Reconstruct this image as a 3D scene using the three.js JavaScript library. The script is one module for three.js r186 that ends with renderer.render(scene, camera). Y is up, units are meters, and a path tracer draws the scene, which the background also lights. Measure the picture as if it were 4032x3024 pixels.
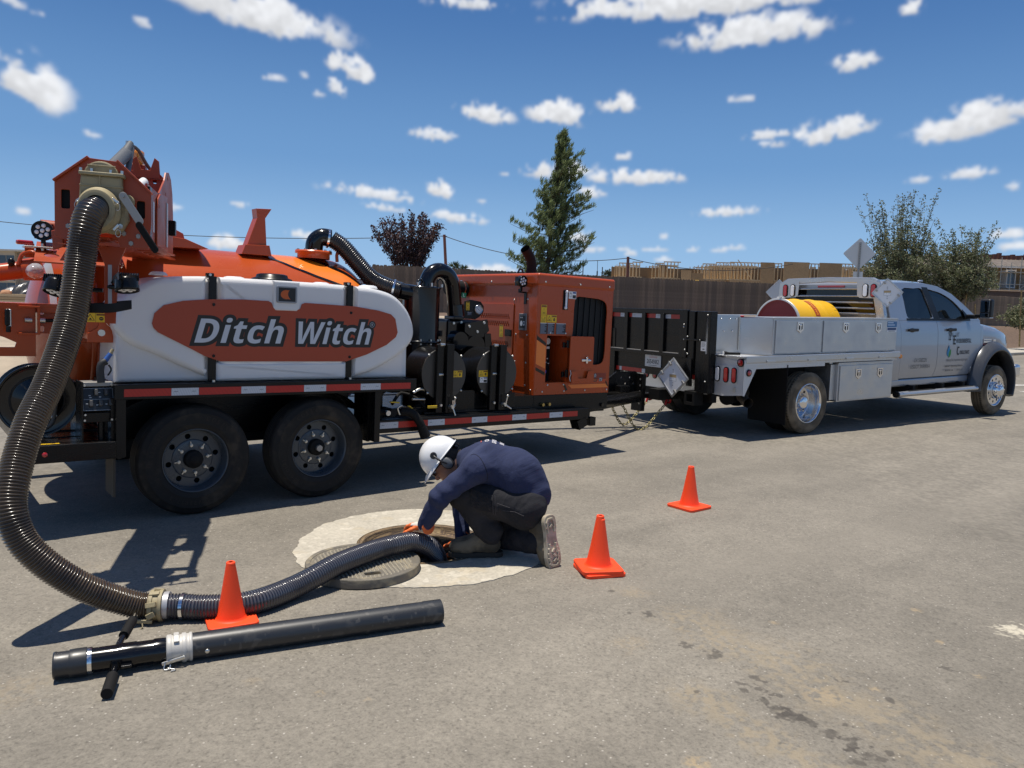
import * as THREE from 'three';
import { RoundedBoxGeometry } from 'three/addons/geometries/RoundedBoxGeometry.js';
import { mergeGeometries, toCreasedNormals } from 'three/addons/utils/BufferGeometryUtils.js';

// ---------------------------------------------------------------- camera, sky, sun, exposure
const scene = new THREE.Scene();
const camera = new THREE.PerspectiveCamera(52.87, 4 / 3, 0.05, 3000);
camera.position.set(0, 1.5555, 0);
camera.rotation.set(-0.1009, 0, 0.0294, 'XYZ');
const renderer = new THREE.WebGLRenderer({ antialias: true });
renderer.toneMapping = THREE.LinearToneMapping;
renderer.toneMappingExposure = 1.08;
renderer.shadowMap.enabled = true;

const V = (x, y, z) => new THREE.Vector3(x, y, z);
const PI = Math.PI, rad = d => d * PI / 180;
const clamp = (x, a = 0, b = 1) => Math.max(a, Math.min(b, x));
const mix = (a, b, t) => a + (b - a) * t;
const sstep = (a, b, x) => { const t = clamp((x - a) / (b - a)); return t * t * (3 - 2 * t); };
function rng(seed) { let s = seed >>> 0; return () => { s = (s + 0x6D2B79F5) >>> 0; let t = Math.imul(s ^ (s >>> 15), 1 | s); t = (t + Math.imul(t ^ (t >>> 7), 61 | t)) ^ t; return ((t ^ (t >>> 14)) >>> 0) / 4294967296; }; }
function hash2(x, y) { let h = Math.imul(x | 0, 374761393) + Math.imul(y | 0, 668265263); h = Math.imul(h ^ (h >>> 13), 1274126177); return ((h ^ (h >>> 16)) >>> 0) / 4294967296; }
function vn(x, y) { const xi = Math.floor(x), yi = Math.floor(y), fx = x - xi, fy = y - yi, u = fx * fx * (3 - 2 * fx), v = fy * fy * (3 - 2 * fy);
  const a = hash2(xi, yi), b = hash2(xi + 1, yi), c = hash2(xi, yi + 1), d = hash2(xi + 1, yi + 1); return a + (b - a) * u + (c - a) * v + (a - b - c + d) * u * v; }
function fbm(x, y, o = 4) { let s = 0, a = 0.5, n = 0; for (let i = 0; i < o; i++) { s += a * vn(x, y); n += a; x = x * 2.03 + 17.1; y = y * 2.03 - 9.7; a *= 0.5; } return s / n; }
const lin2s = c => { c = clamp(c); return c <= 0.0031308 ? c * 12.92 : 1.055 * Math.pow(c, 1 / 2.4) - 0.055; };

// sky: clear blue air with scattered small cumulus, [azimuth, elevation, half width, half height, slope] in degrees
const CLOUDS = [[-18.3,18.32,6.5,1.63,10],[-32.1,12.4,3.0,1.89,22],[-12.1,15.73,2.04,1.03,20],[-13.1,14.49,0.85,0.62,30],[-4.3,20.29,2.74,0.52,0],[12.5,20.3,11.5,1.3,-2],[15.8,18.31,5.54,1.37,-2],[22.5,16.14,1.57,0.69,-5],[29.9,12.12,4.31,1.29,-14],[2.7,13.45,2.4,1.2,5],[7.0,14.15,1.54,0.89,5],[-2.6,13.37,2.4,0.82,8],[-6.2,11.82,1.88,0.55,5],[21.4,12.0,2.98,1.03,-10],[17.4,11.99,1.68,0.41,-3],[17.6,11.42,1.17,0.27,0],[31.8,12.53,0.95,0.52,0],[25.7,18.89,0.73,0.69,0],[-32.3,16.71,1.89,0.34,15],[-10.6,7.59,3.74,0.62,5],[-5.5,8.02,1.37,0.79,15],[-4.3,6.18,2.31,0.52,5],[3.2,9.64,3.09,0.86,0],[8.5,9.29,3.92,0.69,0],[5.4,8.2,1.2,0.52,5],[7.6,10.7,0.68,0.38,0],[15.1,6.91,2.53,0.45,-2],[29.6,8.99,1.6,0.48,-3],[26.8,8.76,0.81,0.27,-3],[32.1,8.11,0.63,0.24,0],[32.1,5.23,1.42,0.45,-3],[32.7,4.46,1.26,0.41,0],[10.7,5.22,0.48,0.31,0],[7.9,4.26,0.55,0.24,0],[8.4,4.01,0.68,0.24,0],[10.0,4.3,1.02,0.21,0],[10.8,3.59,0.75,0.24,0],[12.7,4.33,0.48,0.34,0],[14.6,4.36,0.68,0.27,0],[15.7,4.49,0.67,0.24,0],[-15.1,4.4,1.52,0.45,5],[-20.3,3.62,1.5,0.69,0],[-9.6,6.67,1.88,0.31,5],[-1.8,2.51,2.57,0.52,0],[4.7,5.02,1.03,0.62,0],[5.4,4.21,1.37,0.27,0],[-23.6,5.8,0.66,0.27,0],[-32.2,4.88,0.41,0.34,0],[-19.4,6.32,0.83,0.17,5],[-28.3,9.9,0.64,0.21,15],[-1.0,9.44,0.41,0.21,0],[15.4,14.36,1.18,0.3,0],[-25.3,16.93,0.65,0.35,20],[-15.1,15.03,0.51,0.21,10],[-17.2,14.68,1.01,0.24,0],[-2.6,7.45,0.38,0.27,0],[-14.2,13.95,0.51,0.25,0]];
const SUN = V(-0.11, 1, -0.012).normalize();
{
  const r = rng(77), all = CLOUDS.map(c => [c[0], c[1], c[2] * 0.86, c[3] * 0.8, c[4]]);
  for (let i = 0; i < 190; i++) {                       // the same scattered cumulus all round, outside the frame
    const az = r() * 360 - 180, el = 2 + 60 * Math.pow(r(), 1.6);
    if (az > -37 && az < 37 && el < 24) continue;
    const w = (0.6 + 3.2 * r() * r()) * (0.5 + el / 25) * 1.1; all.push([az, el, w, w * (0.25 + 0.2 * r()), 20 * (r() - 0.5)]);
  }
  const W = 2048, H = 1024, d = new Float32Array(W * H * 4), den = new Float32Array(W * H), under = new Float32Array(W * H);
  for (const [az, el, hw, hh, rot] of all) {
    const ce = Math.cos(rad(el)), ca = Math.cos(rad(rot)), sa = Math.sin(rad(rot)), R = hw * 1.5 + hh * 1.5, sd = az * 3.1 + el * 7.7;
    const x0 = Math.floor(((az - 90 - R / ce) / 360 + 0.5) * W), x1 = Math.ceil(((az - 90 + R / ce) / 360 + 0.5) * W);
    const y0 = Math.max(0, Math.floor(((el - R) / 180 + 0.5) * H)), y1 = Math.min(H - 1, Math.ceil(((el + R) / 180 + 0.5) * H));
    for (let y = y0; y <= y1; y++) for (let x = x0; x <= x1; x++) {
      const pa = ((x + 0.5) / W - 0.5) * 360 + 90, pe = ((y + 0.5) / H - 0.5) * 180;
      let dx = (pa - az) * ce, dy = pe - el; [dx, dy] = [dx * ca - dy * sa, dx * sa + dy * ca];
      let u = dx / hw, v = dy / hh; const k = 1 / Math.max(hh, 0.34);
      const n = fbm(dx * k * 1.1 + sd, dy * k * 1.3 - sd, 5), n2 = fbm(dx * k * 2.9 - sd, dy * k * 3.2 + sd, 4);
      v = v < 0 ? v * 1.35 : v * 0.85;                   // flatter base, puffier top
      const am = hw > 3.5 ? 1.5 : 1.9, q = (hw > 3.5 ? 1.15 : 1.05) - Math.sqrt(u * u * 0.9 + v * v) + (n - 0.5) * am + (n2 - 0.5) * 0.8;
      const a = sstep(0.05, 0.5, q) * sstep(1.35, 0.8, Math.hypot(u, v)) * (hh < 0.28 ? 0.75 : hh < 0.5 ? 0.9 : 1);
      const i = y * W + ((x % W) + W) % W;
      if (a > den[i]) { den[i] = a; under[i] = clamp(0.5 - v * 0.55 + (n2 - 0.5) * 1.4); }
    }
  }
  for (let y = 0; y < H; y++) for (let x = 0; x < W; x++) {
    const i = y * W + x, e = ((y + 0.5) / H - 0.5) * PI, s = Math.sin(e), t = Math.pow(clamp(s), 0.62);
    const ed = Math.max(0, e * 180 / PI), stops = [[0, 0.36, 0.53, 0.74], [4, 0.27, 0.46, 0.71], [10, 0.150, 0.310, 0.575], [20, 0.070, 0.178, 0.415], [35, 0.044, 0.120, 0.32], [90, 0.030, 0.088, 0.26]]; let si = 0; while (si < 4 && ed > stops[si + 1][0]) si++; const sf = sstep(stops[si][0], stops[si + 1][0], ed) * 0.35 + 0.65 * clamp((ed - stops[si][0]) / (stops[si + 1][0] - stops[si][0]));
    const c = s > 0 ? [1, 2, 3].map(q => mix(stops[si][q], stops[si + 1][q], sf)) : [0.28, 0.30, 0.30];
    const cl = mix(0.86, 0.60, under[i]), a = den[i];
    d[i * 4] = mix(c[0], cl * 0.98, a); d[i * 4 + 1] = mix(c[1], cl, a); d[i * 4 + 2] = mix(c[2], cl * 1.04, a); d[i * 4 + 3] = 1;
  }
  const sky = new THREE.DataTexture(d, W, H, THREE.RGBAFormat, THREE.FloatType);
  sky.mapping = THREE.EquirectangularReflectionMapping; sky.magFilter = sky.minFilter = THREE.LinearFilter; sky.wrapS = THREE.RepeatWrapping; sky.needsUpdate = true;
  scene.background = sky; scene.environment = sky;
  const sun = new THREE.DirectionalLight(new THREE.Color(1, 0.935, 0.83), 5.0);
  sun.position.copy(SUN).multiplyScalar(60); sun.target.position.set(0, 0, -8); sun.position.add(sun.target.position);
  sun.castShadow = true; sun.shadow.mapSize.set(4096, 4096); sun.shadow.radius = 1;
  Object.assign(sun.shadow.camera, { left: -45, right: 45, top: 60, bottom: -60, near: 1, far: 160 });
  scene.add(sun, sun.target);
}

// ---------------------------------------------------------------- helpers
const used = {};
function numbered(n) { const k = used[n] = (used[n] ?? -1) + 1; return k ? n + '_' + String(k).padStart(3, '0') : n; }
function thing(name, label, category, pos = [0, 0, 0], turn = 0, group) {
  const o = new THREE.Group(); o.name = numbered(name); scene.add(o); o.position.set(...pos); o.rotation.set(0, turn, 0, 'YXZ');
  o.userData = { label, category }; if (group) o.userData.group = group; return o;
}
const noIdx = g => { const q = g.index ? g.toNonIndexed() : g; for (const k of Object.keys(q.attributes)) if (!['position', 'normal', 'uv', 'color'].includes(k)) q.deleteAttribute(k); if (!q.attributes.uv) q.setAttribute('uv', new THREE.BufferAttribute(new Float32Array(q.attributes.position.count * 2), 2)); return q; };
function fuse(gs) { gs = gs.flat(Infinity).map(noIdx); return gs.length > 1 ? mergeGeometries(gs) : gs[0]; }
function part(parent, name, m, gs, label) {
  const o = new THREE.Mesh(fuse([gs]), m); o.name = name; o.castShadow = o.receiveShadow = true; parent.add(o);
  if (label) o.userData.label = label; return o;
}
function parts(parent, name, m, list) { return list.flat(Infinity).map(g => part(parent, name, m, g)); }
function solo(name, label, category, m, gs, group) { const o = part(scene, numbered(name), m, gs); o.userData = { label, category }; if (group) o.userData.group = group; return o; }
function struct(name, m, gs) { const o = part(scene, numbered(name), m, gs); o.userData.kind = 'structure'; return o; }
const tr = (g, x = 0, y = 0, z = 0, rx = 0, ry = 0, rz = 0) => { if (rx || ry || rz) g.applyMatrix4(new THREE.Matrix4().makeRotationFromEuler(new THREE.Euler(rx, ry, rz))); return g.translate(x, y, z); };
// box from extents; r > 0 rounds its edges
function bx(x0, x1, y0, y1, z0, z1, r = 0, seg = 2) {
  const w = Math.abs(x1 - x0), h = Math.abs(y1 - y0), d = Math.abs(z1 - z0);
  const g = r ? new RoundedBoxGeometry(w, h, d, seg, Math.min(r, w / 2.01, h / 2.01, d / 2.01)) : new THREE.BoxGeometry(w, h, d);
  return g.translate((x0 + x1) / 2, (y0 + y1) / 2, (z0 + z1) / 2);
}
function rod(a, b, r, r2 = r, seg = 14, open = false) {      // cylinder between two points
  a = V(...a); b = V(...b); const L = a.distanceTo(b), g = new THREE.CylinderGeometry(r2, r, L, seg, 1, open);
  g.applyQuaternion(new THREE.Quaternion().setFromUnitVectors(V(0, 1, 0), b.clone().sub(a).normalize())); return g.translate((a.x + b.x) / 2, (a.y + b.y) / 2, (a.z + b.z) / 2);
}
function tube(pts, r, n = 24, seg = 10, closed = false) { return new THREE.TubeGeometry(new THREE.CatmullRomCurve3(pts.map(p => V(...p)), closed, 'centripetal'), n, r, seg, closed); }
// solid of revolution about z; profile of [radius, z]
function latheZ(prof, seg = 48) { const g = new THREE.LatheGeometry(prof.map(p => new THREE.Vector2(Math.max(p[0], 1e-4), p[1])), seg); return g.applyMatrix4(new THREE.Matrix4().makeRotationX(PI / 2)); }
function latheY(prof, seg = 32) { return new THREE.LatheGeometry(prof.map(p => new THREE.Vector2(Math.max(p[0], 1e-4), p[1])), seg); }
function shapeOf(pts, holes = []) { const s = new THREE.Shape(pts.map(p => new THREE.Vector2(p[0], p[1]))); for (const h of holes) s.holes.push(new THREE.Path(h.map(p => new THREE.Vector2(p[0], p[1])))); return s; }
// polygon in xy extruded between z0 and z1, edges bevelled by b inside the outline
function ext(pts, z0, z1, b = 0, holes = [], bs = 2) {
  const g = new THREE.ExtrudeGeometry(shapeOf(pts, holes), { depth: z1 - z0 - 2 * b, bevelEnabled: b > 0, bevelThickness: b, bevelSize: b, bevelOffset: -b, bevelSegments: bs, curveSegments: 8 });
  return g.translate(0, 0, z0 + b);
}
const circ = (x, y, r, n = 24, a0 = 0) => Array.from({ length: n }, (_, i) => [x + r * Math.cos(a0 + i / n * 2 * PI), y + r * Math.sin(a0 + i / n * 2 * PI)]);
function rrect(x0, x1, y0, y1, r, n = 5) { const o = []; for (const [cx, cy, a] of [[x1 - r, y1 - r, 0], [x0 + r, y1 - r, 1], [x0 + r, y0 + r, 2], [x1 - r, y0 + r, 3]]) for (let i = 0; i <= n; i++) { const t = (a + i / n) * PI / 2; o.push([cx + r * Math.cos(t), cy + r * Math.sin(t)]); } return o; }
function smoothPoly(pts, n = 6, closed = true) { const c = new THREE.CatmullRomCurve3(pts.map(p => V(p[0], p[1], 0)), closed, 'centripetal'); return c.getPoints(pts.length * n).slice(0, closed ? -1 : undefined).map(p => [p.x, p.y]); }
function clipX(pts, x, keepRight) { const o = [], ins = p => keepRight ? p[0] >= x : p[0] <= x; for (let i = 0; i < pts.length; i++) { const a = pts[i], b = pts[(i + 1) % pts.length]; if (ins(a)) o.push(a); if (ins(a) !== ins(b)) { const t = (x - a[0]) / (b[0] - a[0]); o.push([x, a[1] + (b[1] - a[1]) * t]); } } return o; }
// uv in metres by dominant normal
function uvm(g, s = 1) { g = noIdx(g); if (!g.attributes.normal) g.computeVertexNormals(); const p = g.attributes.position, n = g.attributes.normal, u = new Float32Array(p.count * 2);
  for (let i = 0; i < p.count; i++) { const a = Math.abs(n.getX(i)), b = Math.abs(n.getY(i)), c = Math.abs(n.getZ(i)); const q = b > a && b > c ? [p.getX(i), p.getZ(i)] : a > c ? [p.getZ(i), p.getY(i)] : [p.getX(i), p.getY(i)]; u[i * 2] = q[0] * s; u[i * 2 + 1] = q[1] * s; }
  g.setAttribute('uv', new THREE.BufferAttribute(u, 2)); return g; }
// grid surface from a function (u, v) -> [x, y, z]
function grid(f, nu, nv, flip = false) {
  const p = [], uv = [], id = [];
  for (let j = 0; j <= nv; j++) for (let i = 0; i <= nu; i++) { p.push(...f(i / nu, j / nv)); uv.push(i / nu, j / nv); }
  for (let j = 0; j < nv; j++) for (let i = 0; i < nu; i++) { const a = j * (nu + 1) + i, b = a + 1, c = a + nu + 1, d = c + 1; flip ? id.push(a, c, b, b, c, d) : id.push(a, b, c, b, d, c); }
  const g = new THREE.BufferGeometry(); g.setAttribute('position', new THREE.Float32BufferAttribute(p, 3)); g.setAttribute('uv', new THREE.Float32BufferAttribute(uv, 2)); g.setIndex(id); g.computeVertexNormals(); return g;
}
// loft: rings of equal length -> closed skin with end caps
function loft(rings, caps = true, close = true) {
  const n = rings[0].length, p = [], id = [], uv = [];
  rings.forEach((r, j) => r.forEach((q, i) => { p.push(...q); uv.push(i / n, j / (rings.length - 1)); }));
  for (let j = 0; j < rings.length - 1; j++) for (let i = 0; i < (close ? n : n - 1); i++) { const a = j * n + i, b = j * n + (i + 1) % n, c = a + n, d = b + n; id.push(a, b, c, b, d, c); }
  if (caps) for (const [j, s] of [[0, 1], [rings.length - 1, -1]]) { const k = p.length / 3, r = rings[j], c = [0, 1, 2].map(q => r.reduce((t, x) => t + x[q], 0) / n); r.forEach(q => { p.push(...q); uv.push(0, 0); }); p.push(...c); uv.push(0, 0); for (let i = 0; i < n; i++) s > 0 ? id.push(k + n, k + (i + 1) % n, k + i) : id.push(k + n, k + i, k + (i + 1) % n); }
  const g = new THREE.BufferGeometry(); g.setAttribute('position', new THREE.Float32BufferAttribute(p, 3)); g.setAttribute('uv', new THREE.Float32BufferAttribute(uv, 2)); g.setIndex(id); g.computeVertexNormals(); return g;
}
function bolts(list, r = 0.011, h = 0.008, axis = 'z') { return list.map(([x, y, z]) => { const g = new THREE.CylinderGeometry(r * 0.8, r, h, 6); if (axis === 'z') g.rotateX(PI / 2); if (axis === 'x') g.rotateZ(-PI / 2); if (axis === '-x') g.rotateZ(PI / 2); return g.translate(x, y, z); }); }

// ---------------------------------------------------------------- materials
const col = c => Array.isArray(c) ? new THREE.Color().setRGB(...c) : new THREE.Color(c);
const mat = (c, rough = 0.5, metal = 0, x = {}) => new THREE.MeshStandardMaterial({ color: col(c), roughness: rough, metalness: metal, ...x });
const phys = (c, rough, metal, x) => new THREE.MeshPhysicalMaterial({ color: col(c), roughness: rough, metalness: metal, ...x });
function dataTex(n, f, srgb = true, rep = true, m = n) {
  const d = new Uint8Array(n * m * 4); for (let y = 0; y < m; y++) for (let x = 0; x < n; x++) { const c = f(x / n, y / m, x, y), i = (y * n + x) * 4; for (let k = 0; k < 3; k++) d[i + k] = 255 * (srgb ? lin2s(c[k]) : clamp(c[k])); d[i + 3] = 255; }
  const t = new THREE.DataTexture(d, n, m); t.magFilter = THREE.LinearFilter; t.minFilter = THREE.LinearMipmapLinearFilter; t.generateMipmaps = true; if (srgb) t.colorSpace = THREE.SRGBColorSpace; if (rep) t.wrapS = t.wrapT = THREE.RepeatWrapping; t.needsUpdate = true; return t;
}
const pnoise = (u, v, f, o = 4) => { let s = 0, a = 0.5, n = 0; for (let i = 0; i < o; i++) { const X = u * f, Y = v * f, xi = Math.floor(X), yi = Math.floor(Y), fx = X - xi, fy = Y - yi, p = fx * fx * (3 - 2 * fx), q = fy * fy * (3 - 2 * fy), h = (a, b) => hash2(((a % f) + f) % f + i * 131, ((b % f) + f) % f + f); s += a * mix(mix(h(xi, yi), h(xi + 1, yi), p), mix(h(xi, yi + 1), h(xi + 1, yi + 1), p), q); n += a; a *= 0.5; f *= 2; } return s / n; };
const T_smudge = dataTex(512, (u, v) => { const n = pnoise(u, v, 6, 6); return [0, 0.75 + 0.5 * (n - 0.5), 0]; }, false);       // roughness variation
const T_grain = dataTex(256, (u, v) => { const n = pnoise(u, v, 64, 2); return [n, n, n]; }, false);
const wear = (base, dust, f, lo, hi, n = 512) => dataTex(n, (u, v) => { const a = sstep(lo, hi, pnoise(u, v, f, 6)); return [0, 1, 2].map(k => mix(base[k], dust[k], a)); });
const M = {
  red: phys([0.43, 0.066, 0.012], 0.40, 0, { specularIntensity: 0.6, clearcoat: 0.25, clearcoatRoughness: 0.1, roughnessMap: T_smudge }),
  redDull: mat([0.36, 0.055, 0.013], 0.52, 0, { roughnessMap: T_smudge }),
  orange: phys([0.85, 0.20, 0.012], 0.35, 0, { clearcoat: 0.5, clearcoatRoughness: 0.15 }),
  black: phys([0.0075, 0.0072, 0.007], 0.36, 0, { specularIntensity: 0.55, roughnessMap: T_smudge }),
  gloss: phys([0.004, 0.004, 0.005], 0.2, 0, { specularIntensity: 0.5, clearcoat: 0.5, clearcoatRoughness: 0.06 }),
  matte: phys([0.009, 0.0085, 0.008], 0.75, 0, { specularIntensity: 0.5 }),
  rubber: phys([1, 1, 1], 0.7, 0, { specularIntensity: 0.55, map: wear([0.016, 0.0145, 0.013], [0.05, 0.04, 0.029], 9, 0.42, 0.8) }),
  tyreDust: mat([1, 1, 1], 0.85, 0, { map: wear([0.055, 0.043, 0.03], [0.15, 0.115, 0.075], 7, 0.3, 0.7) }),
  wheelGrey: mat([0.065, 0.077, 0.09], 0.38, 0.25, { roughnessMap: T_smudge }),
  zinc: mat([0.62, 0.61, 0.57], 0.33, 0.9), bright: mat([0.78, 0.78, 0.78], 0.16, 1),
  poly: phys([0.88, 0.88, 0.875], 0.5, 0, { transmission: 0.3, thickness: 0, roughnessMap: T_smudge }),
  yellow: mat([0.72, 0.46, 0.02], 0.5), tan: mat([1, 1, 1], 0.6, 0, { map: wear([0.34, 0.285, 0.165], [0.2, 0.155, 0.085], 8, 0.52, 0.8) }),
  white: mat([0.78, 0.78, 0.76], 0.5), lens: phys([0.85, 0.86, 0.88], 0.12, 0, { clearcoat: 1 }), redLens: phys([0.42, 0.012, 0.012], 0.2, 0, { clearcoat: 1, clearcoatRoughness: 0.05 }),
  amber: phys([0.85, 0.30, 0.015], 0.2, 0, { clearcoat: 1, transmission: 0.35, thickness: 0.02 }),
};
M.zincDull = mat([0.36, 0.35, 0.33], 0.5, 0.7);
function canvasTex(w, h, draw) { const c = document.createElement('canvas'); c.width = w; c.height = h; draw(c.getContext('2d'), w, h); const t = new THREE.CanvasTexture(c); t.colorSpace = THREE.SRGBColorSpace; t.anisotropy = 8; return t; }
// thin printed label: 1.5 mm plate, print on the face; faces +z before turning
function decal(parent, name, w, h, tex, pos, ry = 0, rx = 0, m = {}, label) {
  const g = new THREE.PlaneGeometry(w, h); const o = new THREE.Mesh(g, mat('#ffffff', 0.45, 0, { map: tex, ...m })); o.name = name; o.position.set(...pos); o.rotation.set(rx, ry, 0, 'YXZ'); o.receiveShadow = o.castShadow = true; parent.add(o); if (label) o.userData.label = label; return o;
}
// ---------------------------------------------------------------- ground, kerb, bank, fence
const HOLE = [-0.55, -4.90];
const segD = (x, z, P) => { let m = 1e9; for (let i = 0; i < P.length - 1; i++) { const [ax, az] = P[i], [bx_, bz] = P[i + 1], dx = bx_ - ax, dz = bz - az, t = clamp(((x - ax) * dx + (z - az) * dz) / (dx * dx + dz * dz)); m = Math.min(m, Math.hypot(x - ax - dx * t, z - az - dz * t)); } return m; };
const OIL = [[0.83,-3.47,.05],[0.96,-3.38,.055],[1.09,-3.16,.04],[0.99,-3.12,.035],[1.09,-3.02,.045],[1.06,-2.97,.03],[1.09,-2.91,.05],[1.12,-2.86,.07],[1.17,-2.82,.05],[1.22,-2.74,.05],[1.32,-2.8,.035],[1.27,-2.67,.07],[1.30,-2.61,.08],[1.39,-2.62,.035],[1.45,-3.16,.035],[0.74,-3.82,.035],[0.64,-3.83,.03],[0.59,-4.14,.03],[1.98,-3.32,.035],[1.58,-3.0,.03],[1.0,-3.06,.025],[1.06,-3.07,.025],[0.79,-3.03,.025]];
const TAN = [[2.57,-3.75,.11,1],[2.66,-3.7,.1,1],[2.19,-3.99,.03,.7],[2.1,-3.59,.03,.8],[1.56,-3.1,.03,.7],[1.36,-3.77,.025,.6],[0.68,-2.52,.05,.9],[2.08,-3.25,.03,.6],[0.71,-4.15,.14,.35],[0.57,-3.46,.11,.35],[1.33,-3.01,.13,.55],[-1.92,-2.88,.2,.25],[-2.2,-4.3,.25,.25],[-0.73,-2.93,.03,.7],[-0.54,-2.89,.03,.6],[-1.03,-3.02,.05,.25]];
const BA = [[0.95,-3.75],[1.05,-3.55],[1.16,-3.45],[1.25,-3.3],[1.34,-3.05],[1.46,-2.88],[1.59,-2.64],[1.75,-2.4]], BB = [[0.79,-3.04],[0.81,-2.96],[0.89,-2.83],[0.97,-2.71],[1.1,-2.5]], BF = [[0.6,-4.1],[1.17,-4.47],[2.12,-5.06],[3.64,-6.13],[8,-9.4]];
function asphalt(x, z, fine) {
  const big = fbm(x * 0.55 + 3, z * 0.55, 4), mid = fbm(x * 2.3, z * 2.3 + 9, 4), w = fbm(x * 9, z * 9, 4);
  let k = 1 + (big - 0.5) * 0.30 + (mid - 0.5) * 0.24 + (w - 0.5) * 0.20;
  // worn streaks along the traffic direction
  const a = x * 0.80 - z * 0.60, b = x * 0.60 + z * 0.80; k *= 1 + (fbm(a * 0.5, b * 3.5, 4) - 0.5) * 0.26;
  let c = [0.196 * k, 0.176 * k, 0.143 * k];
  if (fine) {
    const f1 = hash2(Math.floor(x * 290), Math.floor(z * 290)), f2 = vn(x * 120, z * 120), f3 = vn(x * 55 + 7, z * 55);
    const g = 0.64 + 0.24 * f1 + 0.28 * f2 + 0.20 * f3; c = c.map(v => v * g);
    if (f2 < 0.13) c = c.map(v => v * 0.80);
    const chip = hash2(Math.floor(x * 170) + 91, Math.floor(z * 170)); if (chip > 0.9955) c = [0.40, 0.37, 0.32];
  } else { const g = 0.84 + 0.32 * hash2(Math.floor(x * 60), Math.floor(z * 60)); c = c.map(v => v * g * (0.85 + 0.3 * vn(x * 25, z * 25))); }
  const gr = fbm(x * 38, z * 38, 3);
  const lay = (amt, t) => { amt = clamp(amt); c = c.map((v, i) => mix(v, t[i], amt)); };
  const dust = [0.29, 0.235, 0.155];
  lay(0.6 * sstep(0.30, 0.0, segD(x, z, BA) + (w - 0.5) * 0.35) * sstep(0.36, 0.62, gr * 0.6 + w * 0.4), dust);
  lay(0.6 * sstep(0.16, 0.0, segD(x, z, BB) + (w - 0.5) * 0.2) * sstep(0.36, 0.62, gr), dust);
  lay(0.30 * sstep(0.30, 0.0, segD(x, z, BF) + (w - 0.5) * 0.3), [0.24, 0.215, 0.175]);
  if (x > -3 && x < 4 && z > -5.2) {
    for (const [tx, tz, r, s] of TAN) { const d = Math.hypot(x - tx, (z - tz) * 1.0) + (gr - 0.5) * r * 2.2 + (w - 0.5) * r * 1.2; if (d < r * 1.3) lay(s * 0.85 * sstep(r * 1.1, r * 0.4, d) * sstep(0.28, 0.6, gr + (s === 1 ? 0.2 : 0)), s === 1 ? [0.55, 0.50, 0.39] : [0.36, 0.275, 0.165]); }
    for (const [tx, tz, r] of OIL) { const d = Math.hypot((x - tx) * 1.1, z - tz) + (gr - 0.5) * r * 2.4 + (w - 0.5) * r; if (d < r) lay(0.60 * sstep(r * 0.8, r * 0.35, d), [0.05, 0.043, 0.036]); }
  }
  // sweeping dark tyre marks on the open lane
  for (const [cx, cz, R] of [[9.6, -2.2, 6.3], [9.6, -2.2, 6.62], [10.5, -3, 5.7]]) { const d = Math.abs(Math.hypot(x - cx, z - cz) - R); if (d < 0.16 && x < 9 && z < -4) lay(0.28 * sstep(0.15, 0.05, d) * sstep(0.3, 0.6, fbm(a, b, 3)), [0.07, 0.066, 0.062]); }
  return c;
}
const T_aspBump = dataTex(512, (u, v) => { const n = pnoise(u, v, 96, 2) * 0.7 + pnoise(u, v, 24, 2) * 0.3; return [n, n, n]; }, false);
function asphaltMat(x0, z0, size, n, fine) {
  const t = dataTex(n, (u, v) => asphalt(x0 + u * size, z0 + size - v * size, fine), true, false); t.anisotropy = 16;
  const b = T_aspBump.clone(); b.repeat.set(size / 0.6, size / 0.6); b.needsUpdate = true;
  return mat('#ffffff', 0.86, 0, { map: t, bumpMap: b, bumpScale: fine ? 0.0028 : 0.004 });
}
// flat piece of ground, outline in (x, z); uv 0..1 over the square x0, z0, size
function flat(outline, holes, y, x0, z0, size) {
  const g = new THREE.ShapeGeometry(shapeOf(outline.map(([x, z]) => [x, -z]), holes.map(h => h.map(([x, z]) => [x, -z]))), 1).rotateX(-PI / 2).translate(0, y, 0);
  const p = g.attributes.position, u = g.attributes.uv; for (let i = 0; i < p.count; i++) u.setXY(i, (p.getX(i) - x0) / size, (z0 + size - p.getZ(i)) / size); return g;
}
const rect = (x0, x1, z0, z1) => [[x0, z0], [x1, z0], [x1, z1], [x0, z1]];
const A = [-3.6, 3.4, -9, -2], B = [-12, 20, -30, 2];
{
  const road = new THREE.Group(); road.name = 'asphalt_road'; road.userData.kind = 'structure'; scene.add(road);
  part(road, 'worn_asphalt', asphaltMat(A[0], A[2], 7, 2048, true), flat(rect(...A), [circ(...HOLE, 0.6, 40)], 0, A[0], A[2], 7));
  part(road, 'worn_asphalt', asphaltMat(B[0], B[2], 32, 2048, false), flat(rect(...B), [rect(...A)], 0, B[0], B[2], 32));
  const far = mat('#ffffff', 0.9, 0, { map: dataTex(512, (u, v) => { const k = 0.72 + 0.5 * pnoise(u, v, 5, 6) + 0.1 * (pnoise(u, v, 128, 1) - 0.5); return [0.198 * k, 0.178 * k, 0.146 * k]; }) });
  part(road, 'far_asphalt', far, flat(rect(-900, 900, -900, 300), [rect(...B)], 0, 0, 0, 16));
}
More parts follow.
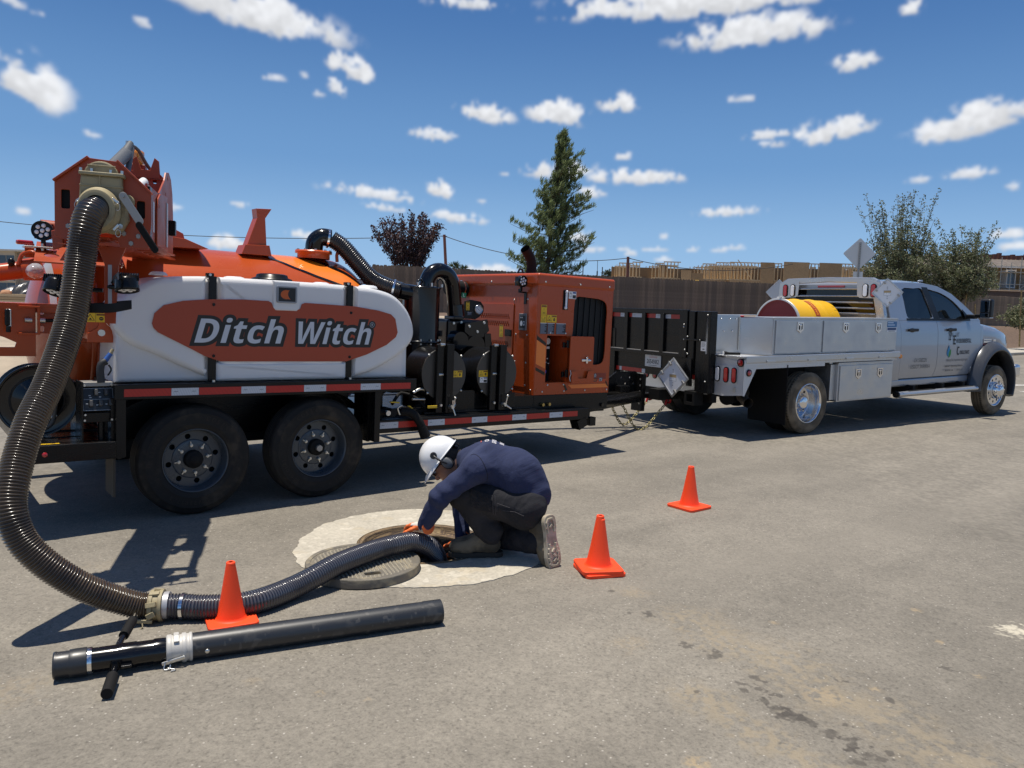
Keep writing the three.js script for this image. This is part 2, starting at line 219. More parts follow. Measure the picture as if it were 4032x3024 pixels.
// kerb line: passes (-2.1,-14) heading 40 degrees; s along it, d beyond it
const KD = [Math.cos(rad(40)), -Math.sin(rad(40))], KN = [-Math.sin(rad(40)), -Math.cos(rad(40))];
const kp = (s, d, y) => [-2.1 + KD[0] * s + KN[0] * d, y, -14 + KD[1] * s + KN[1] * d];
const groundH = (x, d) => 0.135 + 1.07 * sstep(2.2, 5.2, d) * sstep(-14, -2, x);
{
  const conc = mat('#ffffff', 0.85, 0, { map: dataTex(512, (u, v) => { const k = 0.85 + 0.3 * pnoise(u, v, 8, 5) ; return [0.42 * k, 0.385 * k, 0.325 * k]; }) });
  const prof = [[0, -0.05], [0, 0.115], [0.02, 0.135], [0.16, 0.138], [0.16, 0.05]];
  const kerbG = []; for (let s = -40; s < 70; s += 3) { const a = s, b = s + 2.985; kerbG.push(loft([prof.map(p => kp(a, p[0], p[1])), prof.map(p => kp(b, p[0], p[1]))])); }
  const kerb = new THREE.Group(); kerb.name = 'kerb'; kerb.userData.kind = 'structure'; scene.add(kerb); kerbG.forEach(g => part(kerb, 'kerb_stone', conc, uvm(g, 0.5)));
  const walk = new THREE.Group(); walk.name = 'pavement'; walk.userData.kind = 'structure'; scene.add(walk);
  for (let s = -40; s < 70; s += 1.5) { const q = [[0.17, 0.02], [0.17, 0.136], [1.85, 0.150], [1.85, 0.02]]; part(walk, 'concrete_slab', conc, uvm(loft([q.map(p => kp(s, p[0], p[1])), q.map(p => kp(s + 1.488, p[0], p[1]))]), 0.5)); }
  const dirt = mat('#ffffff', 0.95, 0, { map: dataTex(512, (u, v) => { const k = 0.7 + 0.6 * pnoise(u, v, 8, 6); return [0.36 * k, 0.295 * k, 0.215 * k]; }) });
  const mulch = mat('#ffffff', 0.95, 0, { map: dataTex(512, (u, v) => { const k = 0.45 + 0.9 * pnoise(u, v, 48, 3); return [0.135 * k, 0.088 * k, 0.058 * k]; }) });
  const land = (s0, s1, d0, d1, ns, nd) => grid((u, v) => { const s = mix(s0, s1, u), d = mix(d0, d1, v * v), p = kp(s, d, 0); p[1] = groundH(p[0], d) + 0.05 * (fbm(p[0] * 0.6, p[2] * 0.6, 3) - 0.5) * sstep(0, 2, d - 2) - 0.02; return p; }, ns, nd);
  struct('planting_bank', mulch, uvm(land(6, 70, 1.86, 30, 90, 40), 0.4));
  struct('dirt_lot', dirt, uvm(land(-60, 6, 1.86, 160, 60, 50), 0.3));
  struct('far_dirt_ground', dirt, uvm(grid((u, v) => { const p = kp(mix(6, 240, u), mix(30, 300, v), 0); p[1] = 1.15; return p; }, 10, 10), 0.3));
  // white road stripes far right
  const paint = mat('#ffffff', 0.8, 0, { map: wear([0.62, 0.60, 0.55], [0.3, 0.28, 0.25], 20, 0.5, 0.8, 256) });
  const stripe = (x0, z0, x1, z1, w) => { const l = Math.hypot(x1 - x0, z1 - z0), nx = -(z1 - z0) / l * w, nz = (x1 - x0) / l * w; return uvm(flat([[x0, z0], [x1, z1], [x1 + nx, z1 + nz], [x0 + nx, z0 + nz]], [], 0.004, 0, 0, 1), 0.7); };
  struct('road_stripe', paint, [stripe(11.6, -18.6, 20, -20.5, 0.22)]);
  struct('road_stripe', paint, [stripe(11.2, -17.0, 20, -18.6, 0.30)]);
}
// manhole: concrete collar, iron frame, shaft, lid
{
  const r = rng(5), n = 220, edge = Array.from({ length: n }, (_, i) => { const a = i / n * 2 * PI, R = 0.81 + 0.045 * (fbm(Math.cos(a) * 9 + 20, Math.sin(a) * 9, 4) - 0.5) + 0.008 * (r() - 0.5) + 0.015 * Math.sin(a * 3 + 1); return [HOLE[0] + R * Math.cos(a), HOLE[1] + R * Math.sin(a)]; });
  const cm = mat('#ffffff', 0.88, 0, { map: dataTex(1024, (u, v) => { const b = pnoise(u, v, 6, 6), f = pnoise(u, v, 128, 2), s = pnoise(u, v, 30, 3); let k = 0.80 + 0.36 * (b - 0.5) + 0.3 * (f - 0.5); let c = [0.53 * k, 0.485 * k, 0.395 * k]; if (s > 0.68) c = c.map((q, i) => mix(q, [0.66, 0.61, 0.51][i], 0.35)); const st = sstep(0.58, 0.7, pnoise(u + 0.3, v, 10, 5)); return c.map((q, i) => mix(q, [0.44, 0.37, 0.25][i], st * 0.4)); }), bumpMap: T_grain, bumpScale: 0.0015 });
  const g = new THREE.ExtrudeGeometry(shapeOf(edge.map(([x, z]) => [x, -z]), [circ(HOLE[0], -HOLE[1], 0.425, 48)]), { depth: 0.12, bevelEnabled: false }).rotateX(-PI / 2).translate(0, -0.115, 0);
  struct('manhole_collar', cm, uvm(g, 1 / 1.7));
  const iron = mat('#ffffff', 0.75, 0.3, { map: wear([0.12, 0.085, 0.06], [0.34, 0.24, 0.13], 10, 0.4, 0.65), bumpMap: T_grain, bumpScale: 0.002 });
  const o = thing('manhole', 'open round manhole with rusty iron rim in the pale concrete collar', 'manhole', [HOLE[0], 0, HOLE[1]]);
  part(o, 'frame', iron, uvm(latheY([[0.425, -0.12], [0.425, 0.006], [0.392, 0.006], [0.388, -0.002], [0.385, -0.045], [0.345, -0.047], [0.340, -0.055], [0.340, -0.2], [0.42, -0.2], [0.425, -0.12]], 72), 3));
  const brick = mat('#ffffff', 0.9, 0, { map: wear([0.10, 0.085, 0.07], [0.24, 0.19, 0.13], 12, 0.4, 0.7), bumpMap: T_grain, bumpScale: 0.008 });
  part(o, 'shaft', brick, uvm(latheY([[0.42, -0.2], [0.36, -0.201], [0.355, -0.5], [0.45, -1.1], [0.55, -1.7], [0.55, -2.4], [0.001, -2.4]], 48), 2));
  const L = thing('manhole_cover', 'round waffle patterned iron manhole cover lying on the concrete collar under the hose', 'manhole cover', [-0.835, 0.006, -4.37], rad(25));
  const lidM = mat('#ffffff', 0.62, 0.35, { map: wear([0.17, 0.155, 0.13], [0.33, 0.285, 0.20], 9, 0.42, 0.7), bumpMap: T_grain, bumpScale: 0.0012 });
  const picks = [[0.0, 0.27], [0.0, -0.27]];
  const disc = new THREE.ExtrudeGeometry(shapeOf(circ(0, 0, 0.325, 72), [rrect(-0.045, 0.045, -0.235, -0.185, 0.012, 2), rrect(-0.02, 0.02, 0.2, 0.235, 0.01, 2)]), { depth: 0.036, bevelEnabled: true, bevelThickness: 0.004, bevelSize: 0.004, bevelOffset: -0.004, bevelSegments: 2 }).rotateX(-PI / 2).translate(0, 0.004, 0);
  part(L, 'lid_plate', lidM, [uvm(disc, 1.6), uvm(latheY([[0.300, 0.044], [0.302, 0.050], [0.324, 0.050], [0.330, 0.044], [0.330, 0.0]], 72), 1.6)]);
  const knobs = []; for (let i = -12; i <= 12; i++) for (let j = -12; j <= 12; j++) { const x = i * 0.0235, z = j * 0.0235; if (Math.hypot(x, z) > 0.283 || (Math.abs(x) < 0.06 && z > 0.165 && z < 0.255) || (Math.abs(x) < 0.035 && z < -0.18 && z > -0.255) || Math.hypot(x, z) < 0.04) continue; knobs.push(new THREE.CylinderGeometry(0.0062, 0.0105, 0.006, 4).rotateY(PI / 4).translate(x, 0.0465, z)); }
  const kn = part(L, 'raised_studs', mat('#ffffff', 0.55, 0.4, { map: wear([0.30, 0.27, 0.21], [0.42, 0.37, 0.27], 9, 0.42, 0.7) }), knobs); kn.userData.kind = 'stuff';
}
// timber fence: every board its own piece
{
  const f = thing('wooden_fence', 'long brown weathered board fence with dog eared tops behind the trailer and truck', 'fence');
  const FP = [[-5.6, -30.9], [4.7, -35.6], [13, -38.6], [20.5, -42.6], [33.5, -50.2]], r = rng(8);
  const woods = [[0.215, 0.155, 0.102], [0.185, 0.136, 0.092], [0.24, 0.172, 0.113], [0.165, 0.123, 0.086]].map((c, k) => mat('#ffffff', 0.9, 0, { map: dataTex(128, (u, v) => { const n = pnoise(u, v, 16, 3) * 0.5 + hash2(u * 128, 5 + k) * 0.28 + 0.22 * pnoise(u, v, 4, 3); return c.map(q => q * (0.55 + 0.9 * n)); }) }));
  const kinds = [0, 1, 2].map(() => ext([[-0.074, 0], [0.074, 0], [0.074, 1.80], [0.045, 1.835], [-0.045, 1.835], [-0.074, 1.80]], 0, 0.018));
  kinds.forEach(g => uvm(g, 1));
  const rails = [], posts = []; let n = 0;
  for (let i = 0; i < FP.length - 1; i++) {
    const [ax, az] = FP[i], [bx_, bz] = FP[i + 1], L = Math.hypot(bx_ - ax, bz - az), dx = (bx_ - ax) / L, dz = (bz - az) / L, yaw = Math.atan2(-dz, dx);
    for (let s = 0; s < L - 0.05; s += 0.1495) { const o = new THREE.Mesh(kinds[n % 3], woods[Math.floor(r() * 4)]); o.name = 'board'; o.castShadow = o.receiveShadow = true; o.position.set(ax + dx * s, 1.17 + 0.02 * r(), az + dz * s); o.rotation.set(0, yaw, 0.008 * (r() - 0.5)); o.scale.y = 1 + 0.012 * r(); f.add(o); n++; }
    for (const y of [1.35, 2.05, 2.8]) rails.push(tr(bx(0, L, -0.045, 0.045, -0.05, -0.012), ax, y, az, 0, yaw, 0));
    for (let s = 0; s < L; s += 2.4) posts.push(tr(bx(-0.05, 0.05, 0, 1.8, -0.15, -0.052), ax + dx * s, 1.15, az + dz * s, 0, yaw, 0));
  }
  part(f, 'rail', woods[1], rails); part(f, 'post', woods[1], posts);
}
// ---------------------------------------------------------------- shared pieces: corrugated hose, lamps, labels, wheels
// corrugated hose along a curve: ridge colour on the ribs, valley colour in the grooves
function corrugated(pts, r, pitch, depth, ridge, valley, seg = 22, per = 6, grime) {
  const c = new THREE.CatmullRomCurve3(pts.map(p => V(...p)), false, 'centripetal'); c.arcLengthDivisions = 800;
  const L = c.getLength(), n = Math.round(L / pitch) * per, P = [], C = [], I = [];
  let t = c.getTangentAt(0), nrm = V(0.3, 0.2, 1).cross(t).normalize();
  for (let i = 0; i <= n; i++) {
    const u = i / n, p = c.getPointAt(u), t2 = c.getTangentAt(u); const q = new THREE.Quaternion().setFromUnitVectors(t, t2); nrm.applyQuaternion(q).sub(t2.clone().multiplyScalar(nrm.dot(t2))).normalize(); t = t2;
    const b = t.clone().cross(nrm), ph = (i % per) / per, w = 0.5 + 0.5 * Math.cos(ph * 2 * PI), h = Math.pow(w, 0.6);
    const rr = typeof r === 'function' ? r(u) : r, k = w > 0.45 ? ridge : valley, g = grime ? grime(u) : 0;
    for (let j = 0; j < seg; j++) { const a = j / seg * 2 * PI, R = rr - depth * (1 - h); const d = nrm.clone().multiplyScalar(Math.cos(a) * R).add(b.clone().multiplyScalar(Math.sin(a) * R)).add(p); P.push(d.x, d.y, d.z);
      const m = g * (0.4 + 0.6 * hash2(i >> 2, j >> 1)); C.push(mix(k[0], 0.10, m), mix(k[1], 0.07, m), mix(k[2], 0.04, m)); }
  }
  for (let i = 0; i < n; i++) for (let j = 0; j < seg; j++) { const a = i * seg + j, b = i * seg + (j + 1) % seg; I.push(a, b, a + seg, b, b + seg, a + seg); }
  const g = new THREE.BufferGeometry(); g.setAttribute('position', new THREE.Float32BufferAttribute(P, 3)); g.setAttribute('color', new THREE.Float32BufferAttribute(C, 3)); g.setIndex(I); g.computeVertexNormals(); return g;
}
M.hose = phys([1, 1, 1], 0.28, 0, { vertexColors: true, clearcoat: 0.7, clearcoatRoughness: 0.12 });
const clampRing = (p, d, r, w = 0.018) => { const D = V(...d).normalize().multiplyScalar(w / 2); return rod([p[0] - D.x, p[1] - D.y, p[2] - D.z], [p[0] + D.x, p[1] + D.y, p[2] + D.z], r, r, 32); };
// round work lamp facing +z
function workLamp(parent, pos, ry, rx, name = 'work_lamp') {
  const fins = Array.from({ length: 9 }, (_, i) => bx(-0.05 + i * 0.0115, -0.046 + i * 0.0115, -0.045, 0.045, -0.062, -0.03, 0));
  const o = part(parent, name, M.black, [latheZ([[0.001, -0.05], [0.05, -0.05], [0.056, -0.035], [0.058, 0.0], [0.058, 0.012], [0.052, 0.014], [0.051, 0.006], [0.001, 0.006]], 32), ...fins, bx(-0.012, 0.012, -0.10, -0.05, -0.03, -0.01, 0.004)]);
  o.position.set(...pos); o.rotation.set(rx, ry, 0, 'YXZ');
  part(o, 'led_lens', M.lens, [[0, 0], ...circ(0, 0, 0.031, 6, 0.3)].map(([x, y]) => new THREE.SphereGeometry(0.0125, 12, 8).scale(1, 1, 0.45).translate(x, y, 0.006))); return o;
}
// warning label artwork
function warn(kind) {
  return canvasTex(256, kind === 'tall' ? 512 : 128, (c, w, h) => {
    c.fillStyle = '#e3b81a'; c.fillRect(0, 0, w, h); c.strokeStyle = '#151310'; c.lineWidth = 6;
    const tri = (x, y, s) => { c.beginPath(); c.moveTo(x, y - s); c.lineTo(x + s, y + s * 0.75); c.lineTo(x - s, y + s * 0.75); c.closePath(); c.stroke(); c.fillStyle = '#151310'; c.beginPath(); c.arc(x, y + s * 0.3, s * 0.22, 0, 7); c.fill(); c.fillRect(x - s * 0.4, y + s * 0.45, s * 0.8, s * 0.12); };
    c.fillStyle = '#151310';
    if (kind === 'tall') { c.fillRect(20, 14, w - 40, 50); c.fillStyle = '#d9701a'; c.font = 'bold 40px sans-serif'; c.textAlign = 'center'; c.fillText('WARNING', w / 2, 54); tri(w / 2, 190, 92); c.fillStyle = '#151310'; c.fillRect(0, 288, w, 6); c.fillRect(170, 340, 26, 80); c.fillRect(40, 330, 14, 90); c.fillRect(40, 400, 100, 12); for (let i = 0; i < 4; i++) c.fillRect(20, 440 + i * 16, 200, 6); }
    else { tri(62, 66, 48); c.fillStyle = '#151310'; c.fillRect(124, 0, 4, h); c.fillRect(136, 10, 112, 24); c.fillStyle = '#d9701a'; c.font = 'bold 20px sans-serif'; c.textAlign = 'center'; c.fillText('WARNING', 192, 29); c.fillStyle = '#151310'; c.beginPath(); c.arc(192, 78, 26, 0, 7); c.fill(); c.fillStyle = '#e3b81a'; c.fillRect(176, 74, 32, 6); }
  });
}
const T_warnW = warn('wide'), T_warnT = warn('tall');
const T_notice = canvasTex(192, 128, (c, w, h) => { c.fillStyle = '#e8e8e6'; c.fillRect(0, 0, w, h); c.fillStyle = '#1d3f8a'; c.fillRect(100, 8, 84, 26); c.fillStyle = '#23262c'; c.fillRect(100, 62, 84, 56); c.strokeStyle = '#333'; c.lineWidth = 5; c.strokeRect(26, 32, 44, 62); c.fillRect(34, 22, 28, 14); });
const T_text = canvasTex(192, 192, (c, w, h) => { c.fillStyle = '#1b1c22'; c.fillRect(0, 0, w, h); c.fillStyle = '#8f97a8'; for (let i = 0; i < 13; i++) c.fillRect(10, 10 + i * 14, 110 + 60 * hash2(i, 3), 6); c.fillStyle = '#d8d8d8'; c.fillRect(0, 0, w, 8); });
import { FontLoader } from 'three/addons/loaders/FontLoader.js';
import { TextGeometry } from 'three/addons/geometries/TextGeometry.js';
const FONT = await new FontLoader().loadAsync('fonts/droid/droid_sans_bold.typeface.json');
// raised sidewall lettering on an arc
function arcText(t, r, size, a0, step, z) { return [...t].filter(Boolean).flatMap((ch, i) => ch === ' ' ? [] : [noIdx(new TextGeometry(ch, { font: FONT, size, depth: 0.002, curveSegments: 3 })).translate(-size * 0.35, r, z).applyMatrix4(new THREE.Matrix4().makeRotationZ(a0 - i * step))]); }
// heavy trailer wheel, outer face at z = 0, axis z
function trailerWheel(parent, x, y, z, flip, name = 'wheel') {
  const tread = []; for (let i = 0; i <= 34; i++) { const q = -0.052 - i * 0.0039, g = [6, 7, 13, 14, 20, 21, 27, 28].includes(i); tread.push([g ? 0.382 : 0.3955, q]); }
  const tyre = [[0.222, -0.03], [0.226, -0.016], [0.238, -0.010], [0.243, -0.006], [0.262, -0.003], [0.264, 0.0005], [0.272, 0.0005], [0.274, -0.002], [0.30, 0.0], [0.335, -0.003], [0.337, -0.0005], [0.343, -0.0015], [0.345, -0.006], [0.372, -0.018], [0.380, -0.020], [0.388, -0.034], [0.394, -0.046], ...tread, [0.385, -0.21], [0.30, -0.24], [0.225, -0.21]];
  const o = part(parent, name, M.rubber, uvm(latheZ(tyre, 80), 1.3)); o.position.set(x, y, z); if (flip) o.rotation.y = PI;
  part(o, 'sidewall_lettering', M.rubber, [arcText('COSMO', 0.292, 0.034, -0.25, 0.13, -0.001), arcText('REGIONAL', 0.292, 0.026, 1.6, 0.1, -0.001), arcText('235/75R17.5', 0.292, 0.026, 3.5, 0.095, -0.001)]);
  const disc = ext(circ(0, 0, 0.207, 64), -0.112, -0.102, 0.002, circ(0, 0, 0.166, 8, 0.2).map(p => circ(p[0], p[1], 0.0195, 18)));
  part(o, 'rim', M.wheelGrey, [latheZ([[0.208, -0.19], [0.206, -0.112], [0.207, -0.06], [0.213, -0.03], [0.222, -0.013], [0.229, -0.012], [0.229, -0.02]], 64), disc, latheZ([[0.142, -0.101], [0.132, -0.092], [0.075, -0.090], [0.06, -0.09]], 48)]);
  part(o, 'backing_drum', M.matte, latheZ([[0.001, -0.15], [0.2, -0.15]], 32));
  part(o, 'hub', M.matte, [latheZ([[0.066, -0.092], [0.064, -0.055], [0.056, -0.046], [0.034, -0.042], [0.032, -0.030], [0.001, -0.029]], 28)]);
  circ(0, 0, 0.101, 8, 0.15).forEach(([a, b], i) => part(o, 'wheel_nut', M.zinc, [rod([a, b, -0.093], [a, b, -0.070], 0.015, 0.012, 6), rod([a, b, -0.07], [a, b, -0.060], 0.007, 0.007, 8), tr(bx(0, 0.028, -0.003, 0.003, -0.080, -0.076), a, b, 0, 0, 0, Math.atan2(b, a))]));
  return o;
}
// ---------------------------------------------------------------- vacuum excavator trailer
const TRY = 0.682, TRP = -0.0192, TPOS = [-2.2273, 0, -5.3893];
const trailer = thing('vacuum_trailer', 'orange and black vacuum trailer with white water tank and red boom behind the truck', 'trailer', TPOS, TRY);
trailer.rotation.z = TRP; trailer.updateMatrixWorld(true);
const toW = (x, y, z) => trailer.localToWorld(V(x, y, z)).toArray();
const tRed = canvasTex(64, 32, (c, w, h) => { c.fillStyle = '#b5271c'; c.fillRect(0, 0, w, h); c.strokeStyle = 'rgba(0,0,0,0.10)'; for (let i = 0; i < 12; i++) { c.beginPath(); c.moveTo(i * 6, 0); c.lineTo(i * 6 + 8, h); c.stroke(); } });
const tWhite = canvasTex(64, 32, (c, w, h) => { c.fillStyle = '#c4c8cd'; c.fillRect(0, 0, w, h); c.fillStyle = '#5b6066'; c.fillRect(6, 14, 9, 2); c.fillRect(48, 14, 9, 2); c.strokeStyle = 'rgba(90,100,110,0.25)'; for (let i = 0; i < 12; i++) { c.beginPath(); c.moveTo(i * 6, 0); c.lineTo(i * 6 + 8, h); c.stroke(); } });
M.tapeR = mat('#ffffff', 0.35, 0, { map: tRed }); M.tapeW = mat('#ffffff', 0.35, 0, { map: tWhite });
function tape(parent, x0, x1, y, z, firstRed, h = 0.051, R = 0.297, W = 0.182) { let x = x0, red = firstRed; while (x < x1 - 0.01) { const e = Math.min(x1, x + (red ? R : W)); const g = new THREE.PlaneGeometry(e - x - 0.001, h); const o = part(parent, 'reflective_tape', red ? M.tapeR : M.tapeW, g); o.position.set((x + e) / 2, y, z); x = e; red = !red; } }
// frame
part(trailer, 'frame', M.black, [
  bx(-1.01, 4.62, 0.49, 0.59, -0.62, -0.5, 0.006), bx(-1.01, 4.62, 0.49, 0.59, -2.0, -1.88, 0.006), bx(1.44, 3.98, 0.48, 0.595, -0.2, -0.1, 0.008), bx(1.44, 3.98, 0.48, 0.595, -2.4, -2.3, 0.008),
  ...[1.5, 2.1, 2.7, 3.3, 3.85].map(x => bx(x, x + 0.08, 0.49, 0.58, -2.32, -0.18)), bx(1.45, 3.35, 0.585, 0.60, -1.7, -0.18), bx(2.05, 3.3, 0.601, 0.62, -0.55, -0.24, 0.004),
  bx(3.98, 4.08, 0.475, 0.58, -0.18, -2.3), bx(4.04, 4.12, 0.40, 0.49, -0.2, -0.13), tr(bx(-0.06, 0.06, -0.05, 0.05, -0.06, 0.06), 3.9, 0.44, -0.16, 0, 0, 0.4)]);
tape(trailer, 1.52, 3.82, 0.547, -0.0975, false, 0.053, 0.3, 0.178);
// tongue
const tg = part(trailer, 'tongue', M.black, [loft([[[4.4, 0.60, -0.55], [4.4, 0.60, -0.67], [4.4, 0.47, -0.67], [4.4, 0.47, -0.55]], [[6.0, 0.60, -1.17], [6.0, 0.60, -1.25], [6.0, 0.47, -1.25], [6.0, 0.47, -1.17]]]),
  loft([[[4.4, 0.60, -1.83], [4.4, 0.60, -1.95], [4.4, 0.47, -1.95], [4.4, 0.47, -1.83]], [[6.0, 0.60, -1.25], [6.0, 0.60, -1.33], [6.0, 0.47, -1.33], [6.0, 0.47, -1.25]]]),
  ext([[5.2, 0.60], [6.06, 0.60], [6.06, 0.82], [5.98, 0.86], [5.62, 0.86], [5.38, 0.72]], -1.29, -1.275, 0.002, [[5.72, 0.78], [5.8, 0.70], [5.88, 0.78], [5.95, 0.70]].map(p => circ(p[0], p[1], 0.014, 10))),
  bx(6.0, 6.07, 0.34, 0.83, -1.34, -1.16, 0.004), bx(5.55, 5.72, 0.60, 0.69, -1.22, -1.12, 0.01), bx(6.07, 6.35, 0.50, 0.57, -1.29, -1.21, 0.02), rod([6.35, 0.48, -1.25], [6.35, 0.58, -1.25], 0.055, 0.05, 18)]);
for (const [y] of [[0.44], [0.52], [0.60], [0.68], [0.76]]) part(tg, 'bolt_hole', M.zincDull, rod([5.998, y, -1.20], [6.08, y, -1.20], 0.013, 0.013, 10));
{ // safety chains
  const links = [], hooks = [];
  for (const [a, m, b] of [[[5.58, 0.46, -1.12], [5.86, 0.12, -1.05], [6.36, 0.42, -1.06]], [[5.60, 0.44, -1.34], [5.92, 0.14, -1.38], [6.40, 0.42, -1.42]]]) {
    const c = new THREE.CatmullRomCurve3([a, m, b].map(p => V(...p))), n = 24;
    for (let i = 0; i < n; i++) { const p = c.getPointAt((i + 0.5) / n), t = c.getTangentAt((i + 0.5) / n), g = new THREE.TorusGeometry(0.017, 0.0055, 6, 12).scale(1.45, 1, 1).rotateX(i % 2 ? PI / 2 : 0); g.applyQuaternion(new THREE.Quaternion().setFromUnitVectors(V(1, 0, 0), t)); links.push(g.translate(p.x, p.y, p.z)); }
    hooks.push(tube([b, [b[0] + 0.03, b[1] + 0.07, b[2]], [b[0] + 0.09, b[1] + 0.10, b[2]], [b[0] + 0.10, b[1] + 0.04, b[2]], [b[0] + 0.05, b[1] + 0.03, b[2]]], 0.014, 16, 8));
  }
  const ch = part(trailer, 'safety_chain', mat([0.30, 0.26, 0.13], 0.4, 0.8), links); hooks.forEach(h => part(ch, 'hook', mat([0.45, 0.012, 0.012], 0.45), h));
}
// fender deck, posts, inner liner, flap, rear beam
const fen = part(trailer, 'fender', M.black, [bx(-0.538, 1.776, 0.852, 0.954, 0.0, 0.05, 0.006), bx(-0.538, 1.776, 0.925, 0.95, -0.6, 0.0), ext([[-0.53, 0.86], [-0.47, 0.86], [-0.47, 0.47], [-0.515, 0.455], [-0.53, 0.47]], -0.12, 0.048, 0.003), bx(1.388, 1.44, 0.44, 0.853, -0.05, 0.046, 0.004), bx(1.38, 1.40, 0.43, 0.85, -0.3, -0.05),
  bx(-0.5, 1.42, 0.5, 0.92, -0.52, -0.49), bx(-0.5, 1.42, 0.90, 0.918, -0.49, 0), bx(-0.538, 1.776, 0.852, 0.954, -2.55, -2.5, 0.006), bx(-0.538, 1.776, 0.93, 0.95, -2.5, -1.95), bx(-0.5, 1.42, 0.5, 0.92, -2.03, -2.0),
  grid((u, v) => { const a = PI * (0.06 + 0.88 * u); return [0.47 - 0.96 * Math.cos(a), 0.42 + 0.47 * Math.pow(Math.sin(a), 0.4), -0.48 + 0.2 * v]; }, 24, 1)]);
tape(fen, -0.484, 1.716, 0.898, 0.0525, true);
part(trailer, 'mud_flap', mat([0.05, 0.04, 0.028], 0.8), bx(-0.545, -0.528, 0.20, 0.47, -0.2, 0.03, 0.004));
const beam = part(trailer, 'rear_beam', M.black, [bx(-1.01, -0.53, 0.465, 0.58, -0.06, 0.05, 0.006), bx(-1.01, -0.9, 0.465, 0.58, -2.4, -0.06, 0.006), bx(-1.0, -0.5, 0.55, 0.575, -0.95, -0.06), bx(-1.02, -0.53, 0.575, 0.58, -0.2, 0.0)]);
part(beam, 'marker_light', M.redLens, latheZ([[0.016, 0.05], [0.015, 0.058], [0.001, 0.062]], 18)).position.set(-0.938, 0.522, 0.0);
decal(beam, 'label', 0.14, 0.03, T_warnW, [-0.92, 0.5815, 0.0], 0, -PI / 2);
// running gear
part(trailer, 'axle', M.matte, [rod([0, 0.395, -2.3], [0, 0.395, -0.15], 0.06), rod([0.94, 0.413, -2.3], [0.94, 0.413, -0.15], 0.06), bx(0.1, 0.85, 0.42, 0.5, -0.62, -0.52), bx(0.1, 0.85, 0.42, 0.5, -2.0, -1.9)]);
const w0 = trailerWheel(trailer, 0, 0.395, 0, false); const w1 = trailerWheel(trailer, 0.9407, 0.413, 0, false); w1.rotation.z = 0.9;
trailerWheel(trailer, 0, 0.395, -2.5, true); trailerWheel(trailer, 0.9407, 0.413, -2.5, true);

part(w1, 'hub_nut', M.zincDull, rod([0, 0, -0.032], [0, 0, -0.010], 0.028, 0.026, 6));
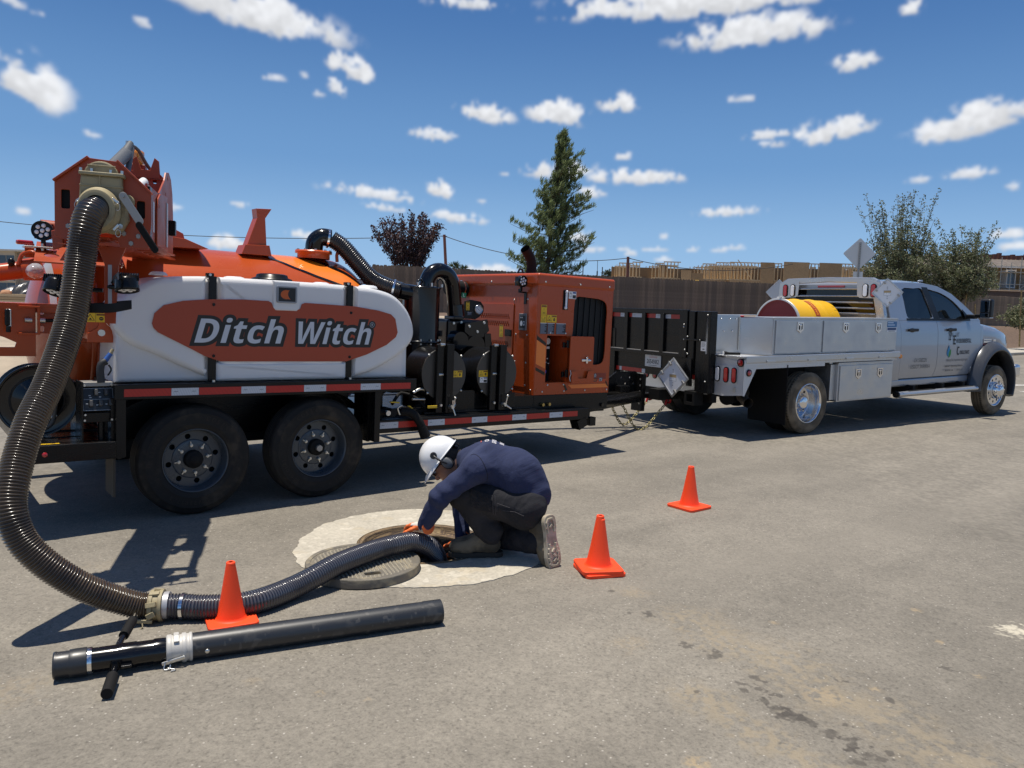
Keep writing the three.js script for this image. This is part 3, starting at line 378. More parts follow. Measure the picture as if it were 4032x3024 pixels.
// white water tank
{
  const eye = smoothPoly([[-0.526, 1.33], [-0.50, 1.46], [-0.42, 1.565], [-0.28, 1.66], [-0.05, 1.693], [0.3, 1.702], [0.7, 1.704], [1.1, 1.700], [1.42, 1.682], [1.58, 1.635], [1.70, 1.53], [1.765, 1.40], [1.768, 1.30], [1.70, 1.20], [1.50, 1.07], [1.30, 0.99], [1.12, 0.965], [0.65, 0.962], [0.16, 0.965], [-0.02, 1.03], [-0.25, 1.14], [-0.45, 1.235]], 5);
  const body = [[-0.515, 0.957], [1.742, 0.957], [1.738, 1.22], [1.752, 1.36], [1.68, 1.53], [1.57, 1.625], [1.42, 1.672], [1.1, 1.692], [0.2, 1.694], [-0.27, 1.65], [-0.41, 1.555], [-0.49, 1.46], [-0.518, 1.33], [-0.505, 1.26]];
  const gs = [ext(body, -0.58, -0.055, 0.03, [], 5)];
  const cuts = [[-9, 0.062], [0.150, 1.130], [1.215, 9]];
  for (const [a, b] of cuts) gs.push(ext(clipX(clipX(eye, a, true), b, false), -0.60, 0.0, 0.045, [], 6));
  gs.push(ext(rrect(0.13, 1.15, 0.957, 1.10, 0.02), -0.5, 0.006, 0.035, [], 5));
  for (const [x, w] of [[-0.23, 0.05], [0.29, 0.07], [0.97, 0.06], [1.38, 0.07]]) gs.push(tr(latheY([[w + 0.012, 0], [w, 0.018], [w * 0.7, 0.024], [0.001, 0.024]], 24), x, 1.690, -0.12));
  gs.push(ext([[0.535, 1.70], [0.74, 1.70], [0.74, 1.50], [0.72, 1.48], [0.555, 1.48], [0.535, 1.50]], -0.05, 0.014, 0.012, [], 3));
  const tank = part(trailer, 'water_tank', M.poly, gs.map(g => uvm(g, 1)));
  part(tank, 'filler_cap', M.black, tr(latheY([[0.155, 0], [0.15, 0.02], [0.12, 0.03], [0.115, 0.05], [0.09, 0.058], [0.001, 0.06]], 32), 0.63, 1.700, -0.26));
  for (const x of [0.106, 1.172]) { part(tank, 'strap', M.black, [bx(x - 0.026, x + 0.026, 0.955, 1.70, -0.035, -0.012, 0.003), bx(x - 0.026, x + 0.026, 1.695, 1.703, -0.58, -0.02), bx(x - 0.04, x + 0.01, 1.70, 1.725, -0.06, -0.02, 0.004), bx(x - 0.05, x + 0.05, 0.950, 0.957, -0.03, 0.04)]); parts(tank, 'strap_bolt', M.zinc, [rod([x - 0.02, 1.712, -0.03], [x - 0.02, 1.712, -0.008], 0.010, 0.010, 6), rod([x, 0.955, 0.02], [x, 0.972, 0.02], 0.012, 0.012, 6)]); }
  // printed name board
  const bp = [[-0.301, 1.361], [-0.285, 1.43], [-0.225, 1.487], [-0.10, 1.522], [0.071, 1.540], [0.30, 1.550], [0.50, 1.548], [0.525, 1.535], [0.538, 1.500], [0.565, 1.488], [0.72, 1.488], [0.748, 1.500], [0.760, 1.535], [0.785, 1.547], [1.206, 1.537], [1.42, 1.512], [1.533, 1.486], [1.575, 1.45], [1.601, 1.34], [1.585, 1.30], [1.50, 1.235], [1.32, 1.155], [1.14, 1.100], [0.158, 1.103], [0.05, 1.14], [-0.048, 1.192], [-0.263, 1.302], [-0.290, 1.33]];
  const tex = canvasTex(2048, 512, (c, w, h) => {
    const X = x => (x + 0.31) / 1.92 * w, Y = y => (1.56 - y) / 0.48 * h; c.fillStyle = '#a5401f'; c.fillRect(0, 0, w, h);
    const letters = (t, x0, x1, size) => { c.save(); c.font = 'italic bold 300px sans-serif'; c.textBaseline = 'alphabetic'; const m = c.measureText(t).width; c.translate(X(x0), Y(1.236)); c.scale((X(x1) - X(x0)) / m, size / 300); c.lineJoin = 'miter'; c.miterLimit = 2; c.strokeStyle = '#17130f'; c.lineWidth = 62; c.strokeText(t, 0, 0); c.fillStyle = '#17130f'; c.fillText(t, 0, 0); c.fillStyle = '#c6cad0'; c.fillText(t, 0, 0); c.restore(); };
    letters('Ditch', -0.050, 0.615, 252); letters('Witch', 0.695, 1.350, 252);
    c.fillStyle = '#17130f'; c.beginPath(); c.arc(X(1.362), Y(1.395), 34, 0, 7); c.fill(); c.strokeStyle = '#a9aeb5'; c.lineWidth = 4; c.beginPath(); c.arc(X(1.362), Y(1.395), 20, 0, 7); c.stroke(); c.fillStyle = '#a9aeb5'; c.font = 'bold 28px sans-serif'; c.textAlign = 'center'; c.textBaseline = 'middle'; c.fillText('R', X(1.362), Y(1.395));
  });
  const bg = ext(bp, 0.003, 0.009, 0); { const p = bg.attributes.position, u = bg.attributes.uv; for (let i = 0; i < p.count; i++) u.setXY(i, (p.getX(i) + 0.31) / 1.92, (p.getY(i) - 1.08) / 0.48); }
  const board = part(tank, 'name_board', mat('#ffffff', 0.38, 0, { map: tex }), bg);
  parts(tank, 'board_screw', M.black, bolts([[0.105, 1.505, 0.011], [1.172, 1.485, 0.011], [0.108, 1.142, 0.011], [1.168, 1.135, 0.011]], 0.013, 0.007));
  const badge = canvasTex(256, 256, (c, w, h) => { c.fillStyle = '#8b9096'; c.fillRect(0, 0, w, h); c.fillStyle = '#1a1b1d'; c.fillRect(14, 14, w - 28, h - 28); c.fillStyle = '#c25a1e'; c.beginPath(); c.arc(118, 128, 76, -1.25, 1.25, true); c.arc(180, 128, 76 * 1.02, 1.95, 4.33); c.closePath(); c.fill(); c.beginPath(); c.moveTo(160, 52); c.bezierCurveTo(30, 60, 40, 200, 176, 206); c.bezierCurveTo(130, 150, 130, 100, 160, 52); c.fill(); });
  const bd = part(tank, 'crescent_badge', mat([0.3, 0.31, 0.33], 0.4, 0.5), ext(rrect(0.556, 0.716, 1.538, 1.664, 0.015), 0.012, 0.022, 0.003)); decal(bd, 'badge_face', 0.148, 0.114, badge, [0.636, 1.601, 0.0235]);
}
// debris tank
const TR_ = 0.70, TYC = 1.27, TZC = -1.29;
const tankR = x => x > 1.5 ? TR_ * Math.sqrt(Math.max(0, 1 - ((x - 1.5) / 0.50) ** 2)) : x < -0.52 ? TR_ * Math.sqrt(Math.max(0, 1 - ((x + 0.52) / 0.36) ** 2)) : TR_;
const tankP = (x, deg, dr = 0) => { const r = tankR(x) + dr, a = rad(deg); return [x, TYC + r * Math.sin(a), TZC + r * Math.cos(a)]; };
{
  const prof = []; for (let i = 0; i <= 16; i++) { const a = i / 16 * PI / 2; prof.push([TR_ * Math.sin(a), -0.52 - 0.36 * Math.cos(a)]); } for (let i = 1; i <= 16; i++) { const a = i / 16 * PI / 2; prof.push([TR_ * Math.cos(a), 1.5 + 0.5 * Math.sin(a)]); }
  const dt = part(trailer, 'debris_tank', M.red, uvm(tr(latheZ(prof, 96), 0, 0, 0, 0, PI / 2, 0).translate(0, TYC, TZC), 1));
  part(dt, 'door_flange', M.red, tr(latheZ([[0.69, -0.55], [0.735, -0.55], [0.735, -0.51], [0.69, -0.51]], 72), 0, TYC, TZC, 0, PI / 2, 0));
  part(dt, 'rear_saddle', M.red, [bx(-0.52, -0.34, 0.60, 1.42, -0.60, -0.56, 0.004), bx(-0.40, -0.33, 0.60, 1.5, -2.0, -0.55, 0.004), bx(-0.72, -0.50, 1.20, 1.43, -0.52, -0.50, 0.004), bx(1.3, 1.4, 0.6, 1.0, -1.9, -0.7)]);
  const ribbon = (lo, hi, dr, n = 24) => grid((u, v) => { const k = u * (lo.length - 1), i = Math.min(lo.length - 2, Math.floor(k)), f = k - i, L = [0, 1].map(q => mix(lo[i][q], lo[i + 1][q], f)), Hh = [0, 1].map(q => mix(hi[i][q], hi[i + 1][q], f)); return tankP(mix(L[0], Hh[0], v), mix(L[1], Hh[1], v), dr); }, n, 8, true);
  const lo = [[0.80, 79], [0.94, 69], [1.09, 57], [1.27, 48], [1.46, 41], [1.66, 33]], hi = [[1.0, 97], [1.18, 84], [1.33, 69], [1.45, 57.5], [1.60, 48.5], [1.74, 42]], sh = (p, dx, dt_) => p.map(q => [q[0] + dx, q[1] + dt_]);
  part(dt, 'orange_stripe', M.orange, ribbon(lo, hi, 0.003)); const blk = M.gloss;
  part(dt, 'black_stripe', blk, ribbon(sh(lo, -0.028, -1.2), sh(lo, 0, 0), 0.003)); part(dt, 'black_stripe', blk, ribbon(hi, sh(hi, 0.06, 2.2), 0.003));
  const t8 = canvasTex(256, 96, (c, w, h) => { c.fillStyle = '#5f1b0a'; c.fillRect(0, 0, w, h); c.fillStyle = '#e6e6e2'; c.font = 'bold 84px sans-serif'; c.textBaseline = 'middle'; c.fillText('800', 10, 52); });
  { const p = tankP(1.74, 52, 0.02); decal(dt, 'number_print', 0.15, 0.055, t8, p, 0.35, -0.6); }
  // fittings on top
  part(dt, 'duct_flange', M.red, [tr(latheY([[0.145, 0], [0.145, 0.045], [0.165, 0.047], [0.165, 0.072], [0.001, 0.072]], 32), 1.36, 1.955, -1.12), tube([[1.56, 1.94, -1.05], [1.56, 2.02, -1.05], [1.60, 2.045, -1.05], [1.65, 2.02, -1.05], [1.66, 1.93, -1.05]], 0.016, 14, 8)]);
  parts(dt, 'flange_bolt', M.zinc, circ(1.36, -1.12, 0.15, 10).map(p => rod([p[0], 2.02, p[1]], [p[0], 2.038, p[1]], 0.011, 0.011, 6)));
  parts(dt, 'bracket', M.red, [ext([[0.66, 1.94], [0.92, 1.94], [0.90, 2.03], [0.69, 2.02]], -1.18, -1.0, 0.004), ext([[0.715, 2.02], [0.885, 2.025], [0.870, 2.26], [0.925, 2.345], [0.79, 2.335], [0.800, 2.26]], -1.145, -1.03, 0.004)]);
  part(dt, 'boom_pedestal', M.red, [ext([[-0.15, 1.93], [0.34, 1.945], [0.16, 2.01], [-0.15, 2.03]], -1.45, -0.85, 0.004), rod([-0.05, 1.9, -1.12], [-0.05, 2.12, -1.12], 0.14, 0.14, 28), ext([[0.03, 2.01], [0.20, 2.0], [0.185, 2.06], [0.12, 2.09], [0.03, 2.10]], -1.02, -1.0, 0.002), ext([[0.03, 2.01], [0.20, 2.0], [0.185, 2.06], [0.12, 2.09], [0.03, 2.10]], -1.26, -1.24, 0.002)]);
  for (const z of [-0.63]) part(dt, 'grey_reflective_strip', mat([0.42, 0.43, 0.45], 0.4), bx(-0.352, -0.349, 1.25, 1.66, z - 0.02, z + 0.03));
  part(dt, 'grey_reflective_strip', mat([0.42, 0.43, 0.45], 0.4), grid((u, v) => tankP(-0.74 - 0.035 * u, mix(8, 70, v), 0.004), 1, 14));
}
// filter canister, air ducts, blower
{
  const can = part(trailer, 'filter_canister', M.gloss, [tr(latheY([[0.17, 0.62], [0.17, 1.22], [0.20, 1.222], [0.20, 1.245], [0.175, 1.247], [0.175, 1.735], [0.185, 1.737], [0.185, 1.755], [0.12, 1.762], [0.001, 1.762]], 40), 2.28, 0, -0.72), loft([circ(0, 0, 0.075, 20).map(p => [2.02, 1.70 + p[1], -0.72 + p[0]]), circ(0, 0, 0.078, 20).map(p => [2.16, 1.69 + p[1], -0.70 + p[0]]), circ(0, 0, 0.11, 20).map(p => [2.26, 1.65 + p[1], -0.70 + p[0] * 0.9])]), tube([[2.17, 1.755, -0.62], [2.17, 1.80, -0.62], [2.205, 1.815, -0.62], [2.235, 1.79, -0.62], [2.235, 1.755, -0.62]], 0.009, 12, 6), tube([[2.38, 1.755, -0.60], [2.38, 1.82, -0.60], [2.415, 1.83, -0.60], [2.44, 1.80, -0.60], [2.44, 1.755, -0.60]], 0.009, 12, 6)]);
  parts(can, 'clamp_bolt', M.zinc, [...circ(2.28, -0.72, 0.19, 12).map(p => rod([p[0], 1.21, p[1]], [p[0], 1.262, p[1]], 0.009, 0.009, 6)), rod([2.15, 1.757, -0.58], [2.15, 1.79, -0.58], 0.011, 0.011, 6), rod([2.28, 1.757, -0.545], [2.28, 1.79, -0.545], 0.011, 0.011, 6), rod([2.42, 1.757, -0.585], [2.42, 1.785, -0.585], 0.011, 0.011, 6)]);
  part(trailer, 'curved_pipe', M.gloss, [tube([[2.30, 1.72, -0.68], [2.315, 1.82, -0.68], [2.36, 1.89, -0.68], [2.44, 1.92, -0.68], [2.54, 1.895, -0.69], [2.61, 1.82, -0.70], [2.64, 1.72, -0.71], [2.665, 1.60, -0.72]], 0.072, 40, 22), rod([2.675, 1.60, -0.72], [2.69, 1.49, -0.72], 0.085, 0.09, 24)]);
  const hp = [[1.36, 2.03, -1.12], [1.37, 2.11, -1.11], [1.42, 2.155, -1.09], [1.50, 2.15, -1.06], [1.60, 2.08, -1.02], [1.72, 1.94, -0.96], [1.85, 1.80, -0.90], [1.96, 1.735, -0.80], [2.06, 1.705, -0.73]];
  const duct = part(trailer, 'air_hose', M.hose, corrugated(hp.slice(3), 0.082, 0.019, 0.010, [0.012, 0.012, 0.014], [0.03, 0.022, 0.016], 24, 6));
  part(duct, 'elbow', M.gloss, tube(hp.slice(0, 4), 0.08, 20, 22)); parts(duct, 'hose_clamp', M.bright, [clampRing([1.475, 2.148, -1.068], [1, -0.15, 0.35], 0.088), clampRing([2.0, 1.722, -0.77], [1, -0.25, 0.6], 0.088)]);
  const bl = part(trailer, 'blower', M.gloss, [bx(2.57, 3.03, 1.0, 1.46, -1.0, -0.68, 0.03), rod([2.66, 1.25, -0.68], [2.66, 1.25, -0.58], 0.10, 0.09, 28), rod([2.86, 1.2, -0.68], [2.86, 1.2, -0.60], 0.11, 0.11, 28), ext([[2.72, 1.42], [2.99, 1.47], [3.02, 1.36], [2.95, 1.29], [2.78, 1.30], [2.72, 1.34]], -0.62, -0.605, 0.002), ext([[2.96, 1.33], [3.04, 1.33], [3.09, 1.02], [2.99, 1.02]], -0.64, -0.6, 0.004), bx(2.6, 2.72, 1.455, 1.49, -0.80, -0.62, 0.01), ...Array.from({ length: 9 }, (_, i) => rod([2.84, 1.08 + i * 0.024, -0.62], [2.94, 1.08 + i * 0.024, -0.62], 0.011, 0.011, 8)), bx(2.5, 3.2, 0.62, 1.0, -1.2, -0.75)]);
  parts(bl, 'blower_bolt', M.zinc, bolts([[2.77, 1.395, -0.60], [2.95, 1.435, -0.60], [2.87, 1.345, -0.60], [2.63, 1.42, -0.672], [2.72, 1.43, -0.672]], 0.017, 0.012));
  const gp = part(bl, 'gauge_plate', M.black, [ext([[2.79, 1.47], [2.79, 1.64], [2.86, 1.66], [2.99, 1.645], [3.03, 1.60], [3.03, 1.545], [2.98, 1.49], [2.93, 1.465]], -0.735, -0.725, 0.003)]);
  const gt = canvasTex(128, 128, (c, w, h) => { c.fillStyle = '#16181a'; c.fillRect(0, 0, w, h); c.fillStyle = '#d4d8da'; c.beginPath(); c.arc(64, 64, 58, 0, 7); c.fill(); c.strokeStyle = '#222'; c.lineWidth = 3; for (let i = 0; i < 24; i++) { const a = i / 24 * 6.283; c.beginPath(); c.moveTo(64 + 50 * Math.cos(a), 64 + 50 * Math.sin(a)); c.lineTo(64 + 40 * Math.cos(a), 64 + 40 * Math.sin(a)); c.stroke(); } c.lineWidth = 5; c.beginPath(); c.moveTo(90, 84); c.lineTo(36, 46); c.stroke(); });
  const ga = part(gp, 'pressure_gauge', M.bright, latheZ([[0.001, 0], [0.046, 0], [0.048, 0.012], [0.044, 0.016], [0.041, 0.010]], 32)); ga.position.set(2.958, 1.565, -0.725);
  const gd = new THREE.Mesh(new THREE.CircleGeometry(0.041, 32), mat('#ffffff', 0.4, 0, { map: gt })); gd.name = 'gauge_dial'; gd.position.set(2.958, 1.565, -0.714); gp.add(gd);
  decal(gp, 'label', 0.042, 0.085, T_warnT, [2.828, 1.595, -0.723]); decal(gp, 'label', 0.06, 0.03, T_text, [2.855, 1.52, -0.723]); decal(bl, 'label', 0.05, 0.05, canvasTex(64, 64, c => { c.fillStyle = '#0e7a4a'; c.fillRect(0, 0, 64, 64); c.fillStyle = '#d8e8dc'; c.font = 'bold 56px sans-serif'; c.fillText('L', 16, 52); }), [2.785, 1.70, -0.735], -0.2);
  part(trailer, 'white_reservoir', M.white, bx(2.50, 2.62, 1.36, 1.60, -1.1, -0.95, 0.02)); decal(trailer, 'label', 0.05, 0.06, T_notice, [2.545, 1.31, -0.85]);
  part(trailer, 'coupling', M.matte, [rod([3.10, 1.80, -1.50], [3.34, 1.79, -1.50], 0.085, 0.085, 24)]); parts(trailer, 'hose_clamp', M.bright, [rod([3.19, 1.796, -1.50], [3.205, 1.796, -1.50], 0.089, 0.089, 24), rod([3.28, 1.793, -1.50], [3.295, 1.793, -1.50], 0.089, 0.089, 24)]);
}
// two hose reels with posts
for (const [cx, lx, lab] of [[2.225, 2.40, 1], [2.83, 2.70, 2]]) {
  const cy = 0.965, plate = circ(cx, cy, 0.238, 64).concat([]);
  const o = part(trailer, 'hose_reel', M.black, [tr(latheZ([[0.232, -0.225], [0.236, -0.23], [0.236, -0.52], [0.228, -0.53], [0.001, -0.53]], 56), cx, cy, 0)]); part(o, 'reel_cover', mat([0.042, 0.037, 0.030], 0.5, 0, { roughnessMap: T_smudge }), ext(plate, -0.2155, -0.2045, 0.002));
  parts(o, 'reel_post', M.black, [bx(cx - 0.105, cx - 0.035, 0.62, 1.235, -0.204, -0.165, 0.004), bx(cx - 0.02, cx + 0.055, 0.62, 1.24, -0.204, -0.135, 0.004)]);
  parts(o, 'reel_bolt', M.zinc, [...[0.75, 2.35, 3.9, 5.6].map(a => new THREE.SphereGeometry(0.012, 10, 8).translate(cx + 0.243 * Math.cos(a), cy + 0.243 * Math.sin(a), -0.203)), rod([cx - 0.085, cy, -0.175], [cx - 0.035, cy, -0.175], 0.017, 0.014, 8), rod([cx - 0.08, 1.232, -0.17], [cx - 0.03, 1.232, -0.17], 0.017, 0.014, 8), rod([cx - 0.06, 0.69, -0.163], [cx - 0.06, 0.69, -0.145], 0.014, 0.012, 8)]);
  part(o, 'crank_handle', M.zinc, [rod([cx + 0.03, 0.675, -0.135], [cx + 0.03, 0.675, -0.09], 0.022, 0.016, 14), rod([cx + 0.035, 0.675, -0.10], [cx + 0.045, 0.755, -0.085], 0.009, 0.007, 8), rod([cx + 0.03, 0.675, -0.10], [cx + (lab === 1 ? 0.055 : 0.095), lab === 1 ? 0.60 : 0.635, -0.085], 0.009, 0.007, 8), new THREE.SphereGeometry(0.013, 10, 8).translate(cx + 0.045, 0.76, -0.084)]);
  decal(o, 'label', 0.105, 0.06, T_warnW, [lab === 1 ? cx + 0.145 : cx - 0.165, 0.965, -0.2035]); if (lab === 2) decal(o, 'label', 0.085, 0.05, T_notice, [cx - 0.16, 0.905, -0.2035]);
}
part(trailer, 'reel_bracket', M.black, [bx(2.33, 2.62, 0.60, 0.80, -0.30, -0.26, 0.006), bx(2.62, 3.1, 0.60, 0.78, -0.34, -0.30, 0.006), bx(2.92, 3.06, 0.63, 0.77, -0.22, -0.20, 0.004), bx(1.56, 1.62, 0.59, 0.86, -0.3, -0.24), bx(3.05, 3.34, 0.6, 0.73, -1.6, -0.25)]);
{ const g = part(trailer, 'pressure_gauge', M.bright, latheZ([[0.001, 0], [0.036, 0], [0.038, 0.012], [0.034, 0.016]], 28)); g.position.set(2.345, 0.685, -0.24); }
// valves and yellow handles under the tank end
part(trailer, 'valve_cluster', M.matte, [rod([1.50, 0.66, -0.12], [1.72, 0.66, -0.12], 0.028), rod([1.62, 0.66, -0.05], [1.62, 0.66, -0.22], 0.034), tube([[1.72, 0.66, -0.1], [1.80, 0.65, -0.06], [1.86, 0.58, -0.03], [1.90, 0.50, -0.02]], 0.036, 16, 12), rod([1.885, 0.53, -0.025], [1.925, 0.44, -0.015], 0.042, 0.046, 14), tube([[1.75, 0.70, -0.3], [1.9, 0.78, -0.4], [2.0, 0.74, -0.3], [2.06, 0.66, -0.25]], 0.015, 20, 8), tube([[1.5, 0.70, -0.25], [1.75, 0.86, -0.3], [2.05, 0.80, -0.35]], 0.016, 18, 8), bx(1.46, 2.1, 0.60, 0.64, -0.34, -0.28)]);
parts(trailer, 'valve_handle', M.yellow, [tr(bx(-0.05, 0.05, -0.006, 0.006, -0.012, 0.012, 0.005), 1.655, 0.742, -0.1, 0, 0.2, -0.1), tr(bx(-0.03, 0.03, -0.006, 0.006, -0.012, 0.012, 0.005), 1.80, 0.695, -0.08, 0, 0.4, -0.5), bx(2.02, 2.12, 0.668, 0.692, -0.15, -0.142, 0.003)]);
parts(trailer, 'pipe_fitting', M.zinc, [rod([1.56, 0.66, -0.03], [1.56, 0.66, -0.07], 0.022, 0.018, 12), tube([[1.93, 0.80, -0.25], [2.0, 0.83, -0.25], [2.07, 0.82, -0.24]], 0.014, 8, 8), rod([1.93, 0.74, -0.26], [2.06, 0.735, -0.26], 0.012), tube([[1.68, 0.64, -0.05], [1.66, 0.70, -0.05], [1.70, 0.72, -0.05]], 0.008, 8, 6)]);
// ---------------------------------------------------------------- engine housing
{
  const X0 = 3.34, X1 = 4.41, Z0 = -0.25, Z1 = -1.70;
  const grille = smoothPoly([[3.845, 1.69], [3.862, 1.735], [4.05, 1.74], [4.25, 1.722], [4.315, 1.675], [4.322, 1.40], [4.318, 1.12], [4.285, 1.055], [4.165, 1.035], [3.835, 1.10], [3.838, 1.40]], 3);
  const opening = rrect(3.486, 3.762, 0.856, 1.336, 0.006, 1);
  const eh = part(trailer, 'engine_housing', M.red, [uvm(ext(rrect(X0 + 0.004, X1 - 0.002, 0.732, 1.836, 0.004, 1), Z0 - 0.012, Z0, 0.0015, [grille, opening])), uvm(bx(X0, X0 + 0.012, 0.732, 1.836, Z1, Z0 - 0.012)), bx(X1 - 0.012, X1, 0.732, 1.836, Z1, Z0 - 0.012), bx(X0 + 0.012, X1 - 0.012, 0.732, 1.836, Z1, Z1 + 0.012), rod([X0 + 0.006, 0.732, Z0 - 0.006], [X0 + 0.006, 1.836, Z0 - 0.006], 0.0085, 0.0085, 16), rod([X1 - 0.006, 0.732, Z0 - 0.006], [X1 - 0.006, 1.836, Z0 - 0.006], 0.0085, 0.0085, 16),
    bx(3.762, 3.772, 0.85, 1.34, Z0 - 0.26, Z0 - 0.012), bx(3.476, 3.486, 0.85, 1.34, Z0 - 0.26, Z0 - 0.012), bx(3.486, 3.762, 0.846, 0.856, Z0 - 0.26, Z0 + 0.004), bx(3.486, 3.762, 1.336, 1.346, Z0 - 0.26, Z0 - 0.012), bx(X0 + 0.012, X1 - 0.012, 0.735, 0.75, Z1 + 0.012, Z0 - 0.012)]);
  part(eh, 'lid', M.red, uvm(bx(X0 - 0.014, X1 + 0.014, 1.826, 1.952, Z1 - 0.014, Z0 + 0.014, 0.028, 5)));
  part(eh, 'base_skirt', M.black, bx(X0 + 0.005, X1 - 0.005, 0.555, 0.730, Z1, Z0 - 0.002, 0.004));
  // radiator grille: core with vertical ribs
  const core = canvasTex(256, 256, (c, w, h) => { c.fillStyle = '#141414'; c.fillRect(0, 0, w, h); c.strokeStyle = '#2a2a29'; c.lineWidth = 2; for (let y = 0; y < h; y += 8) { c.beginPath(); for (let x = 0; x <= w; x += 8) c.lineTo(x, y + (x / 8 % 2 ? 3 : 0)); c.stroke(); } });
  core.wrapS = core.wrapT = THREE.RepeatWrapping;
  const gr = part(eh, 'radiator_grille', mat('#ffffff', 0.7, 0.2, { map: core }), uvm(bx(3.80, 4.36, 1.0, 1.77, Z0 - 0.07, Z0 - 0.05), 5));
  for (let i = 0; i < 5; i++) part(gr, 'grille_rib', M.black, rod([3.93 + i * 0.085, 1.02, Z0 - 0.044], [3.95 + i * 0.085, 1.76, Z0 - 0.044], 0.008, 0.008, 8));
  // control recess
  const cp = part(eh, 'control_panel', M.matte, bx(3.486, 3.70, 0.856, 1.336, Z0 - 0.20, Z0 - 0.19));
  part(cp, 'panel_gauge', M.white, [latheZ([[0.034, 0], [0.034, 0.01], [0.001, 0.01]], 20).translate(3.66, 1.27, Z0 - 0.19), bx(3.62, 3.69, 1.19, 1.215, Z0 - 0.19, Z0 - 0.18, 0.008), ...[[3.60, 1.12], [3.64, 1.05], [3.68, 1.04], [3.61, 1.0], [3.66, 1.09]].map(([x, y]) => rod([x, y, Z0 - 0.19], [x, y, Z0 - 0.175], 0.007, 0.007, 8))]);
  part(cp, 'blue_knob', mat([0.02, 0.10, 0.55], 0.35), rod([3.61, 0.955, Z0 - 0.19], [3.61, 0.955, Z0 - 0.15], 0.022, 0.020, 18)); part(cp, 'breaker_box', mat([0.4, 0.4, 0.38], 0.5), [bx(3.52, 3.57, 1.09, 1.15, Z0 - 0.19, Z0 - 0.16, 0.004), bx(3.5, 3.56, 1.2, 1.31, Z0 - 0.19, Z0 - 0.18)]);
  // open door folded back on its hinges
  const dr = part(eh, 'access_door', M.red, [uvm(ext(rrect(3.758, 4.098, 0.845, 1.335, 0.018), Z0 + 0.045, Z0 + 0.060, 0.003)), ext([[3.768, 0.86], [4.088, 0.86], [4.088, 0.975], [4.003, 0.975], [3.983, 0.90], [3.863, 0.90], [3.843, 0.975], [3.768, 0.975]], Z0 + 0.085, Z0 + 0.09, 0), bx(3.768, 4.088, 0.852, 0.862, Z0 + 0.06, Z0 + 0.09)]);
  parts(dr, 'hinge', M.black, [[1.29, 1.215], [0.99, 0.91]].flatMap(([a, b]) => [bx(3.70, 3.735, b, a - 0.02, Z0 + 0.001, Z0 + 0.015), rod([3.74, b, Z0 + 0.03], [3.74, a, Z0 + 0.03], 0.011, 0.011, 10), bx(3.74, 3.765, b, a, Z0 + 0.03, Z0 + 0.044)]));
  part(dr, 'door_latch', M.bright, [bx(3.92, 4.04, 1.075, 1.10, Z0 + 0.061, Z0 + 0.075, 0.006), bx(3.975, 4.0, 1.055, 1.122, Z0 + 0.062, Z0 + 0.085, 0.006), rod([4.0, 1.088, Z0 + 0.08], [4.04, 1.086, Z0 + 0.08], 0.008)]);
  part(dr, 'retainer_cord', M.white, tube([[3.762, 0.985, Z0 + 0.07], [3.769, 0.95, Z0 + 0.075], [3.76, 0.91, Z0 + 0.07], [3.767, 0.87, Z0 + 0.075]], 0.004, 16, 6));
  // end face with louvred door
  const slots = []; for (const yr of [1.505, 1.43, 1.225, 1.145]) for (let i = 0; i < 15; i++) for (const s of [0, 1]) slots.push(rrect(-1.175 + i * 0.034 + s * 0.017 - 0.0062, -1.175 + i * 0.034 + s * 0.017 + 0.0062, yr + (s ? -0.012 : 0.012) - 0.0165, yr + (s ? -0.012 : 0.012) + 0.0165, 0.006, 2));
  const ld = ext(rrect(-1.255, -0.612, 1.0, 1.64, 0.012), 0, 0.010, 0.0015, slots, 1); ld.rotateY(-PI / 2).translate(X0 - 0.002, 0, 0);
  const lm = new THREE.Matrix4().set(1, 0, 0, 0, 0, 1, 0, 0, 0, 0, 1, 0, 0, 0, 0, 1); ld.applyMatrix4(lm);
  const lv = part(eh, 'louvred_door', M.red, uvm(ld)); part(lv, 'dark_interior', M.matte, bx(X0 - 0.0018, X0 - 0.0008, 1.03, 1.61, -1.22, -0.64));
  parts(lv, 'paddle_latch', M.black, [[1.345, -1.155], [1.34, -0.68]].map(([y, z]) => bx(X0 - 0.024, X0 - 0.01, y - 0.035, y + 0.035, z - 0.055, z + 0.055, 0.014, 3)));
  decal(lv, 'label', 0.06, 0.125, T_warnT, [X0 - 0.0145, 1.355, -0.80], -PI / 2);
  part(eh, 'end_panel', M.red, uvm(tr(ext(rrect(-0.56, -0.36, 0.80, 1.35, 0.006), 0, 0.004, 0.001), 0, 0, 0, 0, 0, 0).rotateY(-PI / 2).translate(X0 - 0.001, 0, 0)));
  const st = canvasTex(128, 128, (c, w, h) => { c.fillStyle = '#5a5c60'; c.fillRect(0, 0, w, h); c.fillStyle = '#17181b'; c.fillRect(14, 14, 100, 100); c.fillStyle = '#c9cdd2'; c.fillRect(26, 24, 12, 9); c.fillRect(50, 24, 12, 9); c.beginPath(); c.arc(44, 76, 22, 0, 7); c.fill(); c.fillRect(76, 58, 30, 34); c.fillStyle = '#17181b'; c.fillRect(82, 64, 18, 20); });
  const sp = part(eh, 'fuel_panel', M.zincDull, bx(X0 - 0.012, X0, 1.375, 1.545, -0.52, -0.40, 0.004)); decal(sp, 'panel_print', 0.11, 0.16, st, [X0 - 0.0135, 1.46, -0.46], -PI / 2);
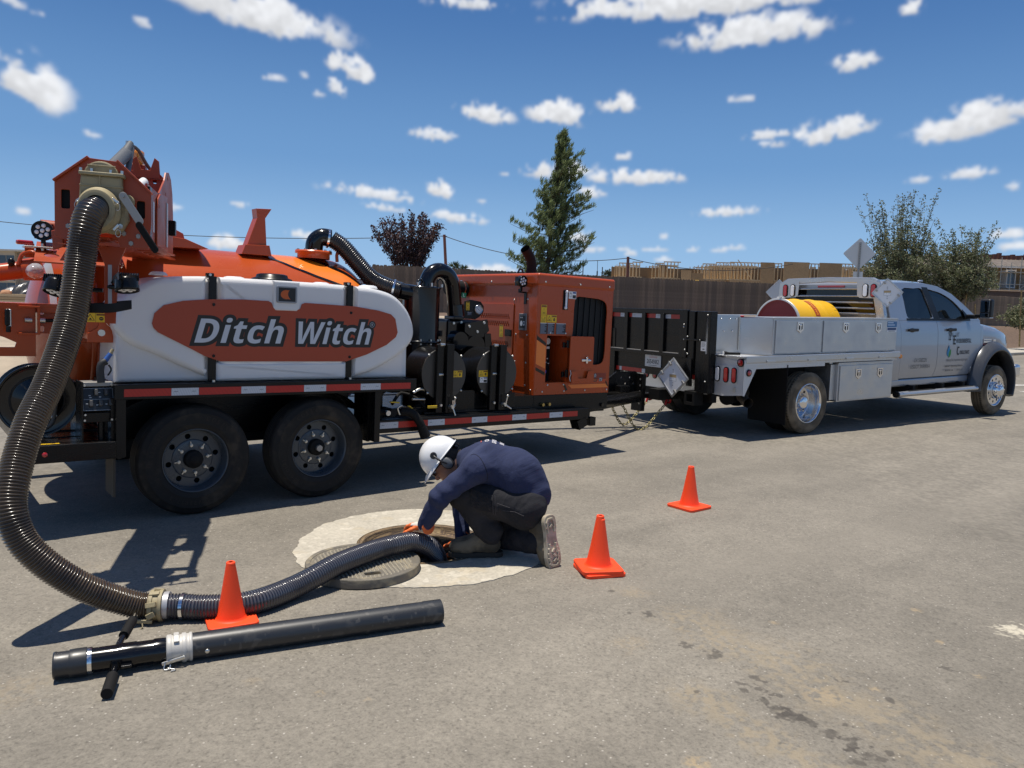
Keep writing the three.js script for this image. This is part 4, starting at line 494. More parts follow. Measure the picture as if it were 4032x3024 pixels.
  // fasteners
  const bl = []; for (const x of [3.42, 3.90, 4.33]) bl.push([x, 1.868, Z0 + 0.016]); for (const x of [3.45, 3.75, 4.05, 4.38]) bl.push([x, 0.765, Z0 + 0.003]); for (const [x, y] of [[3.525, 1.362], [3.735, 1.36], [3.52, 0.832], [3.74, 0.832]]) bl.push([x, y, Z0 + 0.003]);
  parts(eh, 'bolt', M.zinc, [...bl.map(b => new THREE.SphereGeometry(0.0105, 10, 8).scale(1, 1, 0.6).translate(...b)), ...[[1.868, -1.0], [1.868, -0.6], [1.868, -0.55], [1.68, -0.62], [1.69, -0.40], [1.33, -0.57], [1.33, -0.39], [1.05, -0.57], [1.05, -0.39], [0.82, -0.57], [0.82, -0.39], [0.78, -0.30], [0.765, -0.6]].map(([y, z]) => new THREE.SphereGeometry(0.0105, 10, 8).scale(0.6, 1, 1).translate(X0 - (y === 1.868 ? 0.015 : 0.003), y, z))]);
  part(eh, 'brass_fitting', mat([0.52, 0.36, 0.12], 0.35, 0.9), [[3.455, 0.635], [3.54, 0.637]].map(([x, y]) => rod([x, y, Z0 - 0.002], [x, y, Z0 + 0.03], 0.022, 0.018, 6))); part(eh, 'drain_plug', M.gloss, rod([4.32, 0.60, Z0 - 0.002], [4.32, 0.60, Z0 + 0.02], 0.022, 0.02, 16));
  // sight tube, labels, stripes
  part(eh, 'sight_gauge', M.black, [bx(3.675, 3.745, 1.60, 1.80, Z0, Z0 + 0.006, 0.003)]); part(eh, 'sight_tube', M.lens, [rod([3.705, 1.63, Z0 + 0.02], [3.705, 1.77, Z0 + 0.02], 0.011), new THREE.SphereGeometry(0.017, 12, 10).translate(3.708, 1.785, Z0 + 0.018), new THREE.SphereGeometry(0.017, 12, 10).translate(3.703, 1.622, Z0 + 0.018)]);
  const lz = Z0 + 0.0025; decal(eh, 'label', 0.105, 0.075, T_notice, [3.805, 1.755, lz]); decal(eh, 'label', 0.075, 0.18, T_warnT, [3.425, 1.55, lz]); decal(eh, 'label', 0.13, 0.075, T_warnW, [3.535, 1.505, lz]);
  decal(eh, 'label', 0.095, 0.11, T_text, [3.43, 1.405, lz]); decal(eh, 'label', 0.095, 0.11, T_text, [3.53, 1.405, lz]); decal(eh, 'label', 0.135, 0.11, T_text, [3.665, 1.405, lz]);
  parts(eh, 'orange_stripe', M.orange, [ext([[3.348, 1.29], [3.474, 1.225], [3.474, 1.0], [3.348, 1.05]], Z0 + 0.0006, Z0 + 0.0025, 0), ext([[3.80, 0.83], [4.36, 0.83], [4.40, 0.79], [3.86, 0.79]], Z0 + 0.0006, Z0 + 0.0025, 0)]);
  parts(eh, 'black_stripe', M.gloss, [ext([[3.348, 1.335], [3.474, 1.26], [3.474, 1.23], [3.348, 1.295]], Z0 + 0.0007, Z0 + 0.0027, 0), ext([[3.348, 1.015], [3.474, 0.965], [3.474, 0.93], [3.348, 0.985]], Z0 + 0.0007, Z0 + 0.0027, 0), ext([[3.735, 0.835], [3.765, 0.835], [3.80, 0.775], [3.775, 0.765]], Z0 + 0.0007, Z0 + 0.0027, 0), ext([[4.35, 0.86], [4.37, 0.86], [4.405, 0.80], [4.39, 0.80]], Z0 + 0.0007, Z0 + 0.0027, 0)]);
  const hx = canvasTex(512, 256, (c, w, h) => { c.fillStyle = '#8a2f14'; c.fillRect(0, 0, w, h); c.fillStyle = '#c2490f'; c.fillRect(0, 168, w, 88); c.font = 'italic bold 120px sans-serif'; c.lineJoin = 'round'; const t = (s, x, y, f, z) => { c.font = `italic bold ${z}px sans-serif`; c.strokeStyle = '#191613'; c.lineWidth = 26; c.strokeText(s, x, y); c.fillStyle = f; c.fillText(s, x, y); }; t('ch', -24, 112, '#b9bdc2', 138); t('HX·', 20, 222, '#d0641c', 96); t('75', 236, 218, '#b9bdc2', 118); });
  decal(eh, 'model_print', 0.20, 0.10, hx, [4.26, 0.895, lz]);
  // exhaust stack, lifting eye, corner work lamp
  part(eh, 'exhaust_stack', M.matte, [tube([[3.955, 1.94, -1.1], [3.955, 2.08, -1.1], [3.94, 2.15, -1.1], [3.895, 2.215, -1.1], [3.84, 2.265, -1.09]], 0.056, 28, 24), rod([3.955, 1.94, -1.1], [3.955, 2.04, -1.1], 0.062, 0.062, 24)]);
  part(eh, 'lifting_eye', M.black, tr(ext([[-0.06, 0], [0.06, 0], [0.03, 0.075], [0.01, 0.09], [-0.01, 0.09], [-0.03, 0.075]], -0.008, 0.008, 0.002, [circ(0, 0.05, 0.022, 16)]), 3.72, 1.948, -1.0));
  workLamp(eh, [3.275, 1.865, -0.42], 0.0, 0.0); part(eh, 'lamp_bracket', M.black, [bx(3.27, 3.335, 1.75, 1.762, -0.47, -0.43), ext([[-0.02, 0], [0.02, 0], [0.02, -0.12], [-0.02, -0.12]], 0, 0.006, 0.001).rotateY(-PI / 2).translate(3.338, 1.76, -0.44), bx(3.262, 3.29, 1.755, 1.79, -0.47, -0.45)]);
}
// ---------------------------------------------------------------- rear of the trailer: controls, hose reel, tank door gear
{
  const cb = part(trailer, 'control_box', M.black, [loft([[[-0.715, 0.77, -0.02], [-0.715, 0.935, -0.055], [-0.715, 0.935, -0.22], [-0.715, 0.77, -0.22]], [[-0.525, 0.77, -0.02], [-0.525, 0.935, -0.055], [-0.525, 0.935, -0.22], [-0.525, 0.77, -0.22]]]), bx(-0.722, -0.712, 0.58, 0.97, -0.2, 0.0, 0.002), bx(-0.55, -0.528, 0.58, 0.86, -0.1, 0.0, 0.003), bx(-0.71, -0.53, 0.70, 0.765, -0.2, -0.03, 0.004), rod([-0.60, 0.58, -0.05], [-0.60, 0.70, -0.05], 0.02)]);
  const pt = canvasTex(256, 224, (c, w, h) => { c.fillStyle = '#1c2026'; c.fillRect(0, 0, w, h); c.strokeStyle = '#9aa1a8'; c.lineWidth = 5; c.strokeRect(4, 4, w - 8, h - 8); c.beginPath(); c.moveTo(8, 112); c.lineTo(w - 8, 112); c.stroke(); c.fillStyle = '#c9ced2'; for (const [x, y] of [[50, 70], [56, 90], [132, 40], [136, 86], [26, 150], [110, 164], [186, 158]]) c.fillRect(x, y, 18, 8); });
  const face = decal(cb, 'switch_face', 0.182, 0.15, pt, [-0.62, 0.853, -0.0345], 0, -0.208); face.position.z += 0.0;
  for (const [x, y] of [[-0.632, 0.893], [-0.573, 0.894], [-0.664, 0.822], [-0.607, 0.824], [-0.55, 0.826]]) part(cb, 'lever', mat([0.06, 0.06, 0.06], 0.5), tr(bx(-0.011, 0.011, -0.022, 0.022, 0, 0.03, 0.007), x, y, -0.02 - (y - 0.77) * 0.21, -0.35, 0, 0));
  parts(cb, 'case_screw', M.zinc, bolts([[-0.70, 0.945, -0.03], [-0.54, 0.945, -0.03], [-0.70, 0.755, -0.01], [-0.54, 0.757, -0.01], [-0.705, 0.72, 0.0], [-0.545, 0.72, 0.0]], 0.009, 0.008));
  part(cb, 'top_plate', M.zincDull, [tr(bx(-0.71, -0.53, 0.937, 0.965, -0.2, -0.04, 0.003), 0, 0, 0)]);
  const gun = part(trailer, 'spray_gun', mat([0.025, 0.025, 0.027], 0.6), [tube([[-0.605, 0.965, -0.02], [-0.61, 1.05, -0.02], [-0.60, 1.09, -0.02], [-0.575, 1.105, -0.02]], 0.024, 14, 12), tube([[-0.56, 1.08, -0.02], [-0.545, 1.05, -0.02], [-0.565, 1.01, -0.02]], 0.006, 8, 6)]);
  part(gun, 'blue_grip', mat([0.03, 0.10, 0.34], 0.5), rod([-0.59, 1.095, -0.02], [-0.548, 1.155, -0.02], 0.018, 0.015, 14)); part(gun, 'nozzle', M.tan, rod([-0.55, 1.152, -0.02], [-0.535, 1.185, -0.02], 0.012, 0.010, 10));
  // rear hose reel
  const rr = part(trailer, 'rear_hose_reel', M.gloss, [latheZ([[0.22, 0.0], [0.236, 0.012], [0.24, 0.0], [0.232, -0.012], [0.15, -0.02], [0.145, -0.005], [0.08, 0.0], [0.075, 0.02], [0.03, 0.022], [0.001, 0.022]], 56), latheZ([[0.21, -0.18], [0.236, -0.175], [0.232, -0.165], [0.12, -0.16], [0.12, -0.02]], 48)]); rr.position.set(-0.925, 0.825, -0.3);
  part(rr, 'wound_hose', M.rubber, Array.from({ length: 6 }, (_, i) => new THREE.TorusGeometry(0.155 + 0.022 * (i % 2), 0.02, 8, 40).translate(0, 0, -0.035 - i * 0.023)));
  part(rr, 'swivel_hose', mat([0.07, 0.065, 0.055], 0.6), tube([[0.03, 0.13, 0.02], [0.08, 0.06, 0.035], [0.09, -0.06, 0.035], [0.065, -0.16, 0.03], [-0.02, -0.20, 0.03]], 0.016, 24, 8));
  part(rr, 'reel_fitting', M.zinc, [rod([0.04, -0.02, 0.03], [0.10, 0.0, 0.03], 0.009), rod([0.05, -0.115, 0.03], [0.10, -0.10, 0.03], 0.014), rod([0.03, -0.135, 0.035], [0.06, -0.13, 0.035], 0.006)]);
  part(rr, 'reel_stand', M.black, [bx(0.22, 0.245, -0.26, 0.12, -0.2, 0.03, 0.004), bx(-0.15, 0.25, -0.26, -0.245, -0.2, 0.03)]); part(rr, 'stand_bolt', M.zinc, bolts([[0.25, 0.0, -0.02], [0.25, -0.02, -0.06]], 0.012, 0.01, 'x'));
  // tank door arms and cylinder
  const arm = part(trailer, 'tank_door_arm', M.red, [ext([[-1.30, 1.46], [-0.92, 1.46], [-0.92, 1.11], [-1.30, 1.11], [-1.30, 1.17], [-1.04, 1.17], [-1.03, 1.20], [-1.10, 1.235], [-1.30, 1.30]], -0.42, -0.405, 0.002), ext([[-1.02, 1.445], [-0.90, 1.445], [-0.90, 1.255], [-1.02, 1.255], [-1.02, 1.268], [-0.915, 1.268], [-0.915, 1.432], [-1.02, 1.432]], -0.46, -0.36, 0.003), ext([[-0.90, 1.43], [-0.56, 1.45], [-0.56, 1.26], [-0.90, 1.26]], -0.50, -0.485, 0.002, [rrect(-0.885, -0.862, 1.385, 1.425, 0.01), rrect(-0.885, -0.862, 1.27, 1.31, 0.01)]), ext([[-0.66, 1.22], [-0.43, 1.22], [-0.42, 1.47], [-0.54, 1.47], [-0.60, 1.32], [-0.66, 1.28]], -0.16, -0.15, 0.003), bx(-1.3, -0.62, 1.40, 1.46, -0.9, -0.42, 0.004), bx(-0.66, -0.42, 1.24, 1.45, -0.5, -0.16, 0.004)]);
  part(arm, 'hinge_bolt', M.zinc, [rod([-0.985, 1.35, -0.38], [-0.945, 1.35, -0.38], 0.018, 0.018, 6), rod([-0.905, 1.35, -0.38], [-0.87, 1.35, -0.38], 0.02, 0.02, 6), rod([-0.58, 1.285, -0.148], [-0.58, 1.285, -0.128], 0.022, 0.022, 16), bx(-1.09, -1.06, 1.30, 1.42, -0.37, -0.34, 0.01)]); part(arm, 'hinge_rod', M.black, rod([-0.87, 1.35, -0.38], [-0.6, 1.36, -0.38], 0.012)); part(arm, 'hand_knob', M.black, [bx(-1.10, -1.07, 1.31, 1.42, -0.36, -0.33, 0.012), rod([-1.08, 1.27, -0.345], [-1.08, 1.31, -0.345], 0.014)]);
  part(arm, 'ring_pin', M.zinc, [new THREE.TorusGeometry(0.022, 0.003, 6, 20).scale(1.2, 0.8, 1).translate(-0.535, 1.425, -0.13), new THREE.SphereGeometry(0.012, 10, 8).translate(-0.53, 1.44, -0.135), tube([[-0.55, 1.42, -0.13], [-0.56, 1.36, -0.12], [-0.50, 1.31, -0.12], [-0.47, 1.31, -0.12]], 0.0015, 12, 5)]);
  decal(arm, 'label', 0.13, 0.06, T_warnW, [-0.61, 1.385, -0.148]);
  const dc = part(trailer, 'door_cylinder', M.red, [rod([-1.5, 1.575, -1.0], [-0.93, 1.69, -0.95], 0.062, 0.062, 24), tube([[-0.96, 1.72, -0.9], [-0.93, 1.80, -0.9], [-0.88, 1.82, -0.88], [-0.84, 1.80, -0.86]], 0.014, 12, 8), bx(-0.92, -0.86, 1.78, 1.88, -0.9, -0.888, 0.003), rod([-0.93, 1.69, -0.95], [-0.80, 1.71, -0.93], 0.075, 0.09, 24)]);
  part(dc, 'clear_lens', phys([0.8, 0.82, 0.84], 0.08, 0.1, { transmission: 0.6, thickness: 0.02 }), tr(latheZ([[0.055, 0], [0.055, 0.02], [0.048, 0.024], [0.048, 0.045], [0.036, 0.05], [0.034, 0.07], [0.001, 0.085]], 28), -0.86, 1.685, -0.80, 0.1, -0.7, 0)); part(dc, 'hand_knob', M.black, new THREE.SphereGeometry(0.03, 14, 10).scale(0.8, 1, 0.8).translate(-1.0, 1.74, -0.9));
}
// ---------------------------------------------------------------- swivel boom
{
  const boom = part(trailer, 'boom', M.redDull, [
    ext([[-0.262, -0.17], [-0.262, 0.11], [-0.08, 0.245], [0.077, 0.238], [0.262, 0.085], [0.262, -0.07], [0.245, -0.21], [0.09, -0.21], [0.05, -0.1], [-0.10, -0.12], [-0.20, -0.19]], -0.006, 0.006, 0.002, [rrect(-0.226, -0.180, -0.025, 0.072, 0.008, 3), rrect(0.180, 0.226, -0.05, 0.042, 0.008, 3)]),
    tr(bx(-0.115, 0.115, -0.006, 0.006, -0.035, 0.03, 0.003), -0.172, 0.180, 0, 0, 0, 0.634), tr(bx(-0.122, 0.122, -0.006, 0.006, -0.035, 0.03, 0.003), 0.170, 0.163, 0, 0, 0, -0.69),
    bx(-0.25, -0.238, -0.17, 0.14, -0.75, -0.006), bx(0.225, 0.237, -0.17, 0.14, -0.75, -0.006), bx(-0.238, 0.02, -0.17, -0.16, -1.9, -0.006), bx(0.15, 0.225, -0.17, -0.16, -1.3, -0.45), bx(0.10, 0.15, -0.17, -0.16, -1.9, -1.3), rod([-0.08, -0.05, -1.2], [-0.1, -0.05, -2.0], 0.11, 0.12, 20), ext(rrect(-0.27, 0.19, -0.17, 0.35, 0.07, 5), -1.03, -1.02, 0.002, [circ(-0.2, 0.29, 0.014, 12), circ(0.12, 0.29, 0.014, 12), circ(0.15, 0.2, 0.010, 12)]), ...[0.5, 0.72, 0.94, 1.16, 1.4, 1.65].map(z => bx(0.02, 0.15, -0.17, -0.162, -z - 0.07, -z)),
    ...[-0.23, 0.20].map(x => ext([[0.62, -0.17], [1.28, -0.17], [1.28, 0.10], [1.24, 0.24], [1.16, 0.33], [1.05, 0.36], [0.92, 0.34], [0.85, 0.28], [0.62, 0.17]], 0, 0.012, 0.002, [circ(0.98, 0.31, 0.014, 12), circ(0.90, 0.20, 0.012, 12)]).rotateY(PI / 2).translate(x, 0, 0)),
    ...[-0.23, 0.20].map(x => ext([[0.30, -0.17], [0.75, -0.17], [0.75, 0.16], [0.42, 0.14], [0.33, 0.10], [0.30, 0.03]], 0, 0.010, 0.002, [circ(0.36, 0.06, 0.012, 12)]).rotateY(PI / 2).translate(x + (x > 0 ? 0.04 : -0.02), 0, 0)),
    bx(-0.23, 0.21, 0.05, 0.062, -1.3, -0.80), bx(-0.23, 0.21, 0.30, 0.31, -1.15, -1.0), bx(-0.218, 0.20, -0.1, 0.30, -1.2, -1.19), ext([[-0.02, 0.30], [0.16, 0.30], [0.15, 0.42], [0.12, 0.44], [0.09, 0.36], [0.03, 0.36], [0.0, 0.44], [-0.03, 0.42]], -1.02, -1.0, 0.003),
    rod([-0.26, -0.14, -0.12], [0.25, -0.14, -0.12], 0.03, 0.03, 16)]);
  boom.position.set(-0.785, 2.0, 0.985); boom.rotation.y = -0.385; boom.scale.x = 0.88; boom.userData.label = 'red boom head with flanged face plate';
  part(boom, 'socket_opening', M.matte, [bx(-0.235, -0.17, -0.05, 0.09, -0.03, -0.012), bx(0.17, 0.235, -0.07, 0.06, -0.03, -0.012)]);
  part(boom, 'white_side_stripe', mat([0.6, 0.6, 0.62], 0.4), bx(0.2375, 0.239, -0.10, 0.07, -0.26, -0.20));
  part(boom, 'rear_side_stripe', mat([0.6, 0.6, 0.62], 0.4), bx(0.2525, 0.254, -0.15, 0.12, -0.72, -0.66));
  parts(boom, 'black_guard', M.black, [bx(0.238, 0.25, -0.17, 0.13, -0.10, -0.02, 0.004), bx(0.213, 0.26, -0.05, 0.05, -1.1, -1.04, 0.006)]);
  parts(boom, 'face_bolt', M.zincDull, bolts([[-0.19, -0.115, 0.01], [-0.145, -0.165, 0.01], [0.11, -0.135, 0.01], [0.19, -0.145, 0.01], [0.15, -0.185, 0.01], [0.245, 0.06, -0.01], [0.245, -0.1, -0.01]], 0.016, 0.012));
  // valve with camlock collar
  const dome = []; for (let i = 0; i <= 16; i++) { const a = i / 16 * PI; dome.push([-0.018 + 0.092 * Math.cos(a), 0.155 + 0.07 * Math.sin(a)]); }
  const valve = part(boom, 'valve_body', M.tan, [ext([[-0.125, 0.15], [0.092, 0.15], [0.095, 0.07], [0.12, 0.05], [0.135, 0.02], [0.125, -0.03], [0.13, -0.07], [0.10, -0.12], [0.06, -0.148], [-0.06, -0.13], [-0.12, -0.08], [-0.135, 0.03], [-0.13, 0.10]], 0.006, 0.07, 0.012), ext(dome, 0.006, 0.06, 0.008), bx(-0.132, 0.106, 0.148, 0.166, 0.004, 0.085, 0.005), bx(-0.13, 0.1, 0.092, 0.10, 0.066, 0.074, 0.002), bx(-0.026, -0.018, 0.03, 0.15, 0.066, 0.074, 0.002), bx(-0.09, 0.06, 0.198, 0.204, 0.056, 0.064, 0.002), rod([0.125, 0.03, 0.03], [0.125, 0.03, 0.075], 0.035, 0.032, 20)]);
  valve.position.x = 0.016; valve.userData.label = 'dusty tan knife valve body';
  part(valve, 'collar', M.tan, tr(latheZ([[0.085, 0.0], [0.118, 0.0], [0.118, 0.022], [0.112, 0.026], [0.110, 0.04], [0.104, 0.046], [0.100, 0.075], [0.096, 0.08], [0.07, 0.08]], 48), -0.025, -0.03, 0.068));
  parts(valve, 'valve_bolt', M.zinc, [...[[-0.122, 0.166], [-0.065, 0.166], [0.035, 0.166], [0.096, 0.166]].map(([x, y]) => rod([x, y, 0.07], [x, y + 0.016, 0.07], 0.009, 0.009, 6)), rod([0.09, -0.105, 0.07], [0.09, -0.105, 0.085], 0.014, 0.014, 6)]);
  parts(valve, 'cam_lever', M.zinc, [[-0.115, 0.015, 0.6], [0.072, 0.02, -0.5], [-0.115, -0.105, -0.7], [0.075, -0.115, 0.8]].flatMap(([x, y, a]) => [tr(bx(-0.022, 0.022, -0.008, 0.008, -0.006, 0.006, 0.004), x, y, 0.125, 0, 0, a), new THREE.TorusGeometry(0.017, 0.0022, 6, 20).scale(0.8, 1.1, 1).translate(x + (x < 0 ? -0.012 : 0.012), y - 0.03, 0.13)]));
  const lev = part(valve, 'valve_lever', M.zincDull, [tr(ext(rrect(-0.022, 0.022, -0.17, 0.022, 0.02, 6), 0, 0.009, 0.002), 0.113, 0.046, 0.12, 0.05, 0, 0.62), rod([0.113, 0.046, 0.07], [0.113, 0.046, 0.14], 0.009, 0.009, 6)]); lev.userData.label = 'galvanised flat lever with black grip';
  part(boom, 'lever_grip', M.matte, tr(ext(rrect(-0.019, 0.019, -0.34, -0.155, 0.018, 5), -0.004, 0.014, 0.005), 0.113, 0.046, 0.12, 0.05, 0, 0.62));
  // lift cylinder, beacon, hose roll
  part(boom, 'lift_cylinder', mat([0.10, 0.105, 0.11], 0.55), [rod([-0.02, 0.19, -0.15], [-0.03, 0.42, -0.80], 0.040, 0.040, 20), rod([-0.03, 0.40, -0.74], [-0.015, 0.49, -0.86], 0.034, 0.022, 14), rod([0.0, 0.2, -0.6], [-0.005, 0.46, -0.85], 0.02, 0.02, 12), tube([[-0.01, 0.48, -0.86], [0.02, 0.47, -0.9], [0.06, 0.40, -1.05], [0.12, 0.32, -1.2]], 0.012, 12, 8)]); part(boom, 'hydraulic_fitting', M.zinc, [rod([-0.035, 0.47, -0.86], [-0.035, 0.505, -0.86], 0.014, 0.012, 8), rod([-0.01, 0.19, -0.5], [0.0, 0.22, -0.5], 0.02, 0.02, 8)]);
  part(boom, 'amber_beacon', M.amber, tr(latheY([[0.045, 0], [0.045, 0.03], [0.042, 0.034], [0.042, 0.06], [0.045, 0.064], [0.044, 0.085], [0.03, 0.095], [0.001, 0.097]], 28), -0.005, 0.395, -1.08)); part(boom, 'beacon_bracket', M.redDull, bx(-0.06, 0.05, 0.34, 0.396, -1.13, -1.04, 0.004)); part(boom, 'hose_roll', M.white, [rod([0.05, 0.12, -0.42], [0.115, 0.225, -0.62], 0.032, 0.032, 18)]);
  // lower bracket with oval holes, lamp mounts
  part(boom, 'hole_plate', M.redDull, [tr(ext([[-0.115, -0.21], [-0.075, -0.21], [-0.06, -0.14], [0.06, -0.14], [0.075, -0.21], [0.115, -0.21], [0.115, 0.08], [0.05, 0.16], [-0.05, 0.16], [-0.115, 0.08]], -0.004, 0.004, 0.001, [[-0.05, 0.03], [0.05, 0.03], [-0.05, -0.07], [0.05, -0.07]].map(p => circ(p[0], p[1], 0.037, 20))), -0.12, -0.20, -0.16, -PI / 2 + 0.06, 0, 0), ext([[-0.28, -0.29], [-0.12, -0.29], [-0.12, -0.16], [-0.2, -0.16]], -0.16, -0.15, 0.002), ext([[-0.02, -0.62], [0.04, -0.62], [0.06, -0.3], [0.10, -0.2], [-0.06, -0.2], [-0.02, -0.3]], -0.12, -0.10, 0.003), ext([[-0.3, -0.14], [-0.235, -0.12], [-0.235, -0.22], [-0.29, -0.24]], -0.08, -0.06, 0.004)]);
  part(boom, 'grey_reflective_strip', mat([0.42, 0.43, 0.45], 0.4), bx(0.0, 0.022, -0.56, -0.3, -0.0995, -0.098));
  workLamp(trailer, [-0.87, 1.945, -0.45], -0.35, 0.0).scale.setScalar(1.12); part(trailer, 'tail_lamp', M.redLens, bx(-1.02, -0.92, 1.845, 1.875, -0.5, -0.45, 0.012)); part(trailer, 'lamp_bracket', M.zinc, [bx(-0.98, -0.80, 1.828, 1.838, -0.52, -0.40, 0.003), rod([-0.87, 1.79, -0.45], [-0.87, 1.86, -0.45], 0.01)]);
  part(trailer, 'tank_hood', M.redDull, [tr(ext([[-0.19, -0.20], [0.24, -0.20], [0.24, 0.22], [-0.12, 0.22]], -0.005, 0.005, 0.001, [[-0.05, 0.09], [0.13, 0.09], [-0.07, -0.06], [0.11, -0.06]].map(p => circ(p[0], p[1], 0.045, 20))), -0.76, 1.80, -0.42, -PI / 2 + 0.36, 0, 0), ext([[-0.78, 1.86], [-0.50, 1.86], [-0.45, 2.04], [-0.62, 2.04]], -0.62, -0.605, 0.003), rod([-0.86, 1.98, -0.6], [-0.5, 1.98, -0.6], 0.05, 0.05, 16), bx(-0.62, -0.3, 1.84, 1.86, -0.9, -0.3, 0.004)]);
  workLamp(boom, [-0.275, -0.455, -0.06], -0.5, 1.22).scale.setScalar(1.22); workLamp(boom, [0.115, -0.425, -0.06], 0.5, 1.36).scale.setScalar(1.22);
  part(boom, 'lamp_arm', M.black, [rod([-0.2, -0.44, -0.1], [-0.03, -0.44, -0.11], 0.012), rod([0.0, -0.42, -0.11], [0.06, -0.42, -0.09], 0.014), tube([[-0.22, -0.43, -0.1], [-0.20, -0.37, -0.08], [-0.15, -0.36, -0.08], [-0.12, -0.40, -0.08]], 0.006, 12, 6), tube([[0.02, -0.40, -0.1], [0.05, -0.36, -0.09], [0.09, -0.37, -0.09]], 0.006, 10, 6)]);
  // belt that carries the hose
  const belt = new THREE.CatmullRomCurve3([[-0.155, 0, 0.02], [-0.12, 0, 0.14], [-0.03, 0, 0.17], [0.05, 0, 0.11], [0.10, 0.01, -0.02], [0.13, 0.02, -0.10], [0.02, 0.01, -0.11], [-0.10, 0, -0.08]].map(p => V(...p)), true);
  part(boom, 'hose_belt', M.matte, tr(loft(belt.getPoints(48).map((p, i, a) => { const q = a[(i + 1) % (a.length - 1)].clone().sub(p).normalize(), n = V(q.z, 0, -q.x).multiplyScalar(0.004); return [[p.x + n.x, p.y + 0.024, p.z + n.z], [p.x + n.x, p.y - 0.024, p.z + n.z], [p.x - n.x, p.y - 0.024, p.z - n.z], [p.x - n.x, p.y + 0.024, p.z - n.z]]; }), false), 0.0, -0.535, 0.0, 0, 0, 0.03));
}
// ---------------------------------------------------------------- hoses, loose pipe, cones
{
  const h1 = thing('suction_hose', 'thick dusty brown black hose looping from the red boom down to the tan coupling', 'suction hose', [-2.12, 1.94, -3.98]);
  const off = p => [p[0] + 2.12, p[1] - 1.94, p[2] + 3.98];
  const P1 = [[-2.17, 1.99, -4.06], [-2.172, 1.955, -3.995], [-2.178, 1.90, -3.965], [-2.195, 1.734, -3.94], [-2.205, 1.44, -3.86], [-2.215, 1.13, -3.68], [-2.215, 0.955, -3.52], [-2.215, 0.83, -3.44], [-2.205, 0.715, -3.37], [-2.195, 0.60, -3.33], [-2.155, 0.465, -3.33], [-2.075, 0.348, -3.36], [-1.945, 0.215, -3.43], [-1.825, 0.125, -3.51], [-1.745, 0.083, -3.555], [-1.70, 0.074, -3.575]].map(off);
  part(h1, 'corrugated_tube', M.hose, corrugated(P1, u => mix(0.074, 0.064, u), 0.0142, 0.009, [0.013, 0.0125, 0.012], [0.055, 0.032, 0.018], 26, 7, u => 0.55 * sstep(0.15, 0.5, fbm(u * 30, 3, 3)) * sstep(0.05, 0.25, u)));
  const cd = [0.97, 0, -0.20], at = k => off([-1.70 + cd[0] * k, 0.073, -3.575 + cd[2] * k]);
  const cp = part(h1, 'coupling', M.tan, [rod(at(-0.005), at(0.055), 0.068, 0.068, 32), rod(at(0.0), at(0.016), 0.075, 0.075, 32), rod(at(0.042), at(0.058), 0.075, 0.075, 32), ...[0.4, 1.2, 2.0, 2.8].map(a => { const p = at(0.028); return tr(bx(-0.024, 0.024, -0.005, 0.012, -0.012, 0.012, 0.003), p[0], p[1] + 0.068 * Math.sin(a), p[2] + 0.068 * Math.cos(a), -a + PI / 2, 0.2, 0); })]);
  part(cp, 'cam_lever', M.tan, [tr(bx(-0.045, 0.045, -0.009, 0.009, -0.006, 0.006, 0.004), at(0)[0] - 0.01, at(0)[1] - 0.048, at(0)[2] + 0.072, 0, 0.2, -0.1), tr(bx(-0.02, 0.02, -0.014, 0.014, -0.006, 0.006, 0.004), at(0.03)[0], at(0.03)[1] - 0.02, at(0.03)[2] + 0.076, 0, 0.2, 0.5), tube([[at(0)[0] + 0.0, at(0)[1] - 0.05, at(0)[2] + 0.09], [at(0)[0] + 0.005, at(0)[1] - 0.066, at(0)[2] + 0.10], [at(0)[0] - 0.01, at(0)[1] - 0.075, at(0)[2] + 0.10]], 0.003, 8, 6)]);
  part(h1, 'hose_clamp', M.bright, [clampRing(at(-0.055), cd, 0.067, 0.02)]); part(h1, 'cuff', mat([0.45, 0.45, 0.46], 0.4, 0.3), [rod(at(0.06), at(0.085), 0.064, 0.064, 32)]);
  const h2 = thing('discharge_hose', 'clean blue black corrugated hose running over the iron lid into the manhole', 'suction hose', [-1.5, 0.08, -3.63]);
  const of2 = p => [p[0] + 1.5, p[1] - 0.08, p[2] + 3.63];
  const P2 = [[-1.62, 0.070, -3.585], [-1.565, 0.066, -3.60], [-1.49, 0.061, -3.605], [-1.337, 0.060, -3.638], [-1.229, 0.060, -3.706], [-1.106, 0.066, -3.882], [-1.019, 0.092, -3.983], [-0.938, 0.116, -4.10], [-0.75, 0.122, -4.385], [-0.655, 0.126, -4.47], [-0.584, 0.123, -4.535], [-0.51, 0.095, -4.59], [-0.455, 0.025, -4.66], [-0.425, -0.10, -4.74], [-0.41, -0.45, -4.80], [-0.42, -1.0, -4.85]].map(of2);
  part(h2, 'corrugated_tube', M.hose, corrugated(P2, 0.0605, 0.0145, 0.008, [0.010, 0.011, 0.018], [0.085, 0.085, 0.10], 26, 7));
  part(h2, 'hose_clamp', M.bright, [clampRing(of2([-1.555, 0.066, -3.60]), [1, 0, -0.1], 0.0635, 0.016)]);
}
